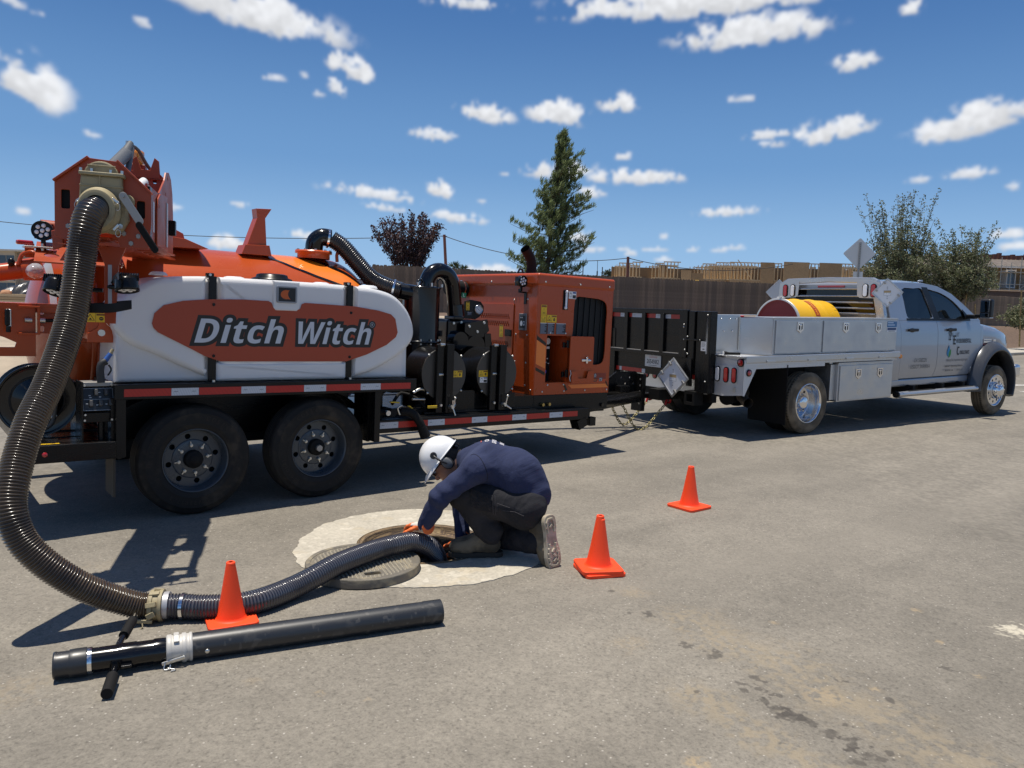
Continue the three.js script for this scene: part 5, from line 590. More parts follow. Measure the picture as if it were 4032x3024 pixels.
{ // loose suction pipe with cross handle
  const A0 = [-1.815, 0.057, -2.98], B0 = [-0.318, 0.057, -3.655], L = Math.hypot(B0[0] - A0[0], B0[2] - A0[2]), yaw = Math.atan2(-(B0[2] - A0[2]), B0[0] - A0[0]);
  const p = thing('suction_pipe', 'scuffed black suction pipe with cross handle lying on the asphalt in front', 'pipe', [A0[0], 0.001, A0[2]], yaw);
  const scuff = dataTex(512, (u, v) => { const a = sstep(0.6, 0.72, pnoise(u * 1, v, 12, 5)), b = sstep(0.74, 0.8, pnoise(u, v, 40, 2)); const c2 = sstep(0.6, 0.8, pnoise(u * 0.12, v, 64, 2)) * sstep(0.45, 0.6, pnoise(u, v, 5, 3)), s = Math.max(a * 0.14, b * 0.22, c2 * 0.4); return [mix(0.020, 0.17, s), mix(0.022, 0.16, s), mix(0.025, 0.14, s)]; }); scuff.repeat.set(1.2, 1.2);
  const pm = phys([1, 1, 1], 0.42, 0, { map: scuff, clearcoat: 0.25, clearcoatRoughness: 0.3 });
  const S = 0.69, al = prof => tr(latheZ(prof.map(q => [q[0] * S, q[1]]), 48), 0, 0.0562, 0, 0, PI / 2, 0);
  part(p, 'long_tube', pm, uvm(al([[0.070, 0.50], [0.0805, 0.50], [0.0805, L - 0.09], [0.0825, L - 0.088], [0.0825, L], [0.074, L], [0.072, L - 0.3]])));
  part(p, 'short_tube', M.gloss, al([[0.062, 0.115], [0.072, 0.115], [0.072, 0.235], [0.076, 0.24], [0.076, 0.30], [0.072, 0.305], [0.072, 0.365], [0.0765, 0.37], [0.0765, 0.40], [0.07, 0.43]]));
  part(p, 'end_collar', pm, uvm(al([[0.001, 0.10], [0.066, 0.10], [0.066, 0.0], [0.077, 0.0], [0.079, 0.008], [0.075, 0.014], [0.075, 0.055], [0.080, 0.058], [0.0815, 0.075], [0.0815, 0.118], [0.073, 0.122]])));
  part(p, 'hose_clamp', M.bright, [al([[0.0765, 0.122], [0.078, 0.122], [0.078, 0.138], [0.0765, 0.138]])]);
  const cm = mat([0.52, 0.50, 0.46], 0.5, 0.1);
  const cc = part(p, 'white_coupling', cm, [al([[0.07, 0.415], [0.079, 0.415], [0.088, 0.42], [0.088, 0.435], [0.081, 0.438], [0.081, 0.475], [0.089, 0.478], [0.089, 0.492], [0.082, 0.495], [0.082, 0.505], [0.088, 0.507], [0.088, 0.515], [0.081, 0.518]]), ...[1.1, 1.7, 2.3].map(a => tr(bx(-0.011, 0.011, 0, 0.008, -0.018, 0.018, 0.003), 0.455, 0.0562 + 0.0565 * Math.sin(a), 0.0565 * Math.cos(a), -a + PI / 2, 0, 0))]);
  part(cc, 'cam_lever', M.zinc, [tr(bx(-0.045, 0.05, -0.008, 0.008, -0.005, 0.005, 0.004), 0.44, 0.03, 0.060, 0, -0.15, 0.25), tube([[0.41, 0.025, 0.064], [0.405, 0.005, 0.077], [0.425, 0.006, 0.082], [0.43, 0.02, 0.072]], 0.003, 12, 6), tube([[0.42, 0.008, 0.077], [0.45, 0.004, 0.092], [0.43, 0.004, 0.10]], 0.003, 10, 6)]);
  part(p, 'cross_handle', M.gloss, [rod([0.225, 0.04, 0.04], [0.215, 0.032, 0.165], 0.013, 0.013, 16), rod([0.225, 0.075, -0.04], [0.26, 0.095, -0.19], 0.013, 0.013, 16), rod([0.225, 0.042, 0.045], [0.225, 0.042, 0.058], 0.022, 0.022, 20), bx(0.245, 0.285, 0.034, 0.046, 0.042, 0.075, 0.003)]);
  part(p, 'rubber_grip', M.matte, rod([0.218, 0.033, 0.125], [0.205, 0.026, 0.26], 0.022, 0.022, 20)); part(p, 'rubber_grip', M.matte, rod([0.248, 0.088, -0.135], [0.278, 0.103, -0.26], 0.021, 0.021, 20));
  part(p, 'rivet', M.zinc, [new THREE.SphereGeometry(0.010, 12, 8).scale(1, 1, 0.5).translate(0.575, 0.048, 0.0552)]);
}
{ // cones
  const cm = scuffs => mat('#ffffff', 0.55, 0, { map: canvasTex(512, 512, (c, w, h) => { c.fillStyle = '#ff4a17'; c.fillRect(0, 0, w, h); const r = rng(scuffs); for (let i = 0; i < 260; i++) { c.fillStyle = `rgba(${r() < 0.5 ? '120,40,20' : '255,120,70'},${0.05 + 0.1 * r()})`; c.fillRect(r() * w, r() * h, 2 + 10 * r(), 1 + 2 * r()); } if (scuffs === 2) for (let i = 0; i < 130; i++) { const t = r(); c.fillStyle = `rgba(60,34,20,${0.3 + 0.5 * r()})`; c.fillRect(w * 0.60 + (r() + r() - 1) * 26 + t * 8, h * (0.36 + 0.17 * t), 1 + 5 * r(), 1 + 5 * r()); } }) });
  const geo = () => [latheY([[0.012, 0.337], [0.021, 0.338], [0.0245, 0.333], [0.0245, 0.326], [0.055, 0.14], [0.0765, 0.036], [0.086, 0.024], [0.093, 0.0215]], 48)];
  const base = () => { const g = new THREE.ExtrudeGeometry(shapeOf(rrect(-0.132, 0.132, -0.132, 0.132, 0.03, 6), [circ(0, 0, 0.06, 24)]), { depth: 0.012, bevelEnabled: true, bevelThickness: 0.005, bevelSize: 0.005, bevelOffset: -0.005, bevelSegments: 3 }).rotateX(-PI / 2).translate(0, 0.005, 0); return [g, ...[-1, 1].flatMap(a => [[a * 0.11, 0], [0, a * 0.11]]).map(([x, z]) => bx(x - 0.02, x + 0.02, 0.0, 0.006, z - 0.02, z + 0.02))]; };
  const make = (label, seed, pos, turn, s, group) => { const o = thing('traffic_cone', label, 'traffic cone', pos, turn, group); const m = cm(seed); part(o, 'cone', m, geo()); part(o, 'base', m, base().map(g => { const u = noIdx(g); return uvm(u, 1); })); o.scale.setScalar(s); return o; };
  make('clean orange traffic cone standing alone farthest out beside the truck shadow', 1, [1.44, 0, -6.03], rad(38), 0.985, 'orange traffic cones');
  make('orange traffic cone with black scuffs, stacked on top behind the kneeling worker', 2, [0.545, 0.019, -4.465], rad(10), 0.95, 'orange traffic cones');
  make('lower orange cone of the stacked pair, only its base edge showing', 3, [0.550, 0, -4.462], rad(16), 0.95, 'orange traffic cones');
  make('orange traffic cone between the corrugated hose and the loose black pipe', 4, [-1.325, 0, -3.60], rad(28), 0.87, 'orange traffic cones');
}
// ---------------------------------------------------------------- flatbed truck
const truck = thing('flatbed_truck', 'silver crew cab flatbed truck with aluminium toolboxes and a black liftgate', 'truck', [3.8849, 0, -9.978], 0.5719);
truck.rotation.z = 0.0127;
{
  const brushed = dataTex(512, (u, v) => { const n = pnoise(u, v, 8, 5), s = hash2(Math.floor(v * 512), 3); return [0, 0.42 + 0.40 * (n - 0.5) + 0.14 * (s - 0.5), 0]; }, false);
  const alu = mat([0.52, 0.523, 0.525], 1, 0.85, { roughnessMap: brushed }), aluDull = mat([0.52, 0.53, 0.54], 0.42, 0.75, { roughnessMap: T_smudge });
  const dp = dataTex(256, (u, v) => { let h = 0; for (const [cx, cy, s] of [[0.25, 0.25, 1], [0.75, 0.75, 1], [0.75, 0.25, -1], [0.25, 0.75, -1]]) { const x = u - cx, y = v - cy, a = (x + s * y) * 0.7071, b = (x - s * y) * 0.7071; h = Math.max(h, sstep(1, 0.6, Math.hypot(a / 0.20, b / 0.06))); } return [h, h, h]; }, false);
  const diamond = mat([0.60, 0.61, 0.62], 0.45, 0.28, { bumpMap: dp, bumpScale: 0.004, roughnessMap: T_smudge });
  const paint = phys([0.31, 0.335, 0.38], 0.36, 0.5, { clearcoat: 1, clearcoatRoughness: 0.04 });
  const trim = phys([0.008, 0.008, 0.009], 0.4, 0, { specularIntensity: 0.6 }), flareM = mat([0.062, 0.066, 0.075], 0.38, 0.2, { roughnessMap: T_smudge });
  const glass = phys([0.10, 0.12, 0.12], 0.03, 0, { transmission: 0.92, thickness: 0, ior: 1.5 }), dark = phys([0.035, 0.04, 0.045], 0.03, 0, { transmission: 0.9, thickness: 0, ior: 1.5 });
  const chrome = mat([0.72, 0.72, 0.73], 0.17, 0.95), black = M.black, P = (n, m, g, l) => part(truck, n, m, g, l);
  const mirrorZ = g => { g = noIdx(g.clone()); const p = g.attributes.position; for (let i = 0; i < p.count; i++) p.setZ(i, -2.44 - p.getZ(i)); for (const a of Object.values(g.attributes)) { const k = a.itemSize, d = a.array; for (let i = 0; i < p.count; i += 3) for (let c = 0; c < k; c++) { const t = d[(i + 1) * k + c]; d[(i + 1) * k + c] = d[(i + 2) * k + c]; d[(i + 2) * k + c] = t; } } g.computeVertexNormals(); return g; };
  const swap = new THREE.Matrix4().set(0, 0, 1, 0, 0, 1, 0, 0, 1, 0, 0, 0, 0, 0, 0, 1); // (x,y,z) -> (z,y,x)
  const extX = (pts, x0, x1, b, h) => { const g = noIdx(ext(pts, x0, x1, b, h)); g.applyMatrix4(swap); const p = g.attributes.position; for (const a of Object.values(g.attributes)) for (let i = 0; i < p.count; i += 3) for (let c = 0; c < a.itemSize; c++) { const k = a.itemSize, d = a.array, t = d[(i + 1) * k + c]; d[(i + 1) * k + c] = d[(i + 2) * k + c]; d[(i + 2) * k + c] = t; } g.computeVertexNormals(); return g; };
  // chassis
  P('chassis', M.matte, [bx(-1.2, 5.6, 0.52, 0.72, -0.86, -0.78), bx(-1.2, 5.6, 0.52, 0.72, -1.66, -1.58), bx(-1.15, 1.9, 0.72, 0.95, -1.9, -0.5), rod([0, 0.405, -2.3], [0, 0.405, -0.1], 0.09), new THREE.SphereGeometry(0.2, 16, 12).translate(0, 0.42, -1.22), rod([4.79, 0.36, -2.3], [4.79, 0.36, -0.1], 0.06), bx(2.1, 4.4, 0.33, 0.60, -2.0, -0.55), bx(0.7, 1.9, 0.45, 0.9, -2.35, -1.7), bx(4.0, 5.5, 0.45, 0.9, -2.0, -0.45), bx(-1.28, -1.2, 0.42, 0.56, -1.9, -0.5), rod([-0.6, 0.46, -0.75], [-0.9, 0.46, -0.6], 0.1, 0.1, 18)]);
  P('exhaust_pipe', mat([0.10, 0.085, 0.07], 0.6, 0.5), [tube([[-0.2, 0.5, -0.7], [-0.6, 0.5, -0.62], [-0.9, 0.475, -0.32], [-1.0, 0.46, -0.2], [-1.03, 0.45, -0.13]], 0.062, 24, 20), rod([-0.80, 0.49, -0.43], [-0.83, 0.487, -0.41], 0.07, 0.07, 20)]);
  P('trailer_hitch', M.matte, [bx(-1.6, -1.2, 0.40, 0.54, -1.32, -1.12), ext(rrect(-0.09, 0.09, -0.09, 0.09, 0.01), 0, 0.16, 0.002, [rrect(-0.05, 0.05, -0.05, 0.05, 0.008)]).rotateY(-PI / 2).translate(-1.3, 0.47, -0.72), bx(-1.28, -1.2, 0.42, 0.5, -1.6, -0.55)]);
  P('mud_flap', M.matte, bx(-0.46, -0.45, 0.15, 0.92, -0.62, -0.02, 0.003));
  // wheels
  const truckTyre = () => { const tread = []; for (let i = 0; i <= 28; i++) { const g = [5, 6, 13, 14, 15, 22, 23].includes(i); tread.push([g ? 0.394 : 0.405, -0.04 - i * 0.0052]); } return uvm(latheZ([[0.258, -0.03], [0.262, -0.012], [0.275, -0.006], [0.278, -0.003], [0.30, 0.0], [0.345, -0.004], [0.348, -0.001], [0.352, -0.005], [0.385, -0.018], [0.398, -0.03], ...tread, [0.395, -0.20], [0.34, -0.225], [0.26, -0.2]], 80), 1.2); };
  const treads = n => Array.from({ length: n }, (_, i) => tr(bx(0.391, 0.4065, -0.004, 0.004, -0.06, -0.032), 0, 0, 0, 0, 0, i / n * 2 * PI));
  const tyreM = mat('#ffffff', 0.82, 0, { map: wear([0.085, 0.066, 0.043], [0.18, 0.14, 0.092], 7, 0.3, 0.65) });
  const holes = (r, n, z, rr, a0 = 0) => circ(0, 0, r, n, a0).map(p => circ(p[0], p[1], rr, 16));
  const rear = (z, flip) => { const o = P('wheel', tyreM, [truckTyre()]); o.position.set(0, 0.405, z); if (flip) o.rotation.y = PI; part(o, 'tread_block', M.rubber, treads(64)).userData.kind = 'stuff'; part(o, 'rim', chrome, [latheZ([[0.262, -0.014], [0.255, -0.006], [0.248, -0.010], [0.240, -0.03], [0.232, -0.05], [0.226, -0.10], [0.224, -0.165], [0.205, -0.178]], 64), ext(circ(0, 0, 0.208, 56), -0.185, -0.175, 0.002, holes(0.168, 8, 0, 0.022)), latheZ([[0.135, -0.175], [0.125, -0.15], [0.10, -0.145], [0.095, -0.12], [0.085, -0.08], [0.06, -0.065], [0.001, -0.06]], 36)]); parts(o, 'lug_nut', chrome, circ(0, 0, 0.118, 10).map(p => rod([p[0], p[1], -0.15], [p[0], p[1], -0.115], 0.014, 0.010, 8))); part(o, 'inner_tyre', M.rubber, latheZ([[0.26, -0.30], [0.34, -0.275], [0.395, -0.295], [0.405, -0.32], [0.405, -0.47], [0.39, -0.49], [0.26, -0.48]], 56)); return o; };
  rear(-0.01, false); rear(-2.43, true);
  const front = (z, flip) => { const o = P('wheel', tyreM, [truckTyre()]); o.position.set(4.79, 0.352, z); if (flip) o.rotation.y = PI; part(o, 'tread_block', M.rubber, treads(64)).userData.kind = 'stuff'; part(o, 'rim', chrome, [latheZ([[0.262, -0.014], [0.256, -0.004], [0.246, -0.008], [0.238, -0.022], [0.226, -0.028]], 64), ext(circ(0, 0, 0.228, 64), -0.034, -0.024, 0.002, holes(0.185, 10, 0, 0.020, 0.2)), latheZ([[0.14, -0.025], [0.135, 0.0], [0.128, 0.045], [0.112, 0.06], [0.085, 0.064], [0.075, 0.085], [0.06, 0.095], [0.001, 0.098]], 40), latheZ([[0.001, -0.12], [0.23, -0.12]], 32)]); parts(o, 'lug_nut', chrome, circ(0, 0, 0.118, 10, 0.1).map(p => rod([p[0], p[1], 0.03], [p[0], p[1], 0.072], 0.016, 0.012, 8))); return o; };
  front(0.0, false); front(-2.44, true);
  // bed
  P('flat_bed', aluDull, [uvm(bx(-1.27, 1.97, 0.985, 1.035, -2.42, -0.02)), uvm(bx(-1.26, 1.985, 0.960, 1.045, -0.05, 0.002, 0.012)), uvm(bx(-1.26, 1.985, 0.960, 1.045, -2.44, -2.39, 0.012)), ...[-0.9, -0.1, 0.7, 1.45].map(x => bx(x, x + 0.16, 0.962, 0.99, 0.002, 0.014, 0.004)), ...[-0.8, -0.2, 0.5, 1.1, 1.7].map(x => bx(x, x + 0.07, 0.90, 0.985, -2.3, -0.1)), bx(-1.26, 1.97, 0.925, 0.985, -0.055, -0.04)]);
  const rs = P('rear_skirt', diamond, [uvm(extX([[-0.02, 0.98], [-0.585, 1.03], [-0.585, 0.545], [-0.33, 0.535], [-0.02, 0.57]], -1.285, -1.27, 0, []), 18), uvm(ext([[-1.285, 1.0], [-1.285, 0.57], [-1.26, 0.56], [-1.04, 0.93], [-0.9, 0.93], [-0.9, 0.96]], -0.022, -0.010, 0), 18), uvm(bx(-1.27, 0.3, 0.885, 0.958, -0.045, -0.03), 18), uvm(bx(-1.32, -1.0, 1.036, 1.046, -0.60, 0.0), 18), uvm(bx(-1.285, -1.27, 0.52, 0.72, -2.4, -0.585), 18)]);
  part(rs, 'lamp_recess', diamond, ext(rrect(-0.51, -0.10, 0.69, 0.92, 0.04), 0, 0.006, 0.002).rotateY(-PI / 2).translate(-1.288, 0, 0).applyMatrix4(new THREE.Matrix4()));
  const oval = (z, y, m, n) => { part(rs, n, m, ext(rrect(z - 0.030, z + 0.030, y - 0.085, y + 0.085, 0.029, 8), 0, 0.018, 0.006).rotateY(-PI / 2).translate(-1.294, 0, 0)); part(rs, 'lamp_grommet', black, ext(rrect(z - 0.042, z + 0.042, y - 0.098, y + 0.098, 0.041, 8), 0, 0.012, 0.004, [rrect(z - 0.029, z + 0.029, y - 0.084, y + 0.084, 0.028, 8)]).rotateY(-PI / 2).translate(-1.293, 0, 0)); };
  oval(-0.412, 0.805, M.lens, 'reverse_lamp'); oval(-0.275, 0.803, M.redLens, 'tail_lamp'); oval(-0.148, 0.805, M.redLens, 'tail_lamp');
  const round = (parent, p, r, axis) => { const g = latheZ([[r + 0.012, 0], [r + 0.012, 0.012], [r, 0.014]], 24), h = latheZ([[r, 0.008], [r * 0.9, 0.016], [0.001, 0.02]], 24); for (const q of [g, h]) if (axis === '-x') q.rotateY(-PI / 2); part(parent, 'lamp_grommet', black, g.translate(...p)); part(parent, 'marker_light', M.redLens, h.translate(...p)); };
  round(rs, [-1.287, 0.968, -0.058], 0.040, '-x'); round(rs, [-1.20, 0.845, -0.010], 0.032, 'z');
  part(rs, 'plug_socket', M.zinc, [bx(-1.30, -1.286, 0.60, 0.66, -0.16, -0.12, 0.004), bx(-1.305, -1.287, 0.615, 0.625, -0.2, -0.12, 0.003)]);
  // toolboxes
  const tb = P('toolbox', alu, [uvm(bx(-0.72, 1.955, 1.046, 1.505, -0.56, -0.065, 0.006)), uvm(bx(-0.73, 1.965, 1.497, 1.515, -0.57, -0.055, 0.006)), uvm(bx(-0.72, 1.955, 1.046, 1.505, -2.38, -1.88, 0.006)), uvm(loft([[[-0.715, 1.046, -0.07], [-0.715, 1.505, -0.07], [-0.715, 1.505, -0.10], [-0.715, 1.046, -0.10]], [[-0.97, 1.046, -0.38], [-0.97, 1.505, -0.38], [-0.97, 1.505, -0.41], [-0.97, 1.046, -0.41]]])), uvm(loft([[[-0.97, 1.046, -0.38], [-0.97, 1.535, -0.38], [-0.97, 1.535, -0.41], [-0.97, 1.046, -0.41]], [[-1.42, 1.046, -0.49], [-1.42, 1.535, -0.49], [-1.42, 1.535, -0.52], [-1.42, 1.046, -0.52]]]))]);
  const latch = (parent, x, y, z, s = 1) => { part(parent, 'latch', chrome, [tr(ext([[-0.062, 0.07], [0.062, 0.07], [0.062, -0.035], [0.0, -0.075], [-0.062, -0.035]].map(p => [p[0] * s, p[1] * s]), 0, 0.008, 0.003, [[[-0.042, 0.05], [0.042, 0.05], [0.042, -0.022], [0, -0.05], [-0.042, -0.022]].map(p => [p[0] * s, p[1] * s])]), x, y, z), tr(bx(-0.012, 0.012, -0.045 * s, 0.045 * s, 0.0, 0.012, 0.004), x, y, z), tr(bx(-0.035 * s, 0.02, 0.018, 0.038, 0, 0.014, 0.004), x, y, z)]); part(parent, 'latch_dish', trim, tr(ext([[-0.046, 0.054], [0.046, 0.054], [0.046, -0.026], [0, -0.056], [-0.046, -0.026]].map(p => [p[0] * s, p[1] * s]), 0, 0.002, 0), x, y, z)); };
  const d1 = part(tb, 'locker_door', alu, uvm(bx(-0.685, 0.215, 1.062, 1.478, -0.066, -0.050, 0.005))), d2 = part(tb, 'locker_door', alu, uvm(bx(0.265, 1.92, 1.062, 1.478, -0.066, -0.050, 0.005)));
  latch(d1, -0.225, 1.392, -0.049); latch(d2, 0.73, 1.385, -0.049); latch(d2, 1.475, 1.38, -0.049);
  decal(tb, 'sticker', 0.235, 0.15, canvasTex(256, 160, (c, w, h) => { c.fillStyle = '#3f74a5'; c.fillRect(0, 0, w, 88); c.fillStyle = '#d9dde2'; c.fillRect(0, 88, w, 72); c.fillStyle = '#22406e'; c.fillRect(12, 96, 230, 36); c.fillStyle = '#cfe0ee'; c.fillRect(14, 14, 150, 12); c.fillRect(14, 48, 190, 12); c.fillStyle = '#333'; c.fillRect(40, 142, 170, 8); }), [1.80, 1.395, -0.0485]);
  parts(tb, 'hinge', M.zinc, Array.from({ length: 7 }, (_, i) => rod([-0.985, 1.10 + i * 0.06, -0.375], [-0.985, 1.155 + i * 0.06, -0.375], 0.011, 0.011, 8)));
  parts(tb, 'rivet', M.bright, [[-1.36, 1.49], [-1.24, 1.49], [-1.12, 1.49], [-1.03, 1.49], [-1.2, 1.34], [-1.08, 1.34], [-1.37, 1.43], [-1.37, 1.15]].map(([x, y]) => new THREE.SphereGeometry(0.011, 8, 6).translate(x, y, -0.375 - (-0.97 - x) * 0.245)));
  const ub = P('under_body_box', alu, [uvm(bx(0.62, 1.89, 0.385, 0.90, -0.6, -0.05, 0.005)), uvm(bx(0.52, 0.62, 0.41, 0.89, -0.6, -0.09, 0.004)), bx(0.62, 1.89, 0.897, 0.915, -0.56, -0.044, 0.004)]);
  const d3 = part(ub, 'locker_door', alu, uvm(bx(0.655, 1.865, 0.40, 0.875, -0.051, -0.034, 0.005))); latch(d3, 1.055, 0.755, -0.033); latch(d3, 1.56, 0.755, -0.033);
  // headboard
  const hx = 1.955, post = [[-0.235, 1.05], [-0.245, 1.55], [-0.35, 1.98], [-0.40, 2.06], [-0.48, 2.098], [-1.22, 2.112], [-1.96, 2.098], [-2.04, 2.06], [-2.09, 1.98], [-2.195, 1.55], [-2.205, 1.05], [-2.06, 1.05], [-2.05, 1.55], [-1.96, 1.95], [-1.92, 2.01], [-1.22, 2.035], [-0.52, 2.01], [-0.48, 1.95], [-0.39, 1.55], [-0.38, 1.05]];
  const hb = P('headboard', aluDull, [extX(post, hx - 0.03, hx + 0.04, 0.012), extX([[-0.35, 2.03], [-0.72, 2.055], [-0.70, 1.83], [-0.66, 1.80], [-0.34, 1.79], [-0.33, 1.90]], hx - 0.040, hx - 0.032, 0.002), extX([[-2.09, 2.03], [-1.72, 2.055], [-1.74, 1.83], [-1.78, 1.80], [-2.10, 1.79], [-2.11, 1.90]], hx - 0.040, hx - 0.032, 0.002)]);
  for (const [y, a] of [[1.935, 0.53], [1.825, 0.5], [1.73, 0.46], [1.645, 0.44], [1.565, 0.41]]) part(hb, 'guard_rail', aluDull, rod([hx, y, -a], [hx, y, -2.44 + a], 0.014, 0.014, 12));
  const ovalX = (z, y, m, n) => { part(hb, n, m, extX(rrect(z - 0.034, z + 0.034, y - 0.088, y + 0.088, 0.033, 8), hx - 0.06, hx - 0.041, 0.006)); part(hb, 'lamp_grommet', black, extX(rrect(z - 0.046, z + 0.046, y - 0.10, y + 0.10, 0.045, 8), hx - 0.054, hx - 0.041, 0.004, [rrect(z - 0.033, z + 0.033, y - 0.087, y + 0.087, 0.032, 8)])); };
  ovalX(-0.44, 1.905, M.redLens, 'tail_lamp'); ovalX(-0.57, 1.907, M.lens, 'reverse_lamp'); ovalX(-1.98, 1.905, M.redLens, 'tail_lamp'); ovalX(-1.84, 1.907, M.lens, 'reverse_lamp');
  // hazard placard frames
  const plT = canvasTex(256, 256, (c, w, h) => { c.fillStyle = '#dcdee1'; c.fillRect(0, 0, w, h); c.save(); c.translate(128, 128); c.rotate(PI / 4); c.fillStyle = '#b49a6e'; c.fillRect(-42, -28, 84, 28); c.fillStyle = '#eceef0'; c.fillRect(-44, 0, 88, 34); c.strokeStyle = '#6b7076'; c.lineWidth = 3; for (let i = -30; i <= 30; i += 20) { c.beginPath(); c.moveTo(i, 2); c.lineTo(i, 20); c.stroke(); } c.strokeRect(-44, -30, 88, 64); for (const y of [-78, -54, 54, 80]) c.strokeRect(-5, y - 5, 10, 10); c.restore(); });
  const placard = (pos, ry, s, rz = 0) => { const o = P('hazard_placard', aluDull, [ext([[-0.135, -0.135], [0.135, -0.135], [0.135, 0.135], [-0.135, 0.135]], -0.006, 0.0, 0.001), ...[0, 1, 2, 3].map(i => tr(bx(-0.142, 0.142, 0.122, 0.142, -0.008, 0.010, 0.004), 0, 0, 0, 0, 0, i * PI / 2))]); o.position.set(...pos); o.rotation.set(0, ry, PI / 4 + rz, 'YXZ'); o.scale.setScalar(s); decal(o, 'placard_face', 0.25, 0.25, plT, [0, 0, 0.002]); part(o, 'clip', M.zincDull, [[-0.07, 0.125], [0.07, 0.125], [-0.07, -0.125], [0.07, -0.125]].map(([x, y]) => bx(x - 0.012, x + 0.012, y - 0.022, y + 0.022, 0.0, 0.018, 0.004))); return o; };
  placard([1.93, 1.875, -0.235], -PI / 2 + 0.55, 1.06, 0.04); placard([1.95, 1.88, -2.14], PI / 2 + 0.4, 1.06, 0.0); placard([-1.53, 0.715, -0.95], -PI / 2 + 0.08, 1.30);
  // liftgate
  const lx = -1.44, lg = P('liftgate', black, [bx(lx, lx + 0.05, 1.53, 1.59, -2.46, -0.86, 0.006), bx(lx, lx + 0.05, 0.975, 1.02, -2.46, -0.86, 0.006), bx(lx + 0.03, lx + 0.045, 1.0, 1.56, -2.45, -0.87), ...[0, 1, 2, 3, 4].map(i => bx(lx - 0.005, lx + 0.03, 1.01, 1.54, -2.40 + i * 0.36, -2.33 + i * 0.36, 0.004)), bx(lx - 0.01, lx + 0.04, 0.975, 1.59, -0.93, -0.82, 0.005), bx(lx, lx + 0.10, 0.96, 1.575, -0.80, -0.70, 0.006), bx(lx + 0.02, lx + 0.14, 0.55, 1.575, -0.68, -0.45, 0.006), bx(lx + 0.02, lx + 0.14, 0.55, 1.3, -2.42, -2.25, 0.006), bx(lx + 0.06, lx + 0.08, 0.70, 0.975, -2.42, -0.66), bx(lx - 0.02, lx + 0.0, 1.20, 1.225, -0.86, -0.6, 0.005), bx(lx - 0.01, lx + 0.02, 0.62, 0.98, -0.80, -0.72, 0.004)]);
  parts(lg, 'gate_bolt', M.zinc, [[1.40, -0.87], [1.37, -0.87], [1.25, -0.80], [1.21, -0.86], [1.21, -0.62], [1.08, -0.84], [1.03, -0.79], [0.7, -0.50], [1.53, -0.5]].map(([y, z]) => new THREE.SphereGeometry(0.012, 8, 6).translate(lx + (z > -0.69 ? 0.018 : -0.012), y, z)));
  part(lg, 'worn_edge', mat([0.35, 0.33, 0.31], 0.5, 0.5), bx(lx - 0.004, lx + 0.03, 1.018, 1.026, -2.44, -0.95));
  { let z = -2.45, i = 0; for (const w of [0.29, 0.18, 0.07, 0.29, 0.18, 0.29, 0.25]) { const red = i % 2 === 0; const g = new THREE.PlaneGeometry(w - 0.003, 0.055).rotateY(-PI / 2); part(lg, 'reflective_tape', red ? M.tapeR : M.tapeW, g).position.set(lx + 0.027, 1.495, z + w / 2); z += w; i++; } }
  { let z = -2.38, i = 0; for (const w of [0.12, 0.08, 0.05, 0.42, 0.07]) { part(lg, 'reflective_tape', i % 2 ? M.tapeR : M.tapeW, new THREE.PlaneGeometry(w - 0.003, 0.055).rotateY(-PI / 2)).position.set(lx + 0.057, 0.735, z + w / 2); z += w; i++; } part(lg, 'reflective_tape', M.tapeW, new THREE.PlaneGeometry(0.1, 0.055).rotateY(-PI / 2)).position.set(lx + 0.057, 0.735, -1.23); part(lg, 'reflective_tape', M.tapeR, new THREE.PlaneGeometry(0.12, 0.055).rotateY(-PI / 2)).position.set(lx + 0.057, 0.735, -0.75); }
  decal(lg, 'sticker', 0.09, 0.12, canvasTex(96, 128, (c, w, h) => { c.fillStyle = '#dcdcdc'; c.fillRect(0, 0, w, h); c.fillStyle = '#555'; for (let i = 0; i < 6; i++) c.fillRect(12, 14 + i * 11, 40 + 30 * hash2(i, 1), 4); c.fillRect(30, 96, 36, 14); }), [lx + 0.0185, 1.14, -0.55], -PI / 2);
  decal(lg, 'sticker', 0.06, 0.11, canvasTex(64, 128, (c, w, h) => { c.fillStyle = '#e2e2e2'; c.fillRect(0, 0, w, h); c.fillStyle = '#24346e'; c.fillRect(14, 30, 36, 30); c.fillStyle = '#b02a22'; for (let i = 0; i < 4; i++) c.fillRect(14, 62 + i * 9, 36, 4); c.fillStyle = '#222'; c.font = 'bold 17px sans-serif'; c.fillText('MADE', 8, 22); c.fillText('THE U', 6, 118); }), [lx + 0.0285, 1.09, -0.96], -PI / 2);
  P('number_plate', M.white, bx(-1.392, -1.386, 0.805, 0.965, -1.64, -1.33, 0.003)); decal(truck, 'plate_print', 0.305, 0.152, canvasTex(512, 256, (c, w, h) => { c.fillStyle = '#d9d9d4'; c.fillRect(0, 0, w, h); c.fillStyle = '#b3262e'; c.font = 'italic 58px serif'; c.textAlign = 'center'; c.fillText('California', w / 2, 58); c.fillStyle = '#23262b'; c.font = 'bold 118px sans-serif'; c.save(); c.translate(w / 2, 192); c.scale(0.80, 1.15); c.fillText('26549M2', 0, 0); c.restore(); c.fillRect(120, 226, 270, 10); }), [-1.3935, 0.885, -1.485], -PI / 2);
  for (const z of [-1.64, -1.48, -1.31]) round(lg, [-1.345, 0.688, z], 0.034, '-x');
  // ---------------- cab
  const zf = y => -0.150 + (y < 0.95 ? -0.06 * Math.pow((0.95 - y) / 0.45, 2) : y < 1.30 ? -0.012 * Math.pow((y - 0.95) / 0.35, 2) : -0.012 - 0.045 * Math.pow((y - 1.30) / 0.2, 1.4));
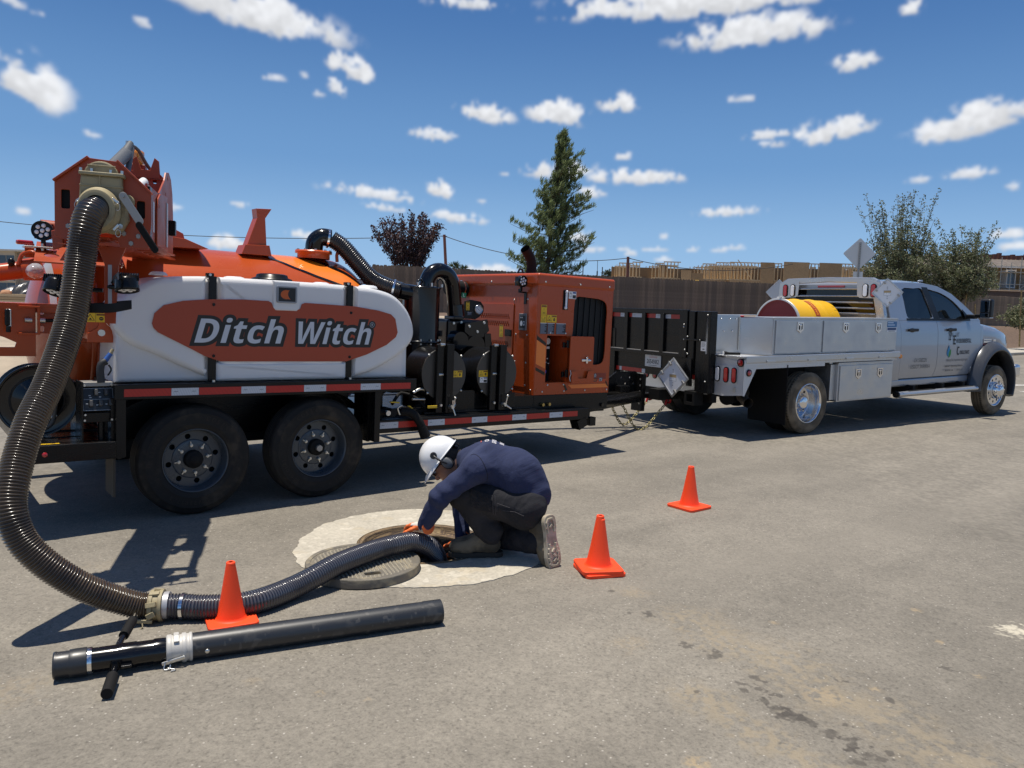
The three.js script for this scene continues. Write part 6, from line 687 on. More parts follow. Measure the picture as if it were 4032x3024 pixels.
  const skin = (xl, xr, y0, y1, ny, nx, th = 0.012) => { const f = grid((u, v) => { const y = mix(y0, y1, v); return [mix(xl(y), xr(y), u), y, zf(y)]; }, nx, ny); const b = grid((u, v) => { const y = mix(y0, y1, v); return [mix(xl(y), xr(y), u), y, zf(y) - th]; }, nx, ny, true); const e = [[0, xl], [1, xr]].map(([s, xf]) => grid((u, v) => { const y = mix(y0, y1, v); return [xf(y), y, zf(y) - th * u]; }, 1, ny, s === 0)); return [f, b, ...e]; };
  const rl = y => 2.235 + 0.02 * (1 - y) + (y < 0.72 ? 0.03 * Math.pow((0.72 - y) / 0.1, 2) : 0), rm = y => 3.215 + 0.01 * (1.48 - y) + (y < 0.8 ? -0.05 * Math.pow((0.8 - y) / 0.17, 2) : 0), fr = y => y > 1.0 ? 4.50 - 0.05 * (1.48 - y) : 4.476 - 0.20 * Math.pow((1.0 - y) / 0.42, 1.5);
  const door = (n, xl, xr) => { const y0 = 0.632, g = skin(xl, xr, y0, 1.478, 24, 6); return part(truck, n, paint, [...g, ...g.map(mirrorZ)]); };
  const rd = door('rear_door', y => rl(y) + 0.004, y => rm(y) - 0.004), fd = door('front_door', y => rm(y) + 0.004, y => fr(y) - 0.004);
  const body = []; { const a = [...skin(y => 2.02, y => rl(y), 0.60, 1.48, 20, 3), ...skin(y => fr(y), y => 4.56, 0.98, 1.40, 12, 2), bx(2.04, 4.32, 0.50, 0.615, -0.30, -0.185, 0.03, 3), uvm(bx(2.2, 4.5, 0.62, 1.47, -0.24, -0.20))]; body.push(...a, ...a.map(mirrorZ)); }
  // greenhouse side frames with window openings
  const gh = [[2.02, 1.478], [2.02, 1.80], [2.035, 1.94], [2.075, 2.00], [2.18, 2.03], [2.7, 2.045], [3.1, 2.04], [3.45, 2.005], [3.80, 1.90], [4.10, 1.735], [4.52, 1.478]];
  const win1 = smoothPoly([[2.44, 1.94], [2.75, 1.962], [2.99, 1.957], [3.05, 1.80], [3.135, 1.54], [3.11, 1.512], [2.75, 1.508], [2.47, 1.512], [2.435, 1.55], [2.425, 1.75]], 3), win2 = smoothPoly([[3.125, 1.955], [3.30, 1.94], [3.52, 1.90], [3.80, 1.79], [4.03, 1.63], [4.16, 1.535], [4.15, 1.512], [3.75, 1.508], [3.31, 1.512], [3.26, 1.54], [3.17, 1.75], [3.115, 1.92]], 3);
  const tilt = g => { g = noIdx(g); const p = g.attributes.position; for (let i = 0; i < p.count; i++) { const s = p.getY(i) - 1.478; p.setZ(i, p.getZ(i) - 0.20 - 0.26 * s - 0.06 * s * s); } g.computeVertexNormals(); return g; };
  { const g = tilt(ext(gh, -0.035, 0.0, 0.006, [win1, win2])); body.push(g, mirrorZ(g)); }
  const rEdge = x => { for (let i = 2; i < gh.length - 1; i++) if (x >= gh[i][0] && x <= gh[i + 1][0]) return mix(gh[i][1], gh[i + 1][1], (x - gh[i][0]) / (gh[i + 1][0] - gh[i][0])); return 1.478; };
  const zEdge = y => { const s = y - 1.478; return -0.205 - 0.26 * s - 0.06 * s * s; };
  body.push(grid((u, v) => { const x = mix(2.035, 3.36, u), y = rEdge(x), z = zEdge(y), w = mix(z, -2.44 - z, v); return [x, y + 0.055 * (1 - Math.pow(2 * v - 1, 4)) * sstep(2.0, 2.2, x), w]; }, 26, 20, false));
  body.push(extX([[-0.23, 1.478], [-0.35, 2.0], [-2.09, 2.0], [-2.21, 1.478], [-2.21, 0.6], [-0.23, 0.6]], 2.02, 2.035, 0, [[[-0.42, 1.56], [-0.47, 1.93], [-1.97, 1.93], [-2.02, 1.56]]]));
  // front clip
  const st = [[4.50, 1.0, -0.165, 1.40, 1.485], [4.7, 1.06, -0.150, 1.395, 1.475], [4.9, 1.06, -0.145, 1.375, 1.455], [5.1, 1.0, -0.150, 1.345, 1.425], [5.3, 0.85, -0.17, 1.30, 1.385], [5.45, 0.72, -0.20, 1.245, 1.335], [5.56, 0.66, -0.25, 1.17, 1.265], [5.63, 0.65, -0.31, 1.08, 1.17], [5.665, 0.65, -0.36, 0.98, 1.04]];
  const ring = ([x, yb, zs, ysh, yh]) => { const h = [[yb, zs - 0.02], [mix(yb, ysh, 0.35), zs], [mix(yb, ysh, 0.7), zs - 0.004], [ysh - 0.03, zs - 0.03], [ysh + 0.012, zs - 0.10], [mix(ysh, yh, 0.5) + 0.01, zs - 0.26], [yh - 0.005, zs - 0.38], [yh, zs - 0.6], [yh + 0.008, -1.22]]; return [...h.map(([y, z]) => [x, y, z]), ...h.slice(0, -1).reverse().map(([y, z]) => [x, y, -2.44 - z])]; };
  body.push(loft(st.map(ring), false, false)); body.push(extX([[-0.36, 0.66], [-0.36, 1.0], [-0.5, 1.05], [-1.94, 1.05], [-2.08, 1.0], [-2.08, 0.66]], 5.64, 5.668, 0.004));
  const cab = P('cab', paint, body); rd.name = 'rear_door'; fd.name = 'front_door';
  part(cab, 'roof_marker_light', paint, [3.30].flatMap(x => [-0.55, -0.9, -1.22, -1.54, -1.89].map(z => new THREE.SphereGeometry(0.05, 12, 8).scale(1.2, 0.35, 0.7).translate(x, 2.085, z))));
  P('front_bumper', chrome, bx(5.62, 5.80, 0.52, 0.74, -2.34, -0.10, 0.05, 4)); P('grille', trim, bx(5.66, 5.70, 0.72, 1.02, -1.9, -0.55, 0.02));
  P('windscreen', glass, grid((u, v) => { const x = mix(3.40, 4.50, u), y = rEdge(x) + 0.012, z = zEdge(y) - 0.02, w = mix(z, -2.44 - z, v); return [x + 0.10 * (1 - Math.pow(2 * v - 1, 2)), y + 0.045 * (1 - Math.pow(2 * v - 1, 4)) * (1 - u), w]; }, 12, 12, false));
  const pane = (poly, n, m) => { const g = tilt(ext(poly, -0.022, -0.018, 0)); P(n, m, g); return P(n, m, mirrorZ(g)); };
  pane(win1, 'rear_side_window', dark); pane(win2, 'front_side_window', glass);
  P('rear_window', dark, extX([[-0.40, 1.54], [-0.45, 1.95], [-1.99, 1.95], [-2.04, 1.54]], 2.024, 2.028, 0));
  part(cab, 'brake_light', M.redLens, bx(2.005, 2.022, 1.955, 1.985, -1.45, -0.98, 0.004));
  { const t = [tilt(ext([[2.985, 1.985], [3.135, 1.982], [3.33, 1.485], [3.16, 1.485]], 0.001, 0.004, 0)), tilt(ext([[2.42, 1.512], [4.2, 1.512], [4.2, 1.478], [2.42, 1.478]], 0.001, 0.005, 0)), tilt(ext([[4.02, 1.655], [4.17, 1.545], [4.17, 1.5], [4.06, 1.5]], 0.0012, 0.0055, 0))]; P('window_trim', trim, [...t, ...t.map(mirrorZ)]); }
  P('seat', M.matte, [[2.55, -0.75], [2.55, -1.7]].flatMap(([x, z]) => [bx(x - 0.25, x - 0.08, 0.95, 1.55, z - 0.4, z + 0.4, 0.05), bx(x - 0.22, x - 0.12, 1.55, 1.78, z - 0.15, z + 0.15, 0.05)]).concat([[3.55, -0.72], [3.55, -1.72]].flatMap(([x, z]) => [bx(x - 0.25, x - 0.08, 0.95, 1.60, z - 0.27, z + 0.27, 0.05), bx(x - 0.22, x - 0.12, 1.58, 1.80, z - 0.14, z + 0.14, 0.05), bx(x - 0.2, x + 0.35, 0.9, 1.02, z - 0.27, z + 0.27, 0.04)]), [bx(2.05, 4.6, 0.58, 0.64, -2.2, -0.25), bx(4.15, 4.6, 0.7, 1.42, -2.15, -0.3, 0.05)]));
  // wheel arches and flares
  const flare = [[4.85, 0.44]].flatMap(([cx, cy]) => { const rings = []; for (let i = 0; i <= 36; i++) { const a = rad(188 - i * 208 / 36), c = Math.cos(a), s = Math.sin(a), sz = 0.64 + 0.05 * sstep(0.2, -0.2, s); rings.push([[cx + 0.525 * c, cy + 0.545 * s, -0.20], [cx + 0.53 * c, cy + 0.55 * s, -0.005], [cx + 0.56 * c, cy + 0.58 * s, 0.004], [cx + 0.60 * c, cy + 0.63 * s, -0.02], [cx + sz * c, cy + 0.705 * s, -0.12], [cx + (sz + 0.005) * c, cy + 0.71 * s, -0.20]]); } return [loft(rings)]; });
  const fl = [P('wheel_flare', flareM, flare), P('wheel_flare', flareM, flare.map(mirrorZ))];
  P('wheel_well', M.matte, [grid((u, v) => { const a = PI * u; return [4.83 + 0.54 * Math.cos(a), 0.43 + 0.57 * Math.sin(a), mix(-0.21, -0.75, v)]; }, 24, 1), bx(4.3, 5.4, 0.5, 1.05, -0.8, -0.78)]);
  P('side_step', aluDull, [loft([[2.02], [4.20]].map(([x]) => circ(0, 0, 1, 20).map(([a, b]) => [x, 0.415 + 0.038 * b, -0.04 + 0.055 * a]))), loft([[2.02], [4.20]].map(([x]) => circ(0, 0, 1, 20).map(([a, b]) => [x, 0.415 + 0.038 * b, -2.40 + 0.055 * a])))]); P('step_tread', M.matte, [...[2.5, 3.3, 3.9].map(x => bx(x, x + 0.06, 0.40, 0.52, -0.45, -0.08)), bx(2.3, 3.0, 0.4535, 0.457, -0.075, -0.02), bx(3.3, 4.1, 0.4535, 0.457, -0.075, -0.02)]); P('step_end', M.matte, rod([1.99, 0.415, -0.04], [2.025, 0.415, -0.04], 0.045, 0.05, 16));
  // mirror, handles, lettering
  const mi = P('side_mirror', trim, [bx(4.05, 4.16, 1.51, 1.58, -0.2, -0.06, 0.02), bx(4.06, 4.14, 1.53, 1.585, -0.09, 0.08, 0.012), bx(4.04, 4.17, 1.525, 1.825, 0.0, 0.17, 0.04, 4), mirrorZ(bx(4.04, 4.17, 1.525, 1.825, 0.0, 0.17, 0.04, 4))]); parts(mi, 'mirror_glass', mat([0.25, 0.26, 0.28], 0.05, 1), [bx(4.034, 4.041, 1.62, 1.795, 0.022, 0.15, 0.012), bx(4.034, 4.041, 1.545, 1.605, 0.022, 0.15, 0.012)]); part(mi, 'chrome_cap', chrome, bx(4.05, 4.16, 1.527, 1.54, 0.02, 0.165, 0.006));
  const handle = (d, x) => part(d, 'door_handle', trim, [bx(x - 0.13, x + 0.13, 1.318, 1.362, zf(1.34) + 0.004, zf(1.34) + 0.035, 0.015, 3), tr(new THREE.SphereGeometry(0.06, 16, 8).scale(1.3, 0.55, 0.15), x, 1.335, zf(1.34) + 0.002)]); handle(rd, 2.52); handle(fd, 3.575);
  const ink = (p, n, w, h, tex, pos) => decal(p, n, w, h, tex, pos, 0, 0, { transparent: true, roughness: 0.5 });
  ink(rd, 'number_print', 0.66, 0.20, canvasTex(512, 146, (c, w, h) => { c.clearRect(0, 0, w, h); c.fillStyle = 'rgba(40,44,50,0.92)'; c.font = 'italic 56px sans-serif'; c.textAlign = 'center'; c.fillText('CA 538226', w / 2, 54); c.fillText('USDOT 3190084', w / 2, 124, 490); }), [2.755, 0.835, zf(0.9) + 0.009]);
  ink(fd, 'company_print', 0.86, 0.68, canvasTex(1024, 704, (c, w, h) => { c.clearRect(0, 0, w, h); const t = (s, x, y, z, sx = 0.62, st = 'bold') => { c.save(); c.font = `${st} ${z}px sans-serif`; c.translate(x, y); c.scale(sx, 1); c.fillText(s, 0, 0); c.restore(); }; c.fillStyle = '#15171b'; t('I', 100, 170, 190, 0.8); t('NV', 140, 108, 88); t('E', 240, 240, 210, 0.8); t('RT', 356, 112, 92); t('NVIRONMENTAL', 356, 218, 100, 0.66); t('C', 386, 410, 190, 0.72); t('ONSULTANTS', 490, 400, 84, 0.64); c.fillStyle = '#2a86b8'; c.beginPath(); c.moveTo(112, 246); c.bezierCurveTo(40, 340, 20, 400, 96, 430); c.bezierCurveTo(150, 420, 160, 340, 112, 246); c.fill(); c.fillStyle = '#2f8a3c'; c.beginPath(); c.moveTo(176, 310); c.bezierCurveTo(90, 350, 90, 410, 118, 450); c.bezierCurveTo(180, 430, 200, 370, 176, 310); c.fill(); c.fillStyle = 'rgba(70,74,80,0.9)'; t('Making The Environment Right Again', 48, 510, 56, 0.80, 'italic'); c.fillStyle = 'rgba(30,32,36,0.92)'; t('HAZMAT · Engineering Contractor', 20, 600, 40, 0.95, 'bold italic'); t('INVERTENV.COM', 20, 668, 38, 0.9, 'bold italic'); t('1-800-991-2671', 400, 668, 38, 0.9, 'italic'); }), [3.875, 1.0, -0.1455]);
  ink(fd, 'emissions_sticker', 0.09, 0.11, canvasTex(64, 80, (c, w, h) => { c.fillStyle = '#d8d8d4'; c.fillRect(0, 0, w, h); c.fillStyle = '#1a1a1a'; c.font = 'bold 56px sans-serif'; c.fillText('5', 4, 66); c.fillRect(38, 20, 18, 46); }), [4.28, 0.70, zf(0.7) + 0.006]);
  part(cab, 'fender_badge', chrome, [bx(4.56, 4.80, 1.165, 1.185, -0.155, -0.138, 0.004), bx(4.56, 4.80, 1.12, 1.155, -0.153, -0.138, 0.004), bx(4.86, 4.94, 1.13, 1.18, -0.153, -0.138, 0.004)]); part(cab, 'red_badge_line', M.redLens, bx(4.56, 4.95, 1.098, 1.108, -0.15, -0.138, 0.003));
  part(cab, 'side_marker', M.amber, rod([2.0, 0.97, -0.02], [2.0, 0.97, 0.004], 0.03, 0.028, 14));
}
{ // things on the bed
  const at = (x, y, z) => truck.localToWorld(V(x, y, z)).toArray(); truck.updateMatrixWorld(true);
  const ry = 0.5719;
  const drum = thing('salvage_drum', 'yellow overpack drum with dark red lid lying on the truck bed', 'drum', at(1.30, 1.36, -1.22), ry);
  const dy = mat([0.80, 0.44, 0.015], 0.4, 0, { map: dataTex(256, (u, v) => { const s = sstep(0.66, 0.75, pnoise(u, v, 10, 5)); return [mix(1, 0.5, s), mix(1, 0.52, s), mix(1, 0.6, s)]; }) });
  const rX = prof => tr(latheZ(prof, 56), 0, 0, 0, 0, PI / 2, 0), R = 0.395;
  part(drum, 'barrel', dy, uvm(rX([[R, -0.50], [R, -0.19], [R + 0.012, -0.175], [R + 0.012, -0.165], [R, -0.15], [R, 0.15], [R + 0.012, 0.165], [R + 0.012, 0.175], [R, 0.19], [R, 0.47], [R - 0.015, 0.49], [0.001, 0.49]])));
  part(drum, 'lid', mat([0.20, 0.018, 0.018], 0.45, 0, { map: wear([1, 1, 1], [2.2, 2.6, 2.6], 7, 0.6, 0.8, 256) }), uvm(rX([[0.001, -0.485], [R - 0.03, -0.485], [R - 0.012, -0.505], [R, -0.51]])));
  part(drum, 'clamp_ring', mat([0.62, 0.60, 0.56], 0.4, 0.5), [rX([[R - 0.014, -0.515], [R + 0.012, -0.515], [R + 0.014, -0.495], [R + 0.002, -0.49]]), rod([-0.50, R + 0.015, -0.03], [-0.50, R + 0.015, 0.10], 0.014, 0.014, 10), bx(-0.52, -0.48, R + 0.005, R + 0.04, 0.02, 0.06, 0.006)]);
  const bt = canvasTex(256, 128, (c, w, h) => { c.fillStyle = '#a3331d'; c.fillRect(0, 0, w, h); c.fillStyle = '#e3a21c'; c.font = 'bold 76px sans-serif'; c.textAlign = 'center'; c.textBaseline = 'middle'; c.fillText('SALVAGE', w / 2, h / 2, 236); });
  const arc = grid((u, v) => { const a = rad(mix(24, 72, u)); return [mix(-0.10, 0.0, 1 - v), (R + 0.0025) * Math.sin(a), (R + 0.0025) * Math.cos(a)]; }, 20, 1); { const u = arc.attributes.uv; for (let i = 0; i < u.count; i++) u.setXY(i, u.getX(i), u.getY(i)); }
  part(drum, 'salvage_band', mat('#ffffff', 0.45, 0, { map: bt, side: THREE.DoubleSide }), arc);
  const fl = thing('flashlight', 'black torch lying on the rear edge of the truck bed', 'flashlight', at(-1.19, 1.062, -0.29), ry + 0.1);
  part(fl, 'barrel', M.matte, [tr(latheZ([[0.001, -0.10], [0.016, -0.10], [0.016, 0.05], [0.025, 0.075], [0.026, 0.11]], 20), 0, 0, 0, 0, -PI / 2 - 0.6, 0)]); part(fl, 'lens', M.lens, tr(latheZ([[0.026, 0.11], [0.024, 0.114], [0.001, 0.115]], 20), 0, 0, 0, 0, -PI / 2 - 0.6, 0));
  const br = thing('push_broom', 'push broom head with yellow block standing in front of the truck headboard', 'broom', at(1.70, 1.50, -1.86), ry);
  part(br, 'bristles', mat([0.16, 0.14, 0.10], 0.9), Array.from({ length: 90 }, (_, i) => { const r = rng(i + 3), z = -0.01 - 0.08 * r(), y = -0.45 + 0.62 * r(); return rod([0, y, 0.04], [0.03 * (r() - 0.5), y + 0.04 * (r() - 0.5), z - 0.02], 0.004, 0.004, 4); })).userData.kind = 'stuff'; part(br, 'block', M.yellow, tr(bx(-0.03, 0.03, -0.46, 0.17, 0.04, 0.07, 0.01), 0, 0, 0, 0, 0, 0));
  const rc = new THREE.MeshStandardMaterial({ color: col([0.62, 0.03, 0.02]), roughness: 0.5 });
  [['red round bucket rim peeping over the rear toolbox panel, farther left', -1.18, -0.86], ['red round bucket rim peeping over the rear toolbox panel, nearer the hinge', -0.86, -0.62]].forEach(([l, x, z]) => { const b = thing('red_bucket', l, 'bucket', at(x, 1.05, z), ry, 'red buckets on the truck bed'); part(b, 'shell', rc, latheY([[0.001, 0.0], [0.12, 0.0], [0.145, 0.47], [0.14, 0.47], [0.115, 0.02]], 32)); part(b, 'rim', rc, new THREE.TorusGeometry(0.146, 0.008, 8, 32).rotateX(PI / 2).translate(0, 0.47, 0)); });
}
// ---------------------------------------------------------------- kneeling worker
// surface nets over a signed distance field
function skinField(f, lo, hi, h) {
  const n = [0, 1, 2].map(k => Math.ceil((hi[k] - lo[k]) / h) + 1), [nx, ny, nz] = n, F = new Float32Array(nx * ny * nz), id = (x, y, z) => (z * ny + y) * nx + x;
  for (let z = 0; z < nz; z++) for (let y = 0; y < ny; y++) for (let x = 0; x < nx; x++) F[id(x, y, z)] = f(lo[0] + x * h, lo[1] + y * h, lo[2] + z * h);
  const cell = new Int32Array(nx * ny * nz).fill(-1), P = [], I = [];
  for (let z = 0; z < nz - 1; z++) for (let y = 0; y < ny - 1; y++) for (let x = 0; x < nx - 1; x++) {
    let m = 0, sx = 0, sy = 0, sz = 0, c = 0; const v = []; for (let i = 0; i < 8; i++) { v[i] = F[id(x + (i & 1), y + (i >> 1 & 1), z + (i >> 2))]; if (v[i] < 0) m |= 1 << i; }
    if (m === 0 || m === 255) continue;
    for (const [a, b] of [[0, 1], [2, 3], [4, 5], [6, 7], [0, 2], [1, 3], [4, 6], [5, 7], [0, 4], [1, 5], [2, 6], [3, 7]]) if ((v[a] < 0) !== (v[b] < 0)) { const t = v[a] / (v[a] - v[b]); sx += mix(a & 1, b & 1, t); sy += mix(a >> 1 & 1, b >> 1 & 1, t); sz += mix(a >> 2, b >> 2, t); c++; }
    cell[id(x, y, z)] = P.length / 3; P.push(lo[0] + (x + sx / c) * h, lo[1] + (y + sy / c) * h, lo[2] + (z + sz / c) * h);
  }
  const quad = (a, b, c, d, s) => { if (a < 0 || b < 0 || c < 0 || d < 0) return; s ? I.push(a, b, c, a, c, d) : I.push(a, c, b, a, d, c); };
  for (let z = 1; z < nz - 1; z++) for (let y = 1; y < ny - 1; y++) for (let x = 1; x < nx - 1; x++) {
    const a = F[id(x, y, z)] < 0; if (a !== (F[id(x + 1, y, z)] < 0)) quad(cell[id(x, y - 1, z - 1)], cell[id(x, y, z - 1)], cell[id(x, y, z)], cell[id(x, y - 1, z)], a);
    if (a !== (F[id(x, y + 1, z)] < 0)) quad(cell[id(x - 1, y, z - 1)], cell[id(x - 1, y, z)], cell[id(x, y, z)], cell[id(x, y, z - 1)], a);
    if (a !== (F[id(x, y, z + 1)] < 0)) quad(cell[id(x - 1, y - 1, z)], cell[id(x, y - 1, z)], cell[id(x, y, z)], cell[id(x - 1, y, z)], a);
  }
  const g = new THREE.BufferGeometry(); g.setAttribute('position', new THREE.Float32BufferAttribute(P, 3)); g.setIndex(I); g.computeVertexNormals(); g.setAttribute('uv', new THREE.Float32BufferAttribute(P.length / 3 * 2, 2));
  const N = [], e = h * 0.5; for (let i = 0; i < P.length; i += 3) { const [x, y, z] = [P[i], P[i + 1], P[i + 2]], q = V(f(x + e, y, z) - f(x - e, y, z), f(x, y + e, z) - f(x, y - e, z), f(x, y, z + e) - f(x, y, z - e)).normalize(); N.push(q.x, q.y, q.z); } g.setAttribute('normal', new THREE.Float32BufferAttribute(N, 3));
  const U = []; for (let i = 0; i < P.length; i += 3) U.push((P[i] + P[i + 2]) , (P[i + 1] + P[i + 2] * 0.3)); g.setAttribute('uv', new THREE.Float32BufferAttribute(U, 2));
  return g;
}
const cap = (a, b, r1, r2 = r1) => { const bx_ = b[0] - a[0], by = b[1] - a[1], bz = b[2] - a[2], L = bx_ * bx_ + by * by + bz * bz || 1e-9; return (x, y, z) => { const px = x - a[0], py = y - a[1], pz = z - a[2], t = clamp((px * bx_ + py * by + pz * bz) / L); return Math.hypot(px - bx_ * t, py - by * t, pz - bz * t) - (r1 + (r2 - r1) * t); }; };
const ell = (c, r) => (x, y, z) => { const k = Math.hypot((x - c[0]) / r[0], (y - c[1]) / r[1], (z - c[2]) / r[2]); return (k - 1) * Math.min(...r); };
const smin = (a, b, k) => { const h = clamp(0.5 + 0.5 * (b - a) / k); return b + (a - b) * h - k * h * (1 - h); };
const uni = (fs, k) => (x, y, z) => { let d = fs[0](x, y, z); for (let i = 1; i < fs.length; i++) d = smin(d, fs[i](x, y, z), k); return d; };
const n3 = (x, y, z) => (vn(x + z * 0.7, y - z * 0.4) + vn(y * 1.1 + 5, z * 1.2 + x * 0.3)) - 1;
{
  const O = [0, 0, -4.7];
  const person = thing('person', 'kneeling worker in navy shirt, dark trousers and white hard hat reaching into the manhole', 'person', O);
  const w = p => [p[0], p[1], p[2] + 4.7], put = (n, m, g, l) => part(person, n, m, g, l);
  const sh = (p, q) => [p[0], p[1], p[2]];
  // joints (world)
  const J = { pel: [0.095, 0.345, -4.69], mid: [0.03, 0.515, -4.695], chest: [-0.145, 0.575, -4.705], neck: [-0.275, 0.60, -4.735], sL: [-0.205, 0.575, -4.545], sR: [-0.235, 0.555, -4.87], eL: [-0.405, 0.415, -4.49], wL: [-0.502, 0.232, -4.55], eR: [-0.315, 0.30, -4.94], wR: [-0.292, 0.075, -4.845], hL: [0.10, 0.325, -4.615], hR: [0.12, 0.315, -4.77], kL: [-0.290, 0.420, -4.605], aL: [-0.085, 0.11, -4.645], kR: [-0.10, 0.082, -4.87], aR: [0.175, 0.125, -4.615] };
  for (const k in J) J[k] = w(J[k]);
  const T_wrinkle = dataTex(512, (u, v) => { const a = pnoise(u + 0.12 * pnoise(u, v, 4, 2), v, 7, 4), b = pnoise(u, v + 0.1 * pnoise(v, u, 5, 2), 16, 3), n = 0.62 * (1 - Math.abs(2 * a - 1)) + 0.30 * (1 - Math.abs(2 * b - 1)) + 0.08 * hash2(u * 512, v * 512); return [n, n, n]; }, false);
  const cloth = (c, c2, f) => mat('#ffffff', 0.92, 0, { map: dataTex(256, (u, v) => { const n = pnoise(u, v, 8, 5), t = hash2(u * 256, v * 256); return [0, 1, 2].map(k => mix(c[k], c2[k], sstep(0.45, 0.75, n)) * (0.85 + 0.3 * t)); }), bumpMap: T_wrinkle, bumpScale: 0.012 });
  const navy = cloth([0.018, 0.026, 0.072], [0.032, 0.043, 0.098]), pants = cloth([0.012, 0.012, 0.016], [0.022, 0.021, 0.025]);
  // shirt
  const folds = (x, y, z) => 0.0085 * n3(x * 9, y * 7, z * 8) + 0.0062 * Math.sin(34 * (x * 0.9 + y * 0.5) + 9 * n3(x * 3, y * 3, z * 3)) * sstep(0.02, 0.16, x) + 0.0045 * n3(x * 26, y * 18, z * 22);
  const armF = (s, e, wr) => uni([cap(s, e, 0.078, 0.064), cap(e, wr, 0.066, 0.047)], 0.02);
  const torso = uni([cap([0.115, 0.40, 0.01], J.mid, 0.146, 0.152), cap(J.mid, J.chest, 0.152, 0.145), cap(J.chest, J.neck, 0.13, 0.068), cap(J.sL, J.sR, 0.085)], 0.06);
  const armL = armF(J.sL, J.eL, J.wL), armR = armF(J.sR, J.eR, J.wR);
  const cuts = (d, x, y, z) => { d = Math.max(d, (0.345 + (0.225 - x) * 0.42) - y > 0 && x > -0.06 ? ((0.345 + (0.225 - x) * 0.42) - y) * 0.9 : -1); return d; };
  const crease = (x, y, z) => { const de = Math.hypot(x - J.eL[0], y - J.eL[1], z - J.eL[2]); return 0.0065 * Math.sin(70 * ((x - J.eL[0]) * 0.6 + (y - J.eL[1]) * 0.9)) * Math.exp(-de * de / 0.012); };
  const shirtF = (x, y, z) => cuts(smin(smin(torso(x, y, z), armL(x, y, z) + crease(x, y, z), 0.035), armR(x, y, z), 0.035) + folds(x, y, z), x, y, z);
  put('shirt', navy, skinField(shirtF, [-0.60, 0.02, -0.35], [0.31, 0.78, 0.32], 0.0095));
  // seam where the sleeve is set in
  { const pts = []; for (let i = 0; i <= 22; i++) { const a = mix(-0.9, 1.9, i / 22); let p = V(J.sL[0] + 0.035, J.sL[1] - 0.01, J.sL[2] - 0.045), d = V(Math.cos(a + 1.2) * 0.55, Math.sin(a + 0.25), 0.75 - 0.25 * Math.sin(a)).normalize(), t = 0; for (let k = 0; k < 40; k++) { const s = shirtF(p.x + d.x * t, p.y + d.y * t, p.z + d.z * t); t += Math.max(-s, 0.001) * 0.8; if (s > -0.0008) break; } pts.push([p.x + d.x * t, p.y + d.y * t, p.z + d.z * t]); } part(person.children[0], 'seam', mat([0.012, 0.014, 0.03], 0.95), tube(pts, 0.0022, 40, 5)); }
  { // print on the back
    const tx = canvasTex(256, 160, (c, W, H) => { c.clearRect(0, 0, W, H); c.fillStyle = '#d9d6da'; c.font = 'bold 34px sans-serif'; c.save(); c.scale(0.9, 1); c.fillText('INVERT', 40, 40); c.fillText('ENVIRONMENTAL', 6, 82, 260); c.fillText('CONSULTANTS', 20, 122, 240); c.restore(); c.fillStyle = '#b05a52'; c.fillRect(24, 138, 180, 6); });
    const g = grid((u, v) => { const x = mix(-0.20, -0.02, u), z = mix(-0.16, 0.05, v); let y = 0.9; for (let k = 0; k < 90; k++) { const s = shirtF(x, y, z); if (s < 0.0012) break; y -= Math.max(0.0012, s * 0.6); } return [x, y + 0.0026, z]; }, 24, 20); const u = g.attributes.uv; for (let i = 0; i < u.count; i++) { const a = u.getX(i), b = u.getY(i); u.setXY(i, 1 - b, a); }
    part(person.children[0], 'back_print', mat('#ffffff', 0.85, 0, { map: tx, transparent: true }), g);
  }
  // trousers: near knee up, far knee on the ground
  const pf = uni([cap(J.hL, J.hR, 0.122), cap([0.125, 0.39, 0.005], J.pel, 0.122, 0.135), cap(J.hL, J.kL, 0.122, 0.090), cap(J.kL, [-0.105, 0.165, J.aL[2]], 0.088, 0.078), cap(J.hR, J.kR, 0.115, 0.086), cap(J.kR, J.aR, 0.084, 0.076)], 0.028);
  const pantsF = (x, y, z) => { const dk = Math.hypot(x - J.kL[0], y - J.kL[1]), low = Math.exp(-((x - J.aL[0]) ** 2 + (y - J.aL[1] - 0.04) ** 2) / 0.006); return Math.max(pf(x, y, z) + 0.0085 * n3(x * 11, y * 10, z * 9) + 0.0055 * Math.sin(60 * (y + 0.4 * x)) * low + 0.0055 * Math.sin(52 * (x * 0.8 - y * 0.7)) * Math.exp(-dk * dk / 0.02) + 0.0045 * n3(x * 28, y * 25, z * 25), 0.006 - y); };
  const tr_ = put('trousers', pants, skinField(pantsF, [-0.42, -0.02, -0.32], [0.32, 0.56, 0.26], 0.0095));
  const march = (o, d, off = 0.002) => { let t = 0; for (let k = 0; k < 60; k++) { const s = pantsF(o[0] + d[0] * t, o[1] + d[1] * t, o[2] + d[2] * t); if (s < 0.001) break; t += s * 0.7; } t -= off; return [o[0] + d[0] * t, o[1] + d[1] * t, o[2] + d[2] * t]; };
  { // cargo pocket with flap and stitching on the near thigh
    const at2 = (u, v) => march([mix(-0.25, 0.10, u) , mix(0.30, 0.47, v) - 0.09 * (u - 0.3), 0.5], [0, 0, -1], 0.004);
    const patch = (u0, u1, v0, v1, off) => grid((u, v) => { const p = at2(mix(u0, u1, u), mix(v0, v1, v)); return [p[0], p[1], p[2] + off]; }, 14, 10);
    part(tr_, 'cargo_pocket', pants, [patch(0.08, 0.42, 0.18, 0.70, 0.002), patch(0.06, 0.44, 0.66, 0.84, 0.006)]);
    const st = (a, b) => tube(Array.from({ length: 9 }, (_, i) => { const p = at2(mix(a[0], b[0], i / 8), mix(a[1], b[1], i / 8)); return [p[0], p[1], p[2] + 0.003]; }), 0.0013, 16, 4);
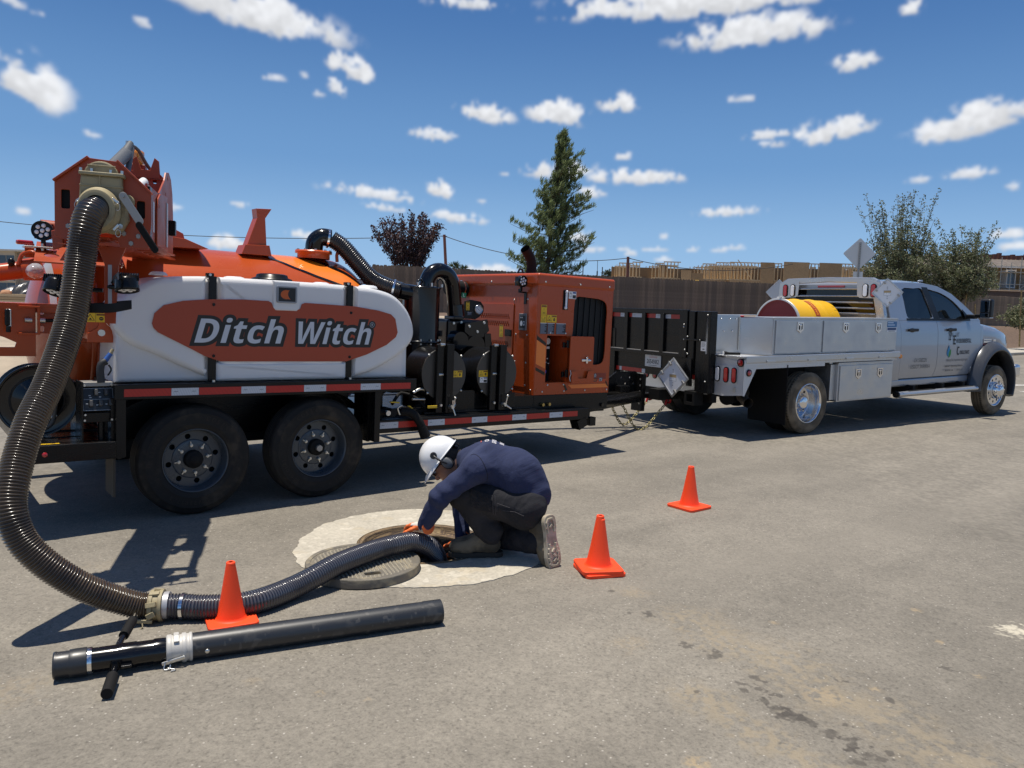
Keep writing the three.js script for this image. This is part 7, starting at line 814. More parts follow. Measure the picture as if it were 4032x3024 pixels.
    part(tr_, 'stitching', mat([0.075, 0.07, 0.075], 0.9), [st([0.46, 0.15], [0.44, 0.85]), st([0.5, 0.15], [0.48, 0.86]), st([0.62, 0.42], [0.82, 0.5]), st([0.82, 0.5], [0.98, 0.46]), st([0.52, 0.62], [0.74, 0.6]), st([0.52, 0.6], [0.52, 0.3])]);
  }
  // boots
  const leather = mat('#ffffff', 0.75, 0, { map: wear([0.068, 0.056, 0.038], [0.16, 0.13, 0.085], 7, 0.4, 0.68, 256), bumpMap: T_grain, bumpScale: 0.001 }), soleM = mat('#ffffff', 0.85, 0, { map: wear([0.36, 0.31, 0.23], [0.50, 0.44, 0.34], 6, 0.35, 0.7, 256) }), soleDark = mat([0.03, 0.026, 0.02], 0.85);
  const outline = smoothPoly([[-0.145, 0], [-0.135, 0.035], [-0.09, 0.043], [-0.02, 0.036], [0.06, 0.05], [0.12, 0.048], [0.155, 0.022], [0.162, -0.005], [0.145, -0.035], [0.10, -0.047], [0.03, -0.042], [-0.05, -0.036], [-0.11, -0.040], [-0.138, -0.025]], 4);
  const upperF = uni([ell([0.092, 0.056, 0.002], [0.072, 0.050, 0.050]), cap([0.05, 0.066, 0], [-0.01, 0.095, 0], 0.048, 0.050), cap([-0.085, 0.06, 0], [-0.02, 0.06, 0], 0.044, 0.04), cap([-0.075, 0.09, 0], [-0.065, 0.21, 0], 0.052, 0.060)], 0.03);
  const upper = skinField((x, y, z) => Math.max(upperF(x, y, z) + 0.003 * n3(x * 40, y * 40, z * 40) - 0.0025 * Math.exp(-((x - 0.045) ** 2) / 0.0002), 0.022 - y), [-0.16, 0.0, -0.09], [0.19, 0.26, 0.09], 0.0065);
  const flatSole = (y0, y1, s) => { const g = new THREE.ExtrudeGeometry(shapeOf(outline.map(p => [p[0] * s, p[1] * s])), { depth: y1 - y0 - 0.006, bevelEnabled: true, bevelThickness: 0.003, bevelSize: 0.003, bevelOffset: -0.003, bevelSegments: 2 }); g.rotateX(PI / 2).translate(0, y1 - 0.003, 0); return g; };
  const lugs = () => { const o = []; for (const [x, z, a, l] of [[0.135, 0.0, 1.57, 0.03], [0.125, 0.026, 0.9, 0.02], [0.125, -0.026, -0.9, 0.02], [0.10, 0.03, 0.4, 0.022], [0.10, -0.03, -0.4, 0.022], [0.105, 0.004, 0.9, 0.018], [0.075, 0.033, 0.3, 0.022], [0.075, -0.03, -0.3, 0.022], [0.078, 0.006, -0.8, 0.018], [0.05, 0.026, 0.2, 0.022], [0.05, -0.028, -0.2, 0.022], [0.05, 0.0, 0.7, 0.018], [0.025, 0.022, 0, 0.02], [0.025, -0.022, 0, 0.02], [-0.065, 0.024, 0, 0.022], [-0.065, -0.022, 0, 0.022], [-0.09, 0.026, -0.2, 0.022], [-0.09, -0.024, 0.2, 0.022], [-0.085, 0.0, 0.8, 0.016], [-0.115, 0.02, -0.6, 0.02], [-0.115, -0.02, 0.6, 0.02], [-0.125, 0, 1.57, 0.02]]) o.push(tr(bx(-l * 0.75, l * 0.75, -0.008, 0.003, -0.0065, 0.0065, 0.003), x, 0, z, 0, a, 0)); return o; };
  const boot = (pos, m4, label, lug) => { const gs = [upper.clone(), tube([[-0.02, 0.085, 0.052], [0.0, 0.10, 0.04], [0.02, 0.105, 0.0], [0.0, 0.10, -0.04]], 0.004, 12, 5), tube([[-0.04, 0.14, 0.058], [-0.012, 0.15, 0.03], [-0.008, 0.152, 0.0], [-0.012, 0.15, -0.03]], 0.004, 12, 5), tube([[-0.01, 0.035, 0.048], [0.02, 0.06, 0.05], [0.03, 0.09, 0.035]], 0.003, 10, 5)]; const b = put('boot', leather, gs.map(g => uvm(noIdx(g), 2)), label); b.position.set(...w(pos)); b.scale.setScalar(1.08); b.setRotationFromMatrix(m4); part(b, 'sole', lug ? soleM : soleDark, uvm(fuse([flatSole(0.0, 0.028, 1.02)]), 4)); part(b, 'lug', soleM, lugs().map(g => uvm(noIdx(g), 4))).userData.kind = 'stuff'; return b; };
  const basis = (fx, up) => { const f = V(...fx).normalize(), u = V(...up).sub(f.clone().multiplyScalar(V(...up).dot(f))).normalize(); return new THREE.Matrix4().makeBasis(f, u, f.clone().cross(u)); };
  boot([-0.185, 0.009, -4.655], basis([-0.98, 0, 0.10], [0, 1, 0]), 'flat planted dusty boot', false);
  boot([0.268, 0.158, -4.515], basis([0.14, -0.98, 0.08], [-0.60, -0.12, -0.79]), 'upturned boot with pale lugged sole', true);
  // head, face, hair
  const skin = mat([0.42, 0.22, 0.145], 0.6), hairM = mat([0.035, 0.024, 0.017], 0.85);
  const hd = new THREE.Group(); // head frame: x forward (face), y crown
  const headF = uni([ell([0, 0.03, 0], [0.098, 0.108, 0.076]), ell([0.035, -0.055, 0], [0.062, 0.062, 0.056]), ell([0.075, -0.095, 0], [0.026, 0.022, 0.028]), cap([0.092, 0.005, 0], [0.112, -0.032, 0], 0.010, 0.014), ell([0.088, -0.066, 0], [0.014, 0.008, 0.024]), cap([-0.03, -0.06, 0], [-0.075, -0.16, 0], 0.055, 0.058), ell([-0.005, -0.01, 0.078], [0.026, 0.034, 0.010]), ell([-0.005, -0.01, -0.078], [0.026, 0.034, 0.010])], 0.016);
  const eyes = (x, y, z) => Math.min(Math.hypot((x - 0.098) * 1.0, y - 0.012, z - 0.032), Math.hypot(x - 0.098, y - 0.012, z + 0.032)) - 0.016;
  const hg = skinField((x, y, z) => Math.max(headF(x, y, z), -eyes(x, y, z) * 0.7), [-0.16, -0.23, -0.12], [0.14, 0.15, 0.12], 0.0055);
  const hm = new THREE.Matrix4().multiplyMatrices(new THREE.Matrix4().makeTranslation(...w([-0.405, 0.578, -4.752])), basis([-0.60, -0.78, 0.10], [-0.80, 0.60, 0.0]));
  const head = put('head', skin, hg); head.position.setFromMatrixPosition(hm); head.setRotationFromMatrix(hm);
  parts(head, 'eye', mat([0.7, 0.68, 0.64], 0.2), [0.032, -0.032].map(z => new THREE.SphereGeometry(0.012, 14, 10).translate(0.088, 0.012, z)));
  part(head, 'hair', hairM, skinField(uni([(x, y, z) => Math.max(ell([-0.012, 0.03, 0], [0.100, 0.104, 0.082])(x, y, z) + 0.003 * n3(x * 60, y * 60, z * 60), x - 0.045 + 0.5 * Math.max(0, -y)), cap([-0.085, -0.03, 0.0], [-0.088, -0.09, 0.0], 0.034, 0.02)], 0.02), [-0.14, -0.14, -0.11], [0.1, 0.15, 0.11], 0.0065));
  part(head, 'safety_glasses', M.gloss, [tube([[0.0, 0.012, 0.083], [0.06, 0.016, 0.078], [0.098, 0.014, 0.055], [0.106, 0.008, 0.03], [0.110, 0.01, 0.0], [0.106, 0.008, -0.03], [0.098, 0.014, -0.055], [0.06, 0.016, -0.078], [0.0, 0.012, -0.083]], 0.0035, 40, 6), ell ? new THREE.SphereGeometry(0.026, 14, 10).scale(0.35, 0.8, 1).translate(0.103, 0.006, 0.034) : null, new THREE.SphereGeometry(0.026, 14, 10).scale(0.35, 0.8, 1).translate(0.103, 0.006, -0.034)]);
  part(head, 'mouth', mat([0.28, 0.10, 0.08], 0.6), new THREE.SphereGeometry(0.02, 14, 8).scale(0.3, 0.18, 1).translate(0.0985, -0.066, 0));
  // hard hat with ear defenders
  const hatM = phys([0.80, 0.80, 0.79], 0.3, 0, { clearcoat: 0.6, clearcoatRoughness: 0.1 });
  const shell = []; for (let i = 0; i <= 20; i++) { const a = i / 20 * PI / 2; shell.push([Math.cos(a), Math.sin(a)]); }
  const dome = grid((u, v) => { const a = u * 2 * PI, k = v * PI / 2, c = Math.cos(k), rid = 0.006 * Math.exp(-((Math.sin(a) * c / 0.18) ** 2)) * Math.sin(k); return [0.146 * c * Math.cos(a) - 0.004, 0.040 + (0.140 + rid) * Math.pow(Math.sin(k), 0.95), 0.122 * c * Math.sin(a)]; }, 56, 24, true);
  const brim = grid((u, v) => { const a = u * 2 * PI, f = Math.max(0, Math.cos(a)), e = v * (0.008 + 0.050 * Math.pow(f, 0.8)); return [(0.146 + e) * Math.cos(a) - 0.004, 0.040 - v * v * (0.006 + 0.022 * f), (0.122 + e * 0.6) * Math.sin(a)]; }, 56, 6, false);
  const lipT = new THREE.CatmullRomCurve3(Array.from({ length: 40 }, (_, i) => { const a = i / 40 * 2 * PI, f = Math.max(0, Math.cos(a)), e = 0.008 + 0.050 * Math.pow(f, 0.8); return V((0.146 + e) * Math.cos(a) - 0.004, 0.040 - (0.006 + 0.022 * f), (0.122 + e * 0.6) * Math.sin(a)); }), true);
  const hat = put('hard_hat', hatM, [dome, brim, new THREE.TubeGeometry(lipT, 80, 0.0032, 6, true)]); hat.position.copy(head.position); hat.quaternion.copy(head.quaternion); hat.scale.setScalar(0.92);
  part(hat, 'suspension_strap', M.black, [tube([[-0.12, 0.05, 0.05], [-0.13, 0.02, 0.02], [-0.13, 0.0, -0.02], [-0.12, 0.02, -0.05]], 0.012, 16, 6), bx(-0.15, -0.115, -0.01, 0.03, -0.025, 0.025, 0.008)]);
  decal(hat, 'hat_sticker', 0.05, 0.02, canvasTex(96, 40, (c, W, H) => { c.clearRect(0, 0, W, H); c.fillStyle = '#8a97c8'; for (let i = 0; i < 8; i++) c.fillRect(4 + i * 11, 8 + 5 * (i % 3), 7, 18); }), [-0.10, 0.145, 0.045], 0.9, -0.7, { transparent: true });
  for (const s of [1, -1]) { const em = part(hat, 'ear_defender', mat([0.02, 0.02, 0.022], 0.4), [tr(latheZ([[0.001, 0.032], [0.022, 0.031], [0.036, 0.022], [0.040, 0.008], [0.040, -0.004], [0.034, -0.016]], 32).scale(0.95, 1.25, 1), -0.012, -0.012, s * 0.098, 0, s > 0 ? 0 : PI, 0), tube([[-0.012, -0.012, s * 0.135], [0.0, 0.03, s * 0.146], [0.005, 0.07, s * 0.135], [0.006, 0.085, s * 0.126]], 0.007, 14, 6), tr(rod([0, 0, 0], [0, 0, s * 0.014], 0.024, 0.022, 24), 0.006, 0.088, s * 0.112)]); part(em, 'cup_shell', mat([0.11, 0.115, 0.12], 0.45), tr(latheZ([[0.001, 0.034], [0.020, 0.0335], [0.033, 0.025], [0.035, 0.02]], 28).scale(0.95, 1.25, 1), -0.012, -0.012, s * 0.098, 0, s > 0 ? 0 : PI, 0)); part(em, 'cushion', M.rubber, tr(new THREE.TorusGeometry(0.032, 0.009, 10, 28).scale(0.95, 1.25, 1), -0.012, -0.012, s * 0.083)); }
  // gloved hands
  const gloveO = mat('#ffffff', 0.7, 0, { map: wear([0.80, 0.17, 0.035], [0.62, 0.13, 0.04], 6, 0.4, 0.7, 128) }), gloveW = mat([0.66, 0.60, 0.52], 0.9);
  function hand(wrist, dir, palmN, thumbSide, curl, label) {
    const D = V(...dir).normalize(), N = V(...palmN).sub(D.clone().multiplyScalar(V(...palmN).dot(D))).normalize(), S = D.clone().cross(N).multiplyScalar(thumbSide), W0 = V(...wrist), at3 = (a, s, n) => W0.clone().addScaledVector(D, a).addScaledVector(S, s).addScaledVector(N, n);
    const A = p => p.toArray(), fs = [cap(A(at3(0.01, 0.0, 0)), A(at3(0.035, 0.012, 0.002)), 0.026, 0.024), cap(A(at3(0.03, 0.022, 0)), A(at3(0.082, 0.028, 0)), 0.017, 0.0145), cap(A(at3(0.03, 0, 0)), A(at3(0.086, 0.006, -0.002)), 0.018, 0.0145), cap(A(at3(0.03, -0.012, 0)), A(at3(0.082, -0.016, -0.001)), 0.017, 0.014), cap(A(at3(0.03, -0.022, 0)), A(at3(0.074, -0.034, 0.001)), 0.016, 0.0125)], fingers = [];
    for (const [s, a0, L, r, k] of [[0.030, 0.082, 0.072, 0.0105, 1], [0.007, 0.088, 0.080, 0.0108, 1.05], [-0.017, 0.083, 0.074, 0.0104, 1.1], [-0.037, 0.073, 0.058, 0.0092, 1.15]]) { let p = at3(a0, s, 0), ang = 0.25 * curl; for (const [f, rr] of [[0.45, r], [0.30, r * 0.95], [0.25, r * 0.88]]) { const d = D.clone().multiplyScalar(Math.cos(ang)).addScaledVector(N, Math.sin(ang)).addScaledVector(S, s * 1.2).normalize(), q = p.clone().addScaledVector(d, L * f); fingers.push(cap(A(p), A(q), rr, rr * 0.94)); p = q; ang += curl * k * 0.55; } }
    { let p = at3(0.025, 0.030, 0.006); for (const [l, a, n] of [[0.038, 0.45, 0.35], [0.032, 0.75, 0.55], [0.026, 0.9, 0.65]]) { const d = D.clone().multiplyScalar(a).addScaledVector(S, 0.75 - a * 0.3).addScaledVector(N, n * curl).normalize(), q = p.clone().addScaledVector(d, l); fingers.push(cap(A(p), A(q), 0.0135, 0.0115)); p = q; } }
    const palm = uni(fs, 0.012), fingF = (x, y, z) => { let d = 1; for (const f of fingers) d = smin(d, f(x, y, z), 0.004); return d; }, all = (x, y, z) => smin(palm(x, y, z), fingF(x, y, z), 0.008) + 0.0008 * n3(x * 120, y * 120, z * 120);
    const c = at3(0.075, 0, 0.01), R = 0.135, lo = [c.x - R, c.y - R, c.z - R], hi = [c.x + R, c.y + R, c.z + R];
    const g = skinField(all, lo, hi, 0.0042), o = put('gloved_hand', gloveO, g, label);
    part(o, 'knit_back', gloveW, skinField((x, y, z) => Math.max(palm(x, y, z) - 0.0022, ((x - W0.x) * N.x + (y - W0.y) * N.y + (z - W0.z) * N.z) + 0.0, (x - W0.x) * D.x + (y - W0.y) * D.y + (z - W0.z) * D.z - 0.07), lo, hi, 0.0042));
    const cu = Array.from({ length: 3 }, (_, i) => at3(-0.045 + i * 0.03, 0.0, 0)).map(A); part(o, 'knit_cuff', gloveW, rod(cu[0], cu[2], 0.043, 0.030, 24)); part(o, 'cuff_band', gloveO, rod(A(at3(-0.052, 0, 0)), A(at3(-0.042, 0, 0)), 0.046, 0.045, 24)); return o;
  }
  hand(w([-0.512, 0.214, -4.560]), [-0.66, -0.12, -0.62], [-0.10, -1, 0.05], 1, 0.95, 'orange palmed glove resting on the hose');
  hand(w([-0.298, 0.058, -4.838]), [-0.42, -0.75, 0.30], [-0.85, 0.2, 0.3], 1, 0.7, 'orange palmed glove reaching into the manhole');
}
// ---------------------------------------------------------------- trees and far things
// leaf clumps: many small leaf faces scattered round points along twigs
function leafCrown(clumps, o, seed) {
  const r = rng(seed), P = [], C = [], N = [];
  for (const [cx, cy, cz, R, n, tone] of clumps) for (let i = 0; i < n; i++) {
    const a = r() * 2 * PI, b = Math.acos(2 * r() - 1), q = R * Math.cbrt(r()), p = V(cx + q * Math.sin(b) * Math.cos(a), cy + q * Math.cos(b) * (o.squash ?? 1), cz + q * Math.sin(b) * Math.sin(a));
    const d = o.dir ? V(o.dir[0] + (r() - 0.5) * o.spread, o.dir[1] + (r() - 0.5) * o.spread, o.dir[2] + (r() - 0.5) * o.spread).normalize() : V(r() - 0.5, r() - 0.35, r() - 0.5).normalize();
    const s = V(r() - 0.5, r() - 0.5, r() - 0.5).cross(d).normalize(), L = o.len * (0.6 + 0.8 * r()), w = o.wid * (0.7 + 0.6 * r()), m = d.clone().multiplyScalar(L * 0.5), nn = d.clone().cross(s);
    const A = p, B = p.clone().add(m).addScaledVector(s, w / 2).addScaledVector(nn, w * 0.15), Cc = p.clone().addScaledVector(d, L), D = p.clone().add(m).addScaledVector(s, -w / 2).addScaledVector(nn, w * 0.15);
    for (const v of [A, B, Cc, A, Cc, D]) P.push(v.x, v.y, v.z);
    const c = o.cols[Math.floor(r() * o.cols.length)], k = (0.75 + 0.5 * r()) * (tone ?? 1); for (let j = 0; j < 6; j++) C.push(c[0] * k, c[1] * k, c[2] * k);
  }
  const g = new THREE.BufferGeometry(); g.setAttribute('position', new THREE.Float32BufferAttribute(P, 3)); g.setAttribute('color', new THREE.Float32BufferAttribute(C, 3)); g.computeVertexNormals(); return g;
}
const leafMat = (t = 0.35) => new THREE.MeshPhysicalMaterial({ color: 0xffffff, vertexColors: true, roughness: 0.85, transmission: t, thickness: 0, side: THREE.DoubleSide });
function branchy(start, end, r0, r1, sag, seed, n = 5) { const r = rng(seed), pts = []; for (let i = 0; i <= n; i++) { const t = i / n; pts.push([mix(start[0], end[0], t) + (r() - 0.5) * 0.12 * t, mix(start[1], end[1], t) + sag * Math.sin(PI * t), mix(start[2], end[2], t) + (r() - 0.5) * 0.12 * t]); } const g = tube(pts, 1, n * 2, 5); const c = new THREE.CatmullRomCurve3(pts.map(p => V(...p)), false, 'centripetal'), p = g.attributes.position, k = 6; for (let i = 0; i < p.count; i++) { const u = Math.floor(i / k) / (n * 2), q = c.getPointAt(u), w = mix(r0, r1, u); p.setXYZ(i, q.x + (p.getX(i) - q.x) * w, q.y + (p.getY(i) - q.y) * w, q.z + (p.getZ(i) - q.z) * w); } return { g, c }; }
const bark = c => mat('#ffffff', 0.95, 0, { map: wear(c, c.map(v => v * 1.8), 12, 0.4, 0.7, 128) });
{ // purple leaved plum
  const r = rng(31), t = thing('plum_tree', 'small purple leaved plum tree behind the fence above the air hose', 'tree', [-5.0, 1.15, -36.5]), wood = [], cl = [];
  wood.push(branchy([0, 0, 0], [0.1, 1.4, 0], 0.09, 0.06, 0, 1).g);
  for (let i = 0; i < 46; i++) { const a = i / 46 * 2 * PI * 3.1, e = 0.25 + 0.95 * Math.sqrt(r()), H = 2.9 + 1.9 * (1 - Math.pow(e / 1.25, 2) * 0.65) * (0.75 + 0.3 * r()), end = [1.42 * e * Math.cos(a) * 1.05, H, 1.3 * e * Math.sin(a)]; const b = branchy([0.08, 0.9 + 0.6 * r(), 0], end, 0.024, 0.006, -0.2 + 0.3 * e, 100 + i); wood.push(b.g);
    for (let k = 0; k < 13; k++) { const u = 0.38 + 0.62 * k / 12, q = b.c.getPointAt(u); cl.push([q.x + (r() - 0.5) * 0.32 * (1.1 - u), q.y + (r() - 0.5) * 0.3, q.z + (r() - 0.5) * 0.4, 0.13 + 0.12 * (1 - u), Math.round(15 * (1.25 - u * 0.5)), 1]); } }
  part(t, 'trunk', bark([0.05, 0.035, 0.03]), wood); part(t, 'crown', leafMat(0.25), leafCrown(cl, { len: 0.115, wid: 0.075, cols: [[0.030, 0.014, 0.018], [0.045, 0.018, 0.02], [0.07, 0.024, 0.024], [0.022, 0.014, 0.018], [0.11, 0.045, 0.036]] }, 7));
}
{ // wind swept pine
  const r = rng(12), t = thing('pine_tree', 'tall green pine leaning in the wind behind the engine housing', 'tree', [1.55, 1.15, -42]), wood = [], cl = [];
  const tip = [0.62, 9.15, 0]; const tk = branchy([0, 0, 0], tip, 0.17, 0.02, 0, 3, 8); wood.push(tk.g);
  const Lf = y => y > 7.5 ? 0.22 + (9.2 - y) * 0.12 : y > 4.4 ? 0.42 + (7.5 - y) * 0.70 : y > 3.9 ? 2.5 : y > 3.0 ? 3.3 : 2.7, Rt = y => y > 7.9 ? 0.2 + (9.2 - y) * 1.05 : y > 4 ? 1.55 + (7.9 - y) * 0.16 : 2.2 - (4 - y) * 0.1;
  for (let i = 0; i < 150; i++) { const u0 = 0.16 + 0.83 * Math.pow(i / 149, 0.85), s = tk.c.getPointAt(u0), a = i * 2.399, left = Math.cos(a) < 0, up = 0.55 + 0.45 * r(), y1 = s.y + (0.5 + 0.5 * r()) * (left ? 0.75 : 0.6); let reach = (left ? Lf(y1) : Rt(y1)) * (0.45 + 0.7 * r()) * (0.92 + 0.2 * Math.sin(y1 * 3.1 + (left ? 0 : 2))); const end = [s.x + reach * Math.cos(a) + 0.15, Math.min(9.35, y1), s.z + reach * 0.85 * Math.sin(a)]; if (left && y1 > 4.15 && y1 < 4.7 && r() < 0.7) continue;
    const b = branchy([s.x, s.y, s.z], end, 0.028, 0.007, -0.16, 300 + i); wood.push(b.g);
    const n = 4 + Math.round(reach * 6); for (let k = 0; k < n; k++) { const u = 0.22 + 0.78 * k / (n - 1), q = b.c.getPointAt(u); const sx = (r() - 0.5) * 0.34, sz = (r() - 0.5) * 0.42, sy = 0.05 + 0.2 * r(); cl.push([q.x + sx * 0.8, q.y + sy, q.z + sz * 0.8, 0.10, 15, 0.75 + 0.55 * u]); } }
  part(t, 'trunk', bark([0.07, 0.05, 0.038]), wood); part(t, 'crown', leafMat(0.25), leafCrown(cl, { len: 0.26, wid: 0.038, dir: [0.45, 0.85, 0], spread: 1.0, cols: [[0.13, 0.165, 0.05], [0.16, 0.20, 0.062], [0.10, 0.13, 0.042], [0.185, 0.225, 0.07], [0.07, 0.095, 0.034]] }, 9));
}
function looseTree(name, label, pos, R, y0, y1, seed, N, spikes) { // open crowned small leaved street tree
  const r = rng(seed), t = thing(name, label, 'tree', pos, 0), wood = [branchy([0, 0, 0], [0.05, y0 + 0.6, 0], 0.07, 0.045, 0, seed).g], cl = [];
  for (let i = 0; i < N; i++) { const a = i * 2.399, e = Math.sqrt((i + 0.5) / N), H = y0 + (y1 - y0) * (0.15 + 0.62 * (1 - e * e) * (0.5 + 0.6 * r()) + 0.20 * r()), end = [R * e * Math.cos(a), H, R * 0.8 * e * Math.sin(a)], b = branchy([0.04, y0 * 0.85 + 0.3 * r(), 0], end, 0.022, 0.006, 0.15 - 0.3 * r(), seed * 50 + i); wood.push(b.g);
    for (let k = 0; k < 11; k++) { const u = 0.3 + 0.7 * k / 10, q = b.c.getPointAt(u); cl.push([q.x + (r() - 0.5) * 0.5, q.y + (r() - 0.5) * 0.35 - 0.1, q.z + (r() - 0.5) * 0.5, 0.19, 24, 0.85 + 0.35 * r()]); } }
  for (let i = 0; i < spikes; i++) { const a = r() * 6.28, e = 0.75 * Math.sqrt(r()), base = [R * e * 0.7 * Math.cos(a), mix(y0, y1, 0.45), R * e * 0.6 * Math.sin(a)], end = [R * e * 1.25 * Math.cos(a), y1 * (0.86 + 0.16 * r()) - 0.5 * e * e, R * e * Math.sin(a)], b = branchy(base, end, 0.012, 0.004, 0.1, seed * 70 + i); wood.push(b.g); for (let k = 0; k < 12; k++) { const q = b.c.getPointAt(0.1 + 0.9 * k / 11); cl.push([q.x + (r() - 0.5) * 0.16, q.y, q.z + (r() - 0.5) * 0.16, 0.10, 7, 0.95]); } }
  part(t, 'trunk', bark([0.08, 0.065, 0.045]), wood); part(t, 'crown', leafMat(0.35), leafCrown(cl, { len: 0.105, wid: 0.06, cols: [[0.125, 0.15, 0.062], [0.165, 0.185, 0.082], [0.09, 0.11, 0.046], [0.195, 0.21, 0.10], [0.18, 0.16, 0.09]] }, seed)); return t;
}
looseTree('street_tree', 'tall open leafy tree rising just behind the truck cab roof', [19.0, 1.1, -38.6], 2.3, 1.2, 6.6, 21, 84, 26);
looseTree('street_tree', 'rounder bushy tree right of the taller one, above the truck bonnet', [21.9, 1.0, -38.4], 1.8, 1.5, 5.3, 22, 60, 14);
looseTree('young_tree', 'young bright green staked tree at the right edge of the photo', [25.35, 0.7, -38.3], 1.15, 0.75, 2.05, 23, 26, 4);
{ const wm = bark([0.26, 0.18, 0.08]); [['leaning wooden tree stake left of the bushy tree trunk', [21.95, 0.85, -38.0], [22.05, 2.95, -38.0]], ['leaning wooden tree stake right of the bushy tree trunk', [22.65, 0.85, -38.0], [22.50, 2.3, -38.0]], ['tallest wooden tree stake, beside the young green tree', [24.72, 0.30, -37.8], [24.57, 3.0, -37.8]], ['short dark tree stake at the right edge of the photo', [25.05, 0.3, -37.6], [25.0, 1.75, -37.6]]].forEach(([l, a, b]) => solo('tree_stake', l, 'stake', wm, uvm(rod(a, b, 0.035, 0.033, 10), 2), 'stakes propping the street trees')); }
{ // road sign seen from the back
  const s = thing('road_sign', 'diamond road sign seen from its bare metal back above the truck', 'road sign', [11.85, 0.13, -27], -0.12), m = mat([0.62, 0.63, 0.62], 0.5, 0.05, { roughnessMap: T_smudge });
  part(s, 'sign_plate', m, tr(ext(rrect(-0.385, 0.385, -0.385, 0.385, 0.05), -0.004, 0.0, 0.0005), 0, 3.56, 0, 0, 0, PI / 4)); const post = bx(-0.03, 0.03, 0, 3.95, 0.005, 0.05); part(s, 'post', M.zincDull, post); part(s, 'post_hole', M.matte, Array.from({ length: 34 }, (_, i) => rod([0, 1.95 + i * 0.058, 0.049], [0, 1.95 + i * 0.058, 0.052], 0.010, 0.010, 8))).userData.kind = 'stuff';
  part(s, 'small_plate', m, bx(-0.16, 0.16, 2.68, 2.95, -0.004, 0.0));
}
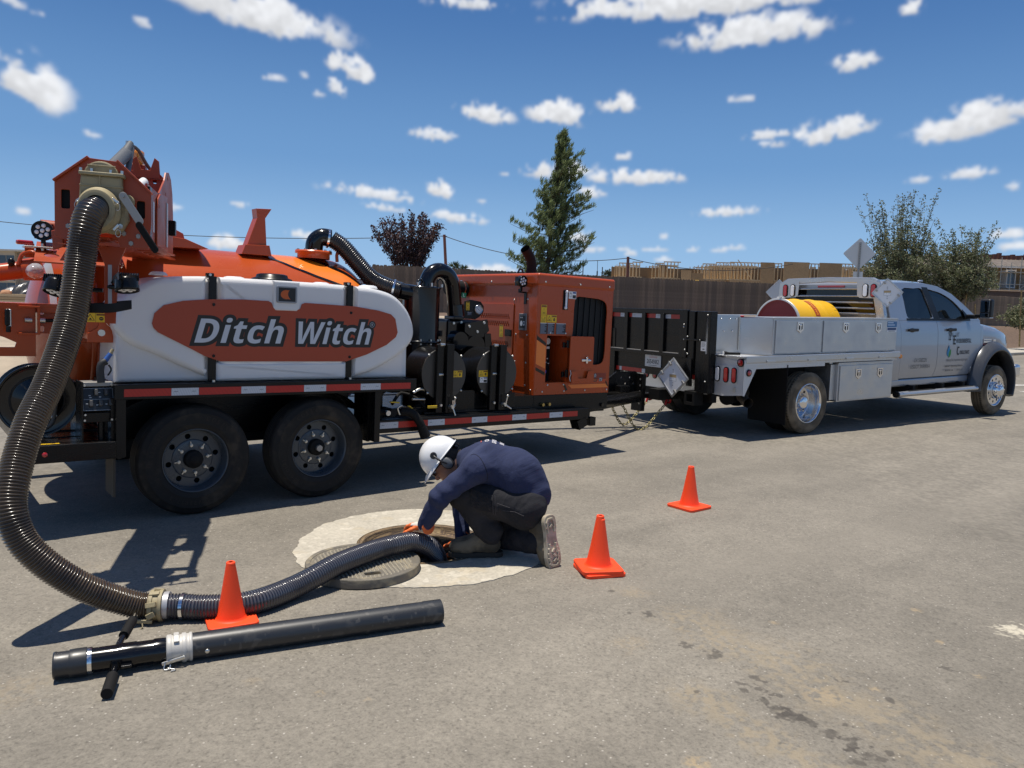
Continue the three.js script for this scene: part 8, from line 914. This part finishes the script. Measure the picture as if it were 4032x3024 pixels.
// timber framed houses under construction
{
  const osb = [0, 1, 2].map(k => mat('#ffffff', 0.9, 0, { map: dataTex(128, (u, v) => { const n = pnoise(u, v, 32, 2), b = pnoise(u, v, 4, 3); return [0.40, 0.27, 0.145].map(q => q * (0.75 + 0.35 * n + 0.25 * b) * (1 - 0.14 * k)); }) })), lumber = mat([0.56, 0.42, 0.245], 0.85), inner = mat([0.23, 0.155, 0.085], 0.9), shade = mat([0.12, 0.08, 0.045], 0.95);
  const bld = (label, pos, yaw, bays, y0, H) => { const b = thing('framed_house', label, 'building', pos, yaw); let x = 0; const studs = [], plates = [];
    bays.forEach(([w, kind, h2, dz = 0]) => { const z = dz, y1 = 3.95, y2 = y0 + h2, yb = 3.7;
      const o = osb[Math.floor(Math.abs(x * 7)) % 3];
      if (kind === 'S') { part(b, 'osb_sheet', o, uvm(bx(x, x + w - 0.03, y0, y2, z - 0.1, z), 0.4)); }
      else { part(b, 'osb_sheet', o, uvm(bx(x, x + w - 0.03, y0, yb, z - 0.1, z), 0.4)); part(b, 'osb_band', osb[1], uvm(bx(x, x + w - 0.03, y1 - 0.15, y1 + 0.35, z - 0.09, z + 0.02), 0.4));
        for (let s = 0; s <= w; s += 0.41) { studs.push(bx(x + s, x + s + 0.08, yb, y2, z - 0.09, z)); studs.push(bx(x + s + 0.1, x + s + 0.17, yb, y2 - 0.1, z - 2.6, z - 2.5)); studs.push(bx(x + s + 0.24, x + s + 0.31, yb, y2 - 0.1, z - 5, z - 4.9)); studs.push(bx(x + s + 0.17, x + s + 0.24, yb, y2 - 0.05, z - 7, z - 6.9)); }
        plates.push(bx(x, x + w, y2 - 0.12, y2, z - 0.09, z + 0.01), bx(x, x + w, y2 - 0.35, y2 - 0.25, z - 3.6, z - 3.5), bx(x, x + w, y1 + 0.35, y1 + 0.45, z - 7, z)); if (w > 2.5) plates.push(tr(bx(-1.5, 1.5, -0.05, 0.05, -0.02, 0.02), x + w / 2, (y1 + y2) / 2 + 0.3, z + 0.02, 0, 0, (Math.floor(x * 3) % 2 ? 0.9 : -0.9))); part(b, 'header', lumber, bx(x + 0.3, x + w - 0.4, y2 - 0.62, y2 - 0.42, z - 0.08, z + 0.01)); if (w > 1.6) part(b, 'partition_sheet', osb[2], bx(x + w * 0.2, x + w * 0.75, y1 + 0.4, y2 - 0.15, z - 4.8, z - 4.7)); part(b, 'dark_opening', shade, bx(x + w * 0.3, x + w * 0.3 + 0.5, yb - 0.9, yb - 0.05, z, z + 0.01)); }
      x += w; });
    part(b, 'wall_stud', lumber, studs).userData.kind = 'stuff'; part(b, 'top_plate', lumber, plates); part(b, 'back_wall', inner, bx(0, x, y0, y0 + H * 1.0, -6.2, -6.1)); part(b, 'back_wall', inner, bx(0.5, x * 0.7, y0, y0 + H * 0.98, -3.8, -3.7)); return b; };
  bld('long timber framed house shell left of centre beyond the fence, open stud walls', [12.2, 1.0, -92], 0.02, [[1.6, 'F', 5.6], [1.2, 'F', 5.75], [1.5, 'S', 3.6], [1.0, 'F', 5.7], [2.0, 'F', 5.9], [1.2, 'S', 4.9, 0.5], [1.4, 'S', 4.6, 0.5], [1.6, 'F', 5.8], [2.2, 'F', 6.0]], 0.4, 5.4);
  bld('taller timber framed house shell right behind the truck headboard, with large sheathing panels', [25.0, 1.0, -91], 0.02, [[3.6, 'F', 6.0], [1.6, 'S', 6.05], [0.9, 'F', 6.0], [3.0, 'S', 6.15, 0.6], [1.4, 'F', 6.1], [2.6, 'S', 6.2], [2.4, 'F', 6.2], [3.0, 'F', 6.25], [2.6, 'S', 6.25, -0.6]], 0.4, 5.8);
  // finished roof house on the right with scaffold
  const h = thing('tiled_house', 'unfinished house with grey tiled roof and stacked tiles behind the scaffold at right', 'building', [40, 1.0, -92]), tile = mat('#ffffff', 0.85, 0, { map: dataTex(128, (u, v) => { const row = (v * 8) % 1, k = 0.6 + 0.3 * hash2(Math.floor(u * 24), Math.floor(v * 8)) - (row < 0.18 ? 0.3 : 0); return [0.20 * k, 0.165 * k, 0.14 * k]; }) }), stucco = mat([0.45, 0.42, 0.38], 0.9), trimW = mat([0.62, 0.62, 0.60], 0.6);
  part(h, 'wall', stucco, [bx(6.5, 11, 0.3, 6.7, -9, 0)]); part(h, 'sheathing', osb[0], [bx(12, 22, 0.3, 7.0, -9, 0), bx(13.5, 22, 0.3, 3.7, 0, 1.2)]);
  for (const [x0, x1, ye, yr] of [[6.0, 11.6, 6.7, 8.2], [12.6, 23, 6.95, 8.3]]) { part(h, 'roof', tile, uvm(loft([[[x0, ye, 1.0], [x0, yr, -4.5], [x0, yr - 0.2, -4.5], [x0, ye - 0.2, 1.0]], [[x1, ye, 1.0], [x1, yr, -4.5], [x1, yr - 0.2, -4.5], [x1, ye - 0.2, 1.0]]]), 0.25)); part(h, 'fascia', trimW, bx(x0, x1, ye - 0.32, ye - 0.08, 0.95, 1.05)); }
  for (let i = 0; i < 16; i++) part(h, 'tile_stack', mat([0.17, 0.07, 0.05], 0.9), bx(14 + i * 0.55, 14.36 + i * 0.55, 7.75 + 0.25 * hash2(i, 2), 8.25 + 0.25 * hash2(i, 2) + (i % 3) * 0.1, -3.2, -2.7)); for (let i = 6; i < 12; i++) part(h, 'tile_stack', mat([0.17, 0.07, 0.05], 0.9), bx(1 + i * 0.9, 1.4 + i * 0.9, 7.9, 8.3, -3.6, -3.1));
  for (const [x, y, w, hh] of [[7.0, 4.3, 1.2, 1.2], [13.4, 4.4, 1.1, 1.6], [13.6, 2.2, 1.6, 1.0], [17.2, 4.4, 0.9, 1.9], [19.5, 4.3, 1.0, 1.5]]) { const f = part(h, 'window', trimW, [bx(x - 0.08, x + w + 0.08, y + hh, y + hh + 0.12, 0, 1.25), bx(x - 0.08, x + w + 0.08, y - 0.12, y, 0, 1.25), bx(x - 0.08, x, y, y + hh, 0, 1.25), bx(x + w, x + w + 0.08, y, y + hh, 0, 1.25)]); part(f, 'pane', phys([0.10, 0.13, 0.16], 0.08, 0, {}), bx(x, x + w, y, y + hh, 1.1, 1.12)); }
  const sc = thing('scaffold', 'pale steel scaffold tubes standing along the unfinished tiled house', 'scaffold', [40, 1.0, -90.2]), tubes = []; for (let i = 0; i <= 9; i++) tubes.push(rod([12.6 + i * 1.15, 0, 0], [12.6 + i * 1.15, 7.2 + (i % 2) * 0.6, 0], 0.045, 0.045, 6), rod([12.6 + i * 1.15, 0, -0.9], [12.6 + i * 1.15, 7, -0.9], 0.04, 0.04, 6)); for (const y of [2.0, 2.6, 4.1, 4.7, 6.1, 6.8]) tubes.push(rod([12.4, y, 0], [23.2, y, 0], 0.04, 0.04, 6)); tubes.push(rod([14.9, 2, 0], [17.2, 4.1, 0], 0.035, 0.035, 6), rod([18.3, 4.1, 0], [20.6, 6.1, 0], 0.035, 0.035, 6)); part(sc, 'scaffold_tube', mat([0.45, 0.42, 0.36], 0.5, 0.4), tubes).userData.kind = 'stuff'; part(sc, 'plank', lumber, [2.0, 4.1, 6.1].map(y => bx(12.4, 23.2, y - 0.06, y, -0.85, -0.05)));
  // masonry wall on the rise behind the fence
  const WT = 2.75, bw = thing('block_wall', 'brown block retaining wall on the rise behind the wooden fence', 'wall', [0, 1.0, -62]), bm = mat('#ffffff', 0.95, 0, { map: dataTex(256, (u, v) => { const ry = Math.floor(v * 8), k = 0.8 + 0.25 * hash2(Math.floor(u * 4 + (ry % 2) * 0.5), ry) - ((v * 8) % 1 < 0.08 ? 0.2 : 0) - ((u * 4 + (ry % 2) * 0.5) % 1 < 0.04 ? 0.2 : 0); return [0.155 * k, 0.105 * k, 0.075 * k]; }) });
  part(bw, 'block_course', bm, uvm(loft([[[14, 0, 0], [14, WT, 0], [14, WT, -0.25], [14, 0, -0.25]], [[75, 0, -4], [75, WT + 0.3, -4], [75, WT + 0.3, -4.25], [75, 0, -4.25]]]), 0.6)); part(bw, 'coping', mat([0.2, 0.15, 0.115], 0.9), loft([[[14, WT, 0.05], [14, WT + 0.1, 0.05], [14, WT + 0.1, -0.3], [14, WT, -0.3]], [[75, WT + 0.3, -3.95], [75, WT + 0.4, -3.95], [75, WT + 0.4, -4.3], [75, WT + 0.3, -4.3]]]));
  // telehandler boom above the wall
  const th = thing('telehandler', 'yellow telehandler boom showing above the fence in front of the framed houses', 'construction machine', [16.0, 1.0, -76]), ty = mat([0.68, 0.40, 0.02], 0.5);
  part(th, 'boom', ty, [tr(bx(0, 1.9, 3.30, 3.58, -0.15, 0.15, 0.04), 0, 0, 0, 0, 0, -0.01)]); part(th, 'inner_boom', M.black, bx(1.8, 2.4, 3.32, 3.52, -0.12, 0.12)); part(th, 'cab', M.black, [bx(0.4, 1.6, 1.6, 2.9, -0.7, 0.5, 0.1), bx(-1, 3, 0.9, 1.6, -0.8, 0.8, 0.1)]); part(th, 'wheel', M.rubber, [[-0.6, 0.8], [2.5, 0.8]].map(([x, z]) => rod([x, 0.55, z - 0.3], [x, 0.55, z], 0.6, 0.6, 24))); part(th, 'red_panel', M.redLens, bx(1.5, 1.85, 3.36, 3.5, 0.152, 0.156)); part(th, 'lift_head', M.black, bx(1.75, 1.95, 2.95, 3.4, -0.1, 0.1, 0.03));
}
{ // hotel block far left
  const h = thing('hotel_block', 'tan flat roofed multi storey block with dark glass bays at far left', 'building', [-88, 0.1, -112]), s1 = mat([0.42, 0.37, 0.29], 0.9), s2 = mat([0.30, 0.25, 0.20], 0.9), gl = phys([0.05, 0.075, 0.10], 0.08, 0, {}), wt = mat([0.55, 0.52, 0.46], 0.8);
  part(h, 'wall', s1, [bx(0, 15.2, 0, 6.7, -14, 0), bx(14.0, 16.6, 0, 7.3, -13, 0.8)]); part(h, 'stair_tower', s2, bx(16.6, 20.5, 0, 7.1, -12, 0.2)); part(h, 'roof_slab', wt, [bx(-0.5, 14.4, 6.7, 6.9, -14, 0.5), bx(13.6, 20.9, 7.1, 7.35, -13.5, 1.2)]);
  for (let f = 0; f < 3; f++) { for (let i = 0; i < 5; i++) { const w = part(h, 'window', wt, bx(1.0 + i * 2.7, 3.2 + i * 2.7, 1.0 + f * 1.95, 1.08 + f * 1.95, 0, 0.12)); part(w, 'pane', gl, bx(1.0 + i * 2.7, 3.2 + i * 2.7, 1.1 + f * 1.95, 2.4 + f * 1.95, -0.01, 0.03)); } const w = part(h, 'window', wt, bx(14.3, 16.5, 0.9 + f * 1.95, 1.0 + f * 1.95, 0.8, 0.95)); part(w, 'pane', gl, [bx(14.3, 15.3, 1.05 + f * 1.95, 2.6 + f * 1.95, 0.8, 0.84), bx(15.4, 16.5, 1.05 + f * 1.95, 2.6 + f * 1.95, 0.8, 0.84)]); part(h, 'dark_window', gl, bx(18.6, 19.8, 1.4 + f * 1.95, 2.3 + f * 1.95, 0.2, 0.23)); }
  // lumber, tarp and rubble on the dirt lot
  const lp = thing('lumber_stack', 'stack of pale sawn timber on the dirt lot at the left edge', 'timber', [-20.4, 0.12, -30], 0.05), lm = [mat([0.50, 0.36, 0.20], 0.85), mat([0.42, 0.30, 0.17], 0.85), mat([0.56, 0.42, 0.25], 0.85)], r = rng(4);
  for (let j = 0; j < 9; j++) for (let i = 0; i < 6; i++) part(lp, 'board', lm[Math.floor(r() * 3)], bx(-0.6 + 0.3 * r(), 2.1 + 0.25 * r(), 0.30 + j * 0.115, 0.40 + j * 0.115, -i * 0.22, -i * 0.22 - 0.2)); part(lp, 'bearer', lm[1], [bx(-0.3, -0.15, 0, 0.3, -1.3, 0), bx(1.5, 1.65, 0, 0.3, -1.3, 0)]);
  const tp = thing('black_tarp', 'crumpled black plastic tarp heaped over material at far left', 'tarpaulin', [-20.6, 0.1, -33]); part(tp, 'sheet', mat([0.03, 0.03, 0.033], 0.3), grid((u, v) => { const x = mix(-1.8, 2.6, u), z = mix(1.2, -1.4, v), e = Math.max(0, 1 - Math.pow(2 * u - 1, 4)) * Math.max(0, 1 - Math.pow(2 * v - 1, 4)); return [x, e * (1.75 + 0.5 * (fbm(x * 1.2, z * 1.2 + 4, 4) - 0.5) + 0.16 * Math.sin(x * 9 + 3 * z + 4 * fbm(x, z, 2))), z]; }, 50, 30, true));
  const bm = mat([0.42, 0.22, 0.12], 0.9); [[-20.7, 'left orange brown boulder on the lumber by the tarp', 0.19], [-20.05, 'right orange brown boulder on the lumber by the tarp', 0.16]].forEach(([x, l, s], i) => { const g = new THREE.IcosahedronGeometry(s, 3), p = g.attributes.position; for (let k = 0; k < p.count; k++) { const q = V(p.getX(k), p.getY(k), p.getZ(k)), f = 1 + 0.35 * n3(q.x * 6 + i, q.y * 6, q.z * 6); p.setXYZ(k, q.x * f * 1.5, q.y * f * 0.8, q.z * f); } g.computeVertexNormals(); const o = solo('boulder', l, 'boulder', bm, g, 'boulders by the black tarp'); o.position.set(x, 1.45, -30.6); });
}
{ // poles and wires
  const pm = mat([0.20, 0.075, 0.05], 0.7), pd = mat([0.06, 0.055, 0.05], 0.8);
  const pole = (l, a, b, r, m) => { const o = thing('utility_pole', l, 'pole', a, 0, 'poles carrying the overhead line'); part(o, 'shaft', m, rod([0, 0, 0], [b[0] - a[0], b[1] - a[1], b[2] - a[2]], r, r * 0.85, 10)); part(o, 'insulator', pd, rod([b[0] - a[0] - 0.22, b[1] - a[1] - 0.12, 0], [b[0] - a[0] + 0.22, b[1] - a[1] - 0.12, 0], 0.03, 0.03, 6)); return o; };
  pole('leaning reddish pole right of the purple tree', [-5.12, 1.0, -60], [-5.52, 6.82, -60], 0.13, pm); pole('reddish pole in front of the left framed house', [8.70, 1.0, -60], [8.62, 5.56, -60], 0.13, pm);
  const p3 = thing('antenna_mast', 'thin black whip mast above the right end of the engine housing', 'antenna', [6.32, 1.0, -60]); part(p3, 'rod', pd, [rod([0, 0, 0], [-0.02, 4.2, 0], 0.03, 0.02, 6), rod([-0.02, 2.9, 0], [-0.02, 3.4, 0], 0.055, 0.055, 6)]);
  [['left of two distant thin poles right of the pine', 9.1, 6.3], ['right of two distant thin poles right of the pine', 11.7, 6.1]].forEach(([l, x, y]) => { const o = thing('distant_pole', l, 'pole', [x, 1.0, -105], 0, 'thin distant poles'); part(o, 'shaft', pd, rod([0, 0, 0], [0, y, 0], 0.09, 0.07, 6)); });
  const wire = (l, a, b, sag) => solo('overhead_wire', l, 'wire', pd, tube(Array.from({ length: 13 }, (_, i) => { const t = i / 12; return [mix(a[0], b[0], t), mix(a[1], b[1], t) - sag * 4 * t * (1 - t), mix(a[2], b[2], t)]; }), 0.028, 40, 5));
  wire('thin dark overhead wire from the left edge to the leaning pole', [-48, 7.6, -60], [-5.52, 6.72, -60], 0.95); wire('thin dark overhead wire sagging past the pine between two poles', [-5.52, 6.72, -60], [8.62, 5.46, -60], 0.85); wire('thin dark overhead wire from the second pole toward the framed houses', [8.62, 5.46, -60], [22, 5.5, -62], 0.7);
  const palm = (l, x, y, s) => { const o = thing('palm_tree', l, 'tree', [x, 1.0, -125], 0, 'distant palms'), r = rng(x * 10 + 900), fr = []; for (let i = 0; i < 34; i++) { const a = r() * 6.28, e = -0.5 + 1.6 * r(), d = [Math.cos(a) * Math.cos(e), Math.sin(e), Math.sin(a) * Math.cos(e)]; for (let k = 0; k < 5; k++) { const b = [d[0] + (r() - 0.5) * 0.5, d[1] + (r() - 0.5) * 0.4 - 0.15, d[2] + (r() - 0.5) * 0.5]; fr.push(rod([d[0] * s * 0.25, y - 1 + d[1] * s * 0.25, d[2] * s * 0.25], [b[0] * s, y - 1 + b[1] * s, b[2] * s], 0.05, 0.01, 4)); } } part(o, 'trunk', bark([0.08, 0.06, 0.045]), rod([0, 0, 0], [0, y - 1, 0], 0.18, 0.15, 8)); part(o, 'crown', mat([0.05, 0.07, 0.025], 0.9), fr); };
  palm('left of two small distant palms over the black curved pipe', -9.8, 7.5, 1.2); palm('right of two small distant palms over the black curved pipe', -8.2, 7.2, 0.9);
  const dt = thing('distant_tree', 'tiny dark round tree on the skyline left of the framed house', 'tree', [15.2, 1.0, -125]); part(dt, 'trunk', bark([0.08, 0.06, 0.045]), rod([0, 0, 0], [0, 5, 0], 0.2, 0.15, 8)); const rr = rng(6); part(dt, 'crown', leafMat(0.2), leafCrown(Array.from({ length: 60 }, () => { const a = rr() * 6.28, q = 1.3 * Math.sqrt(rr()); return [q * Math.cos(a), 5.2 + 1.3 * rr(), q * Math.sin(a), 0.35, 26, 1]; }), { len: 0.25, wid: 0.15, cols: [[0.03, 0.045, 0.02], [0.045, 0.06, 0.028]] }, 5));
}
renderer.render(scene, camera);
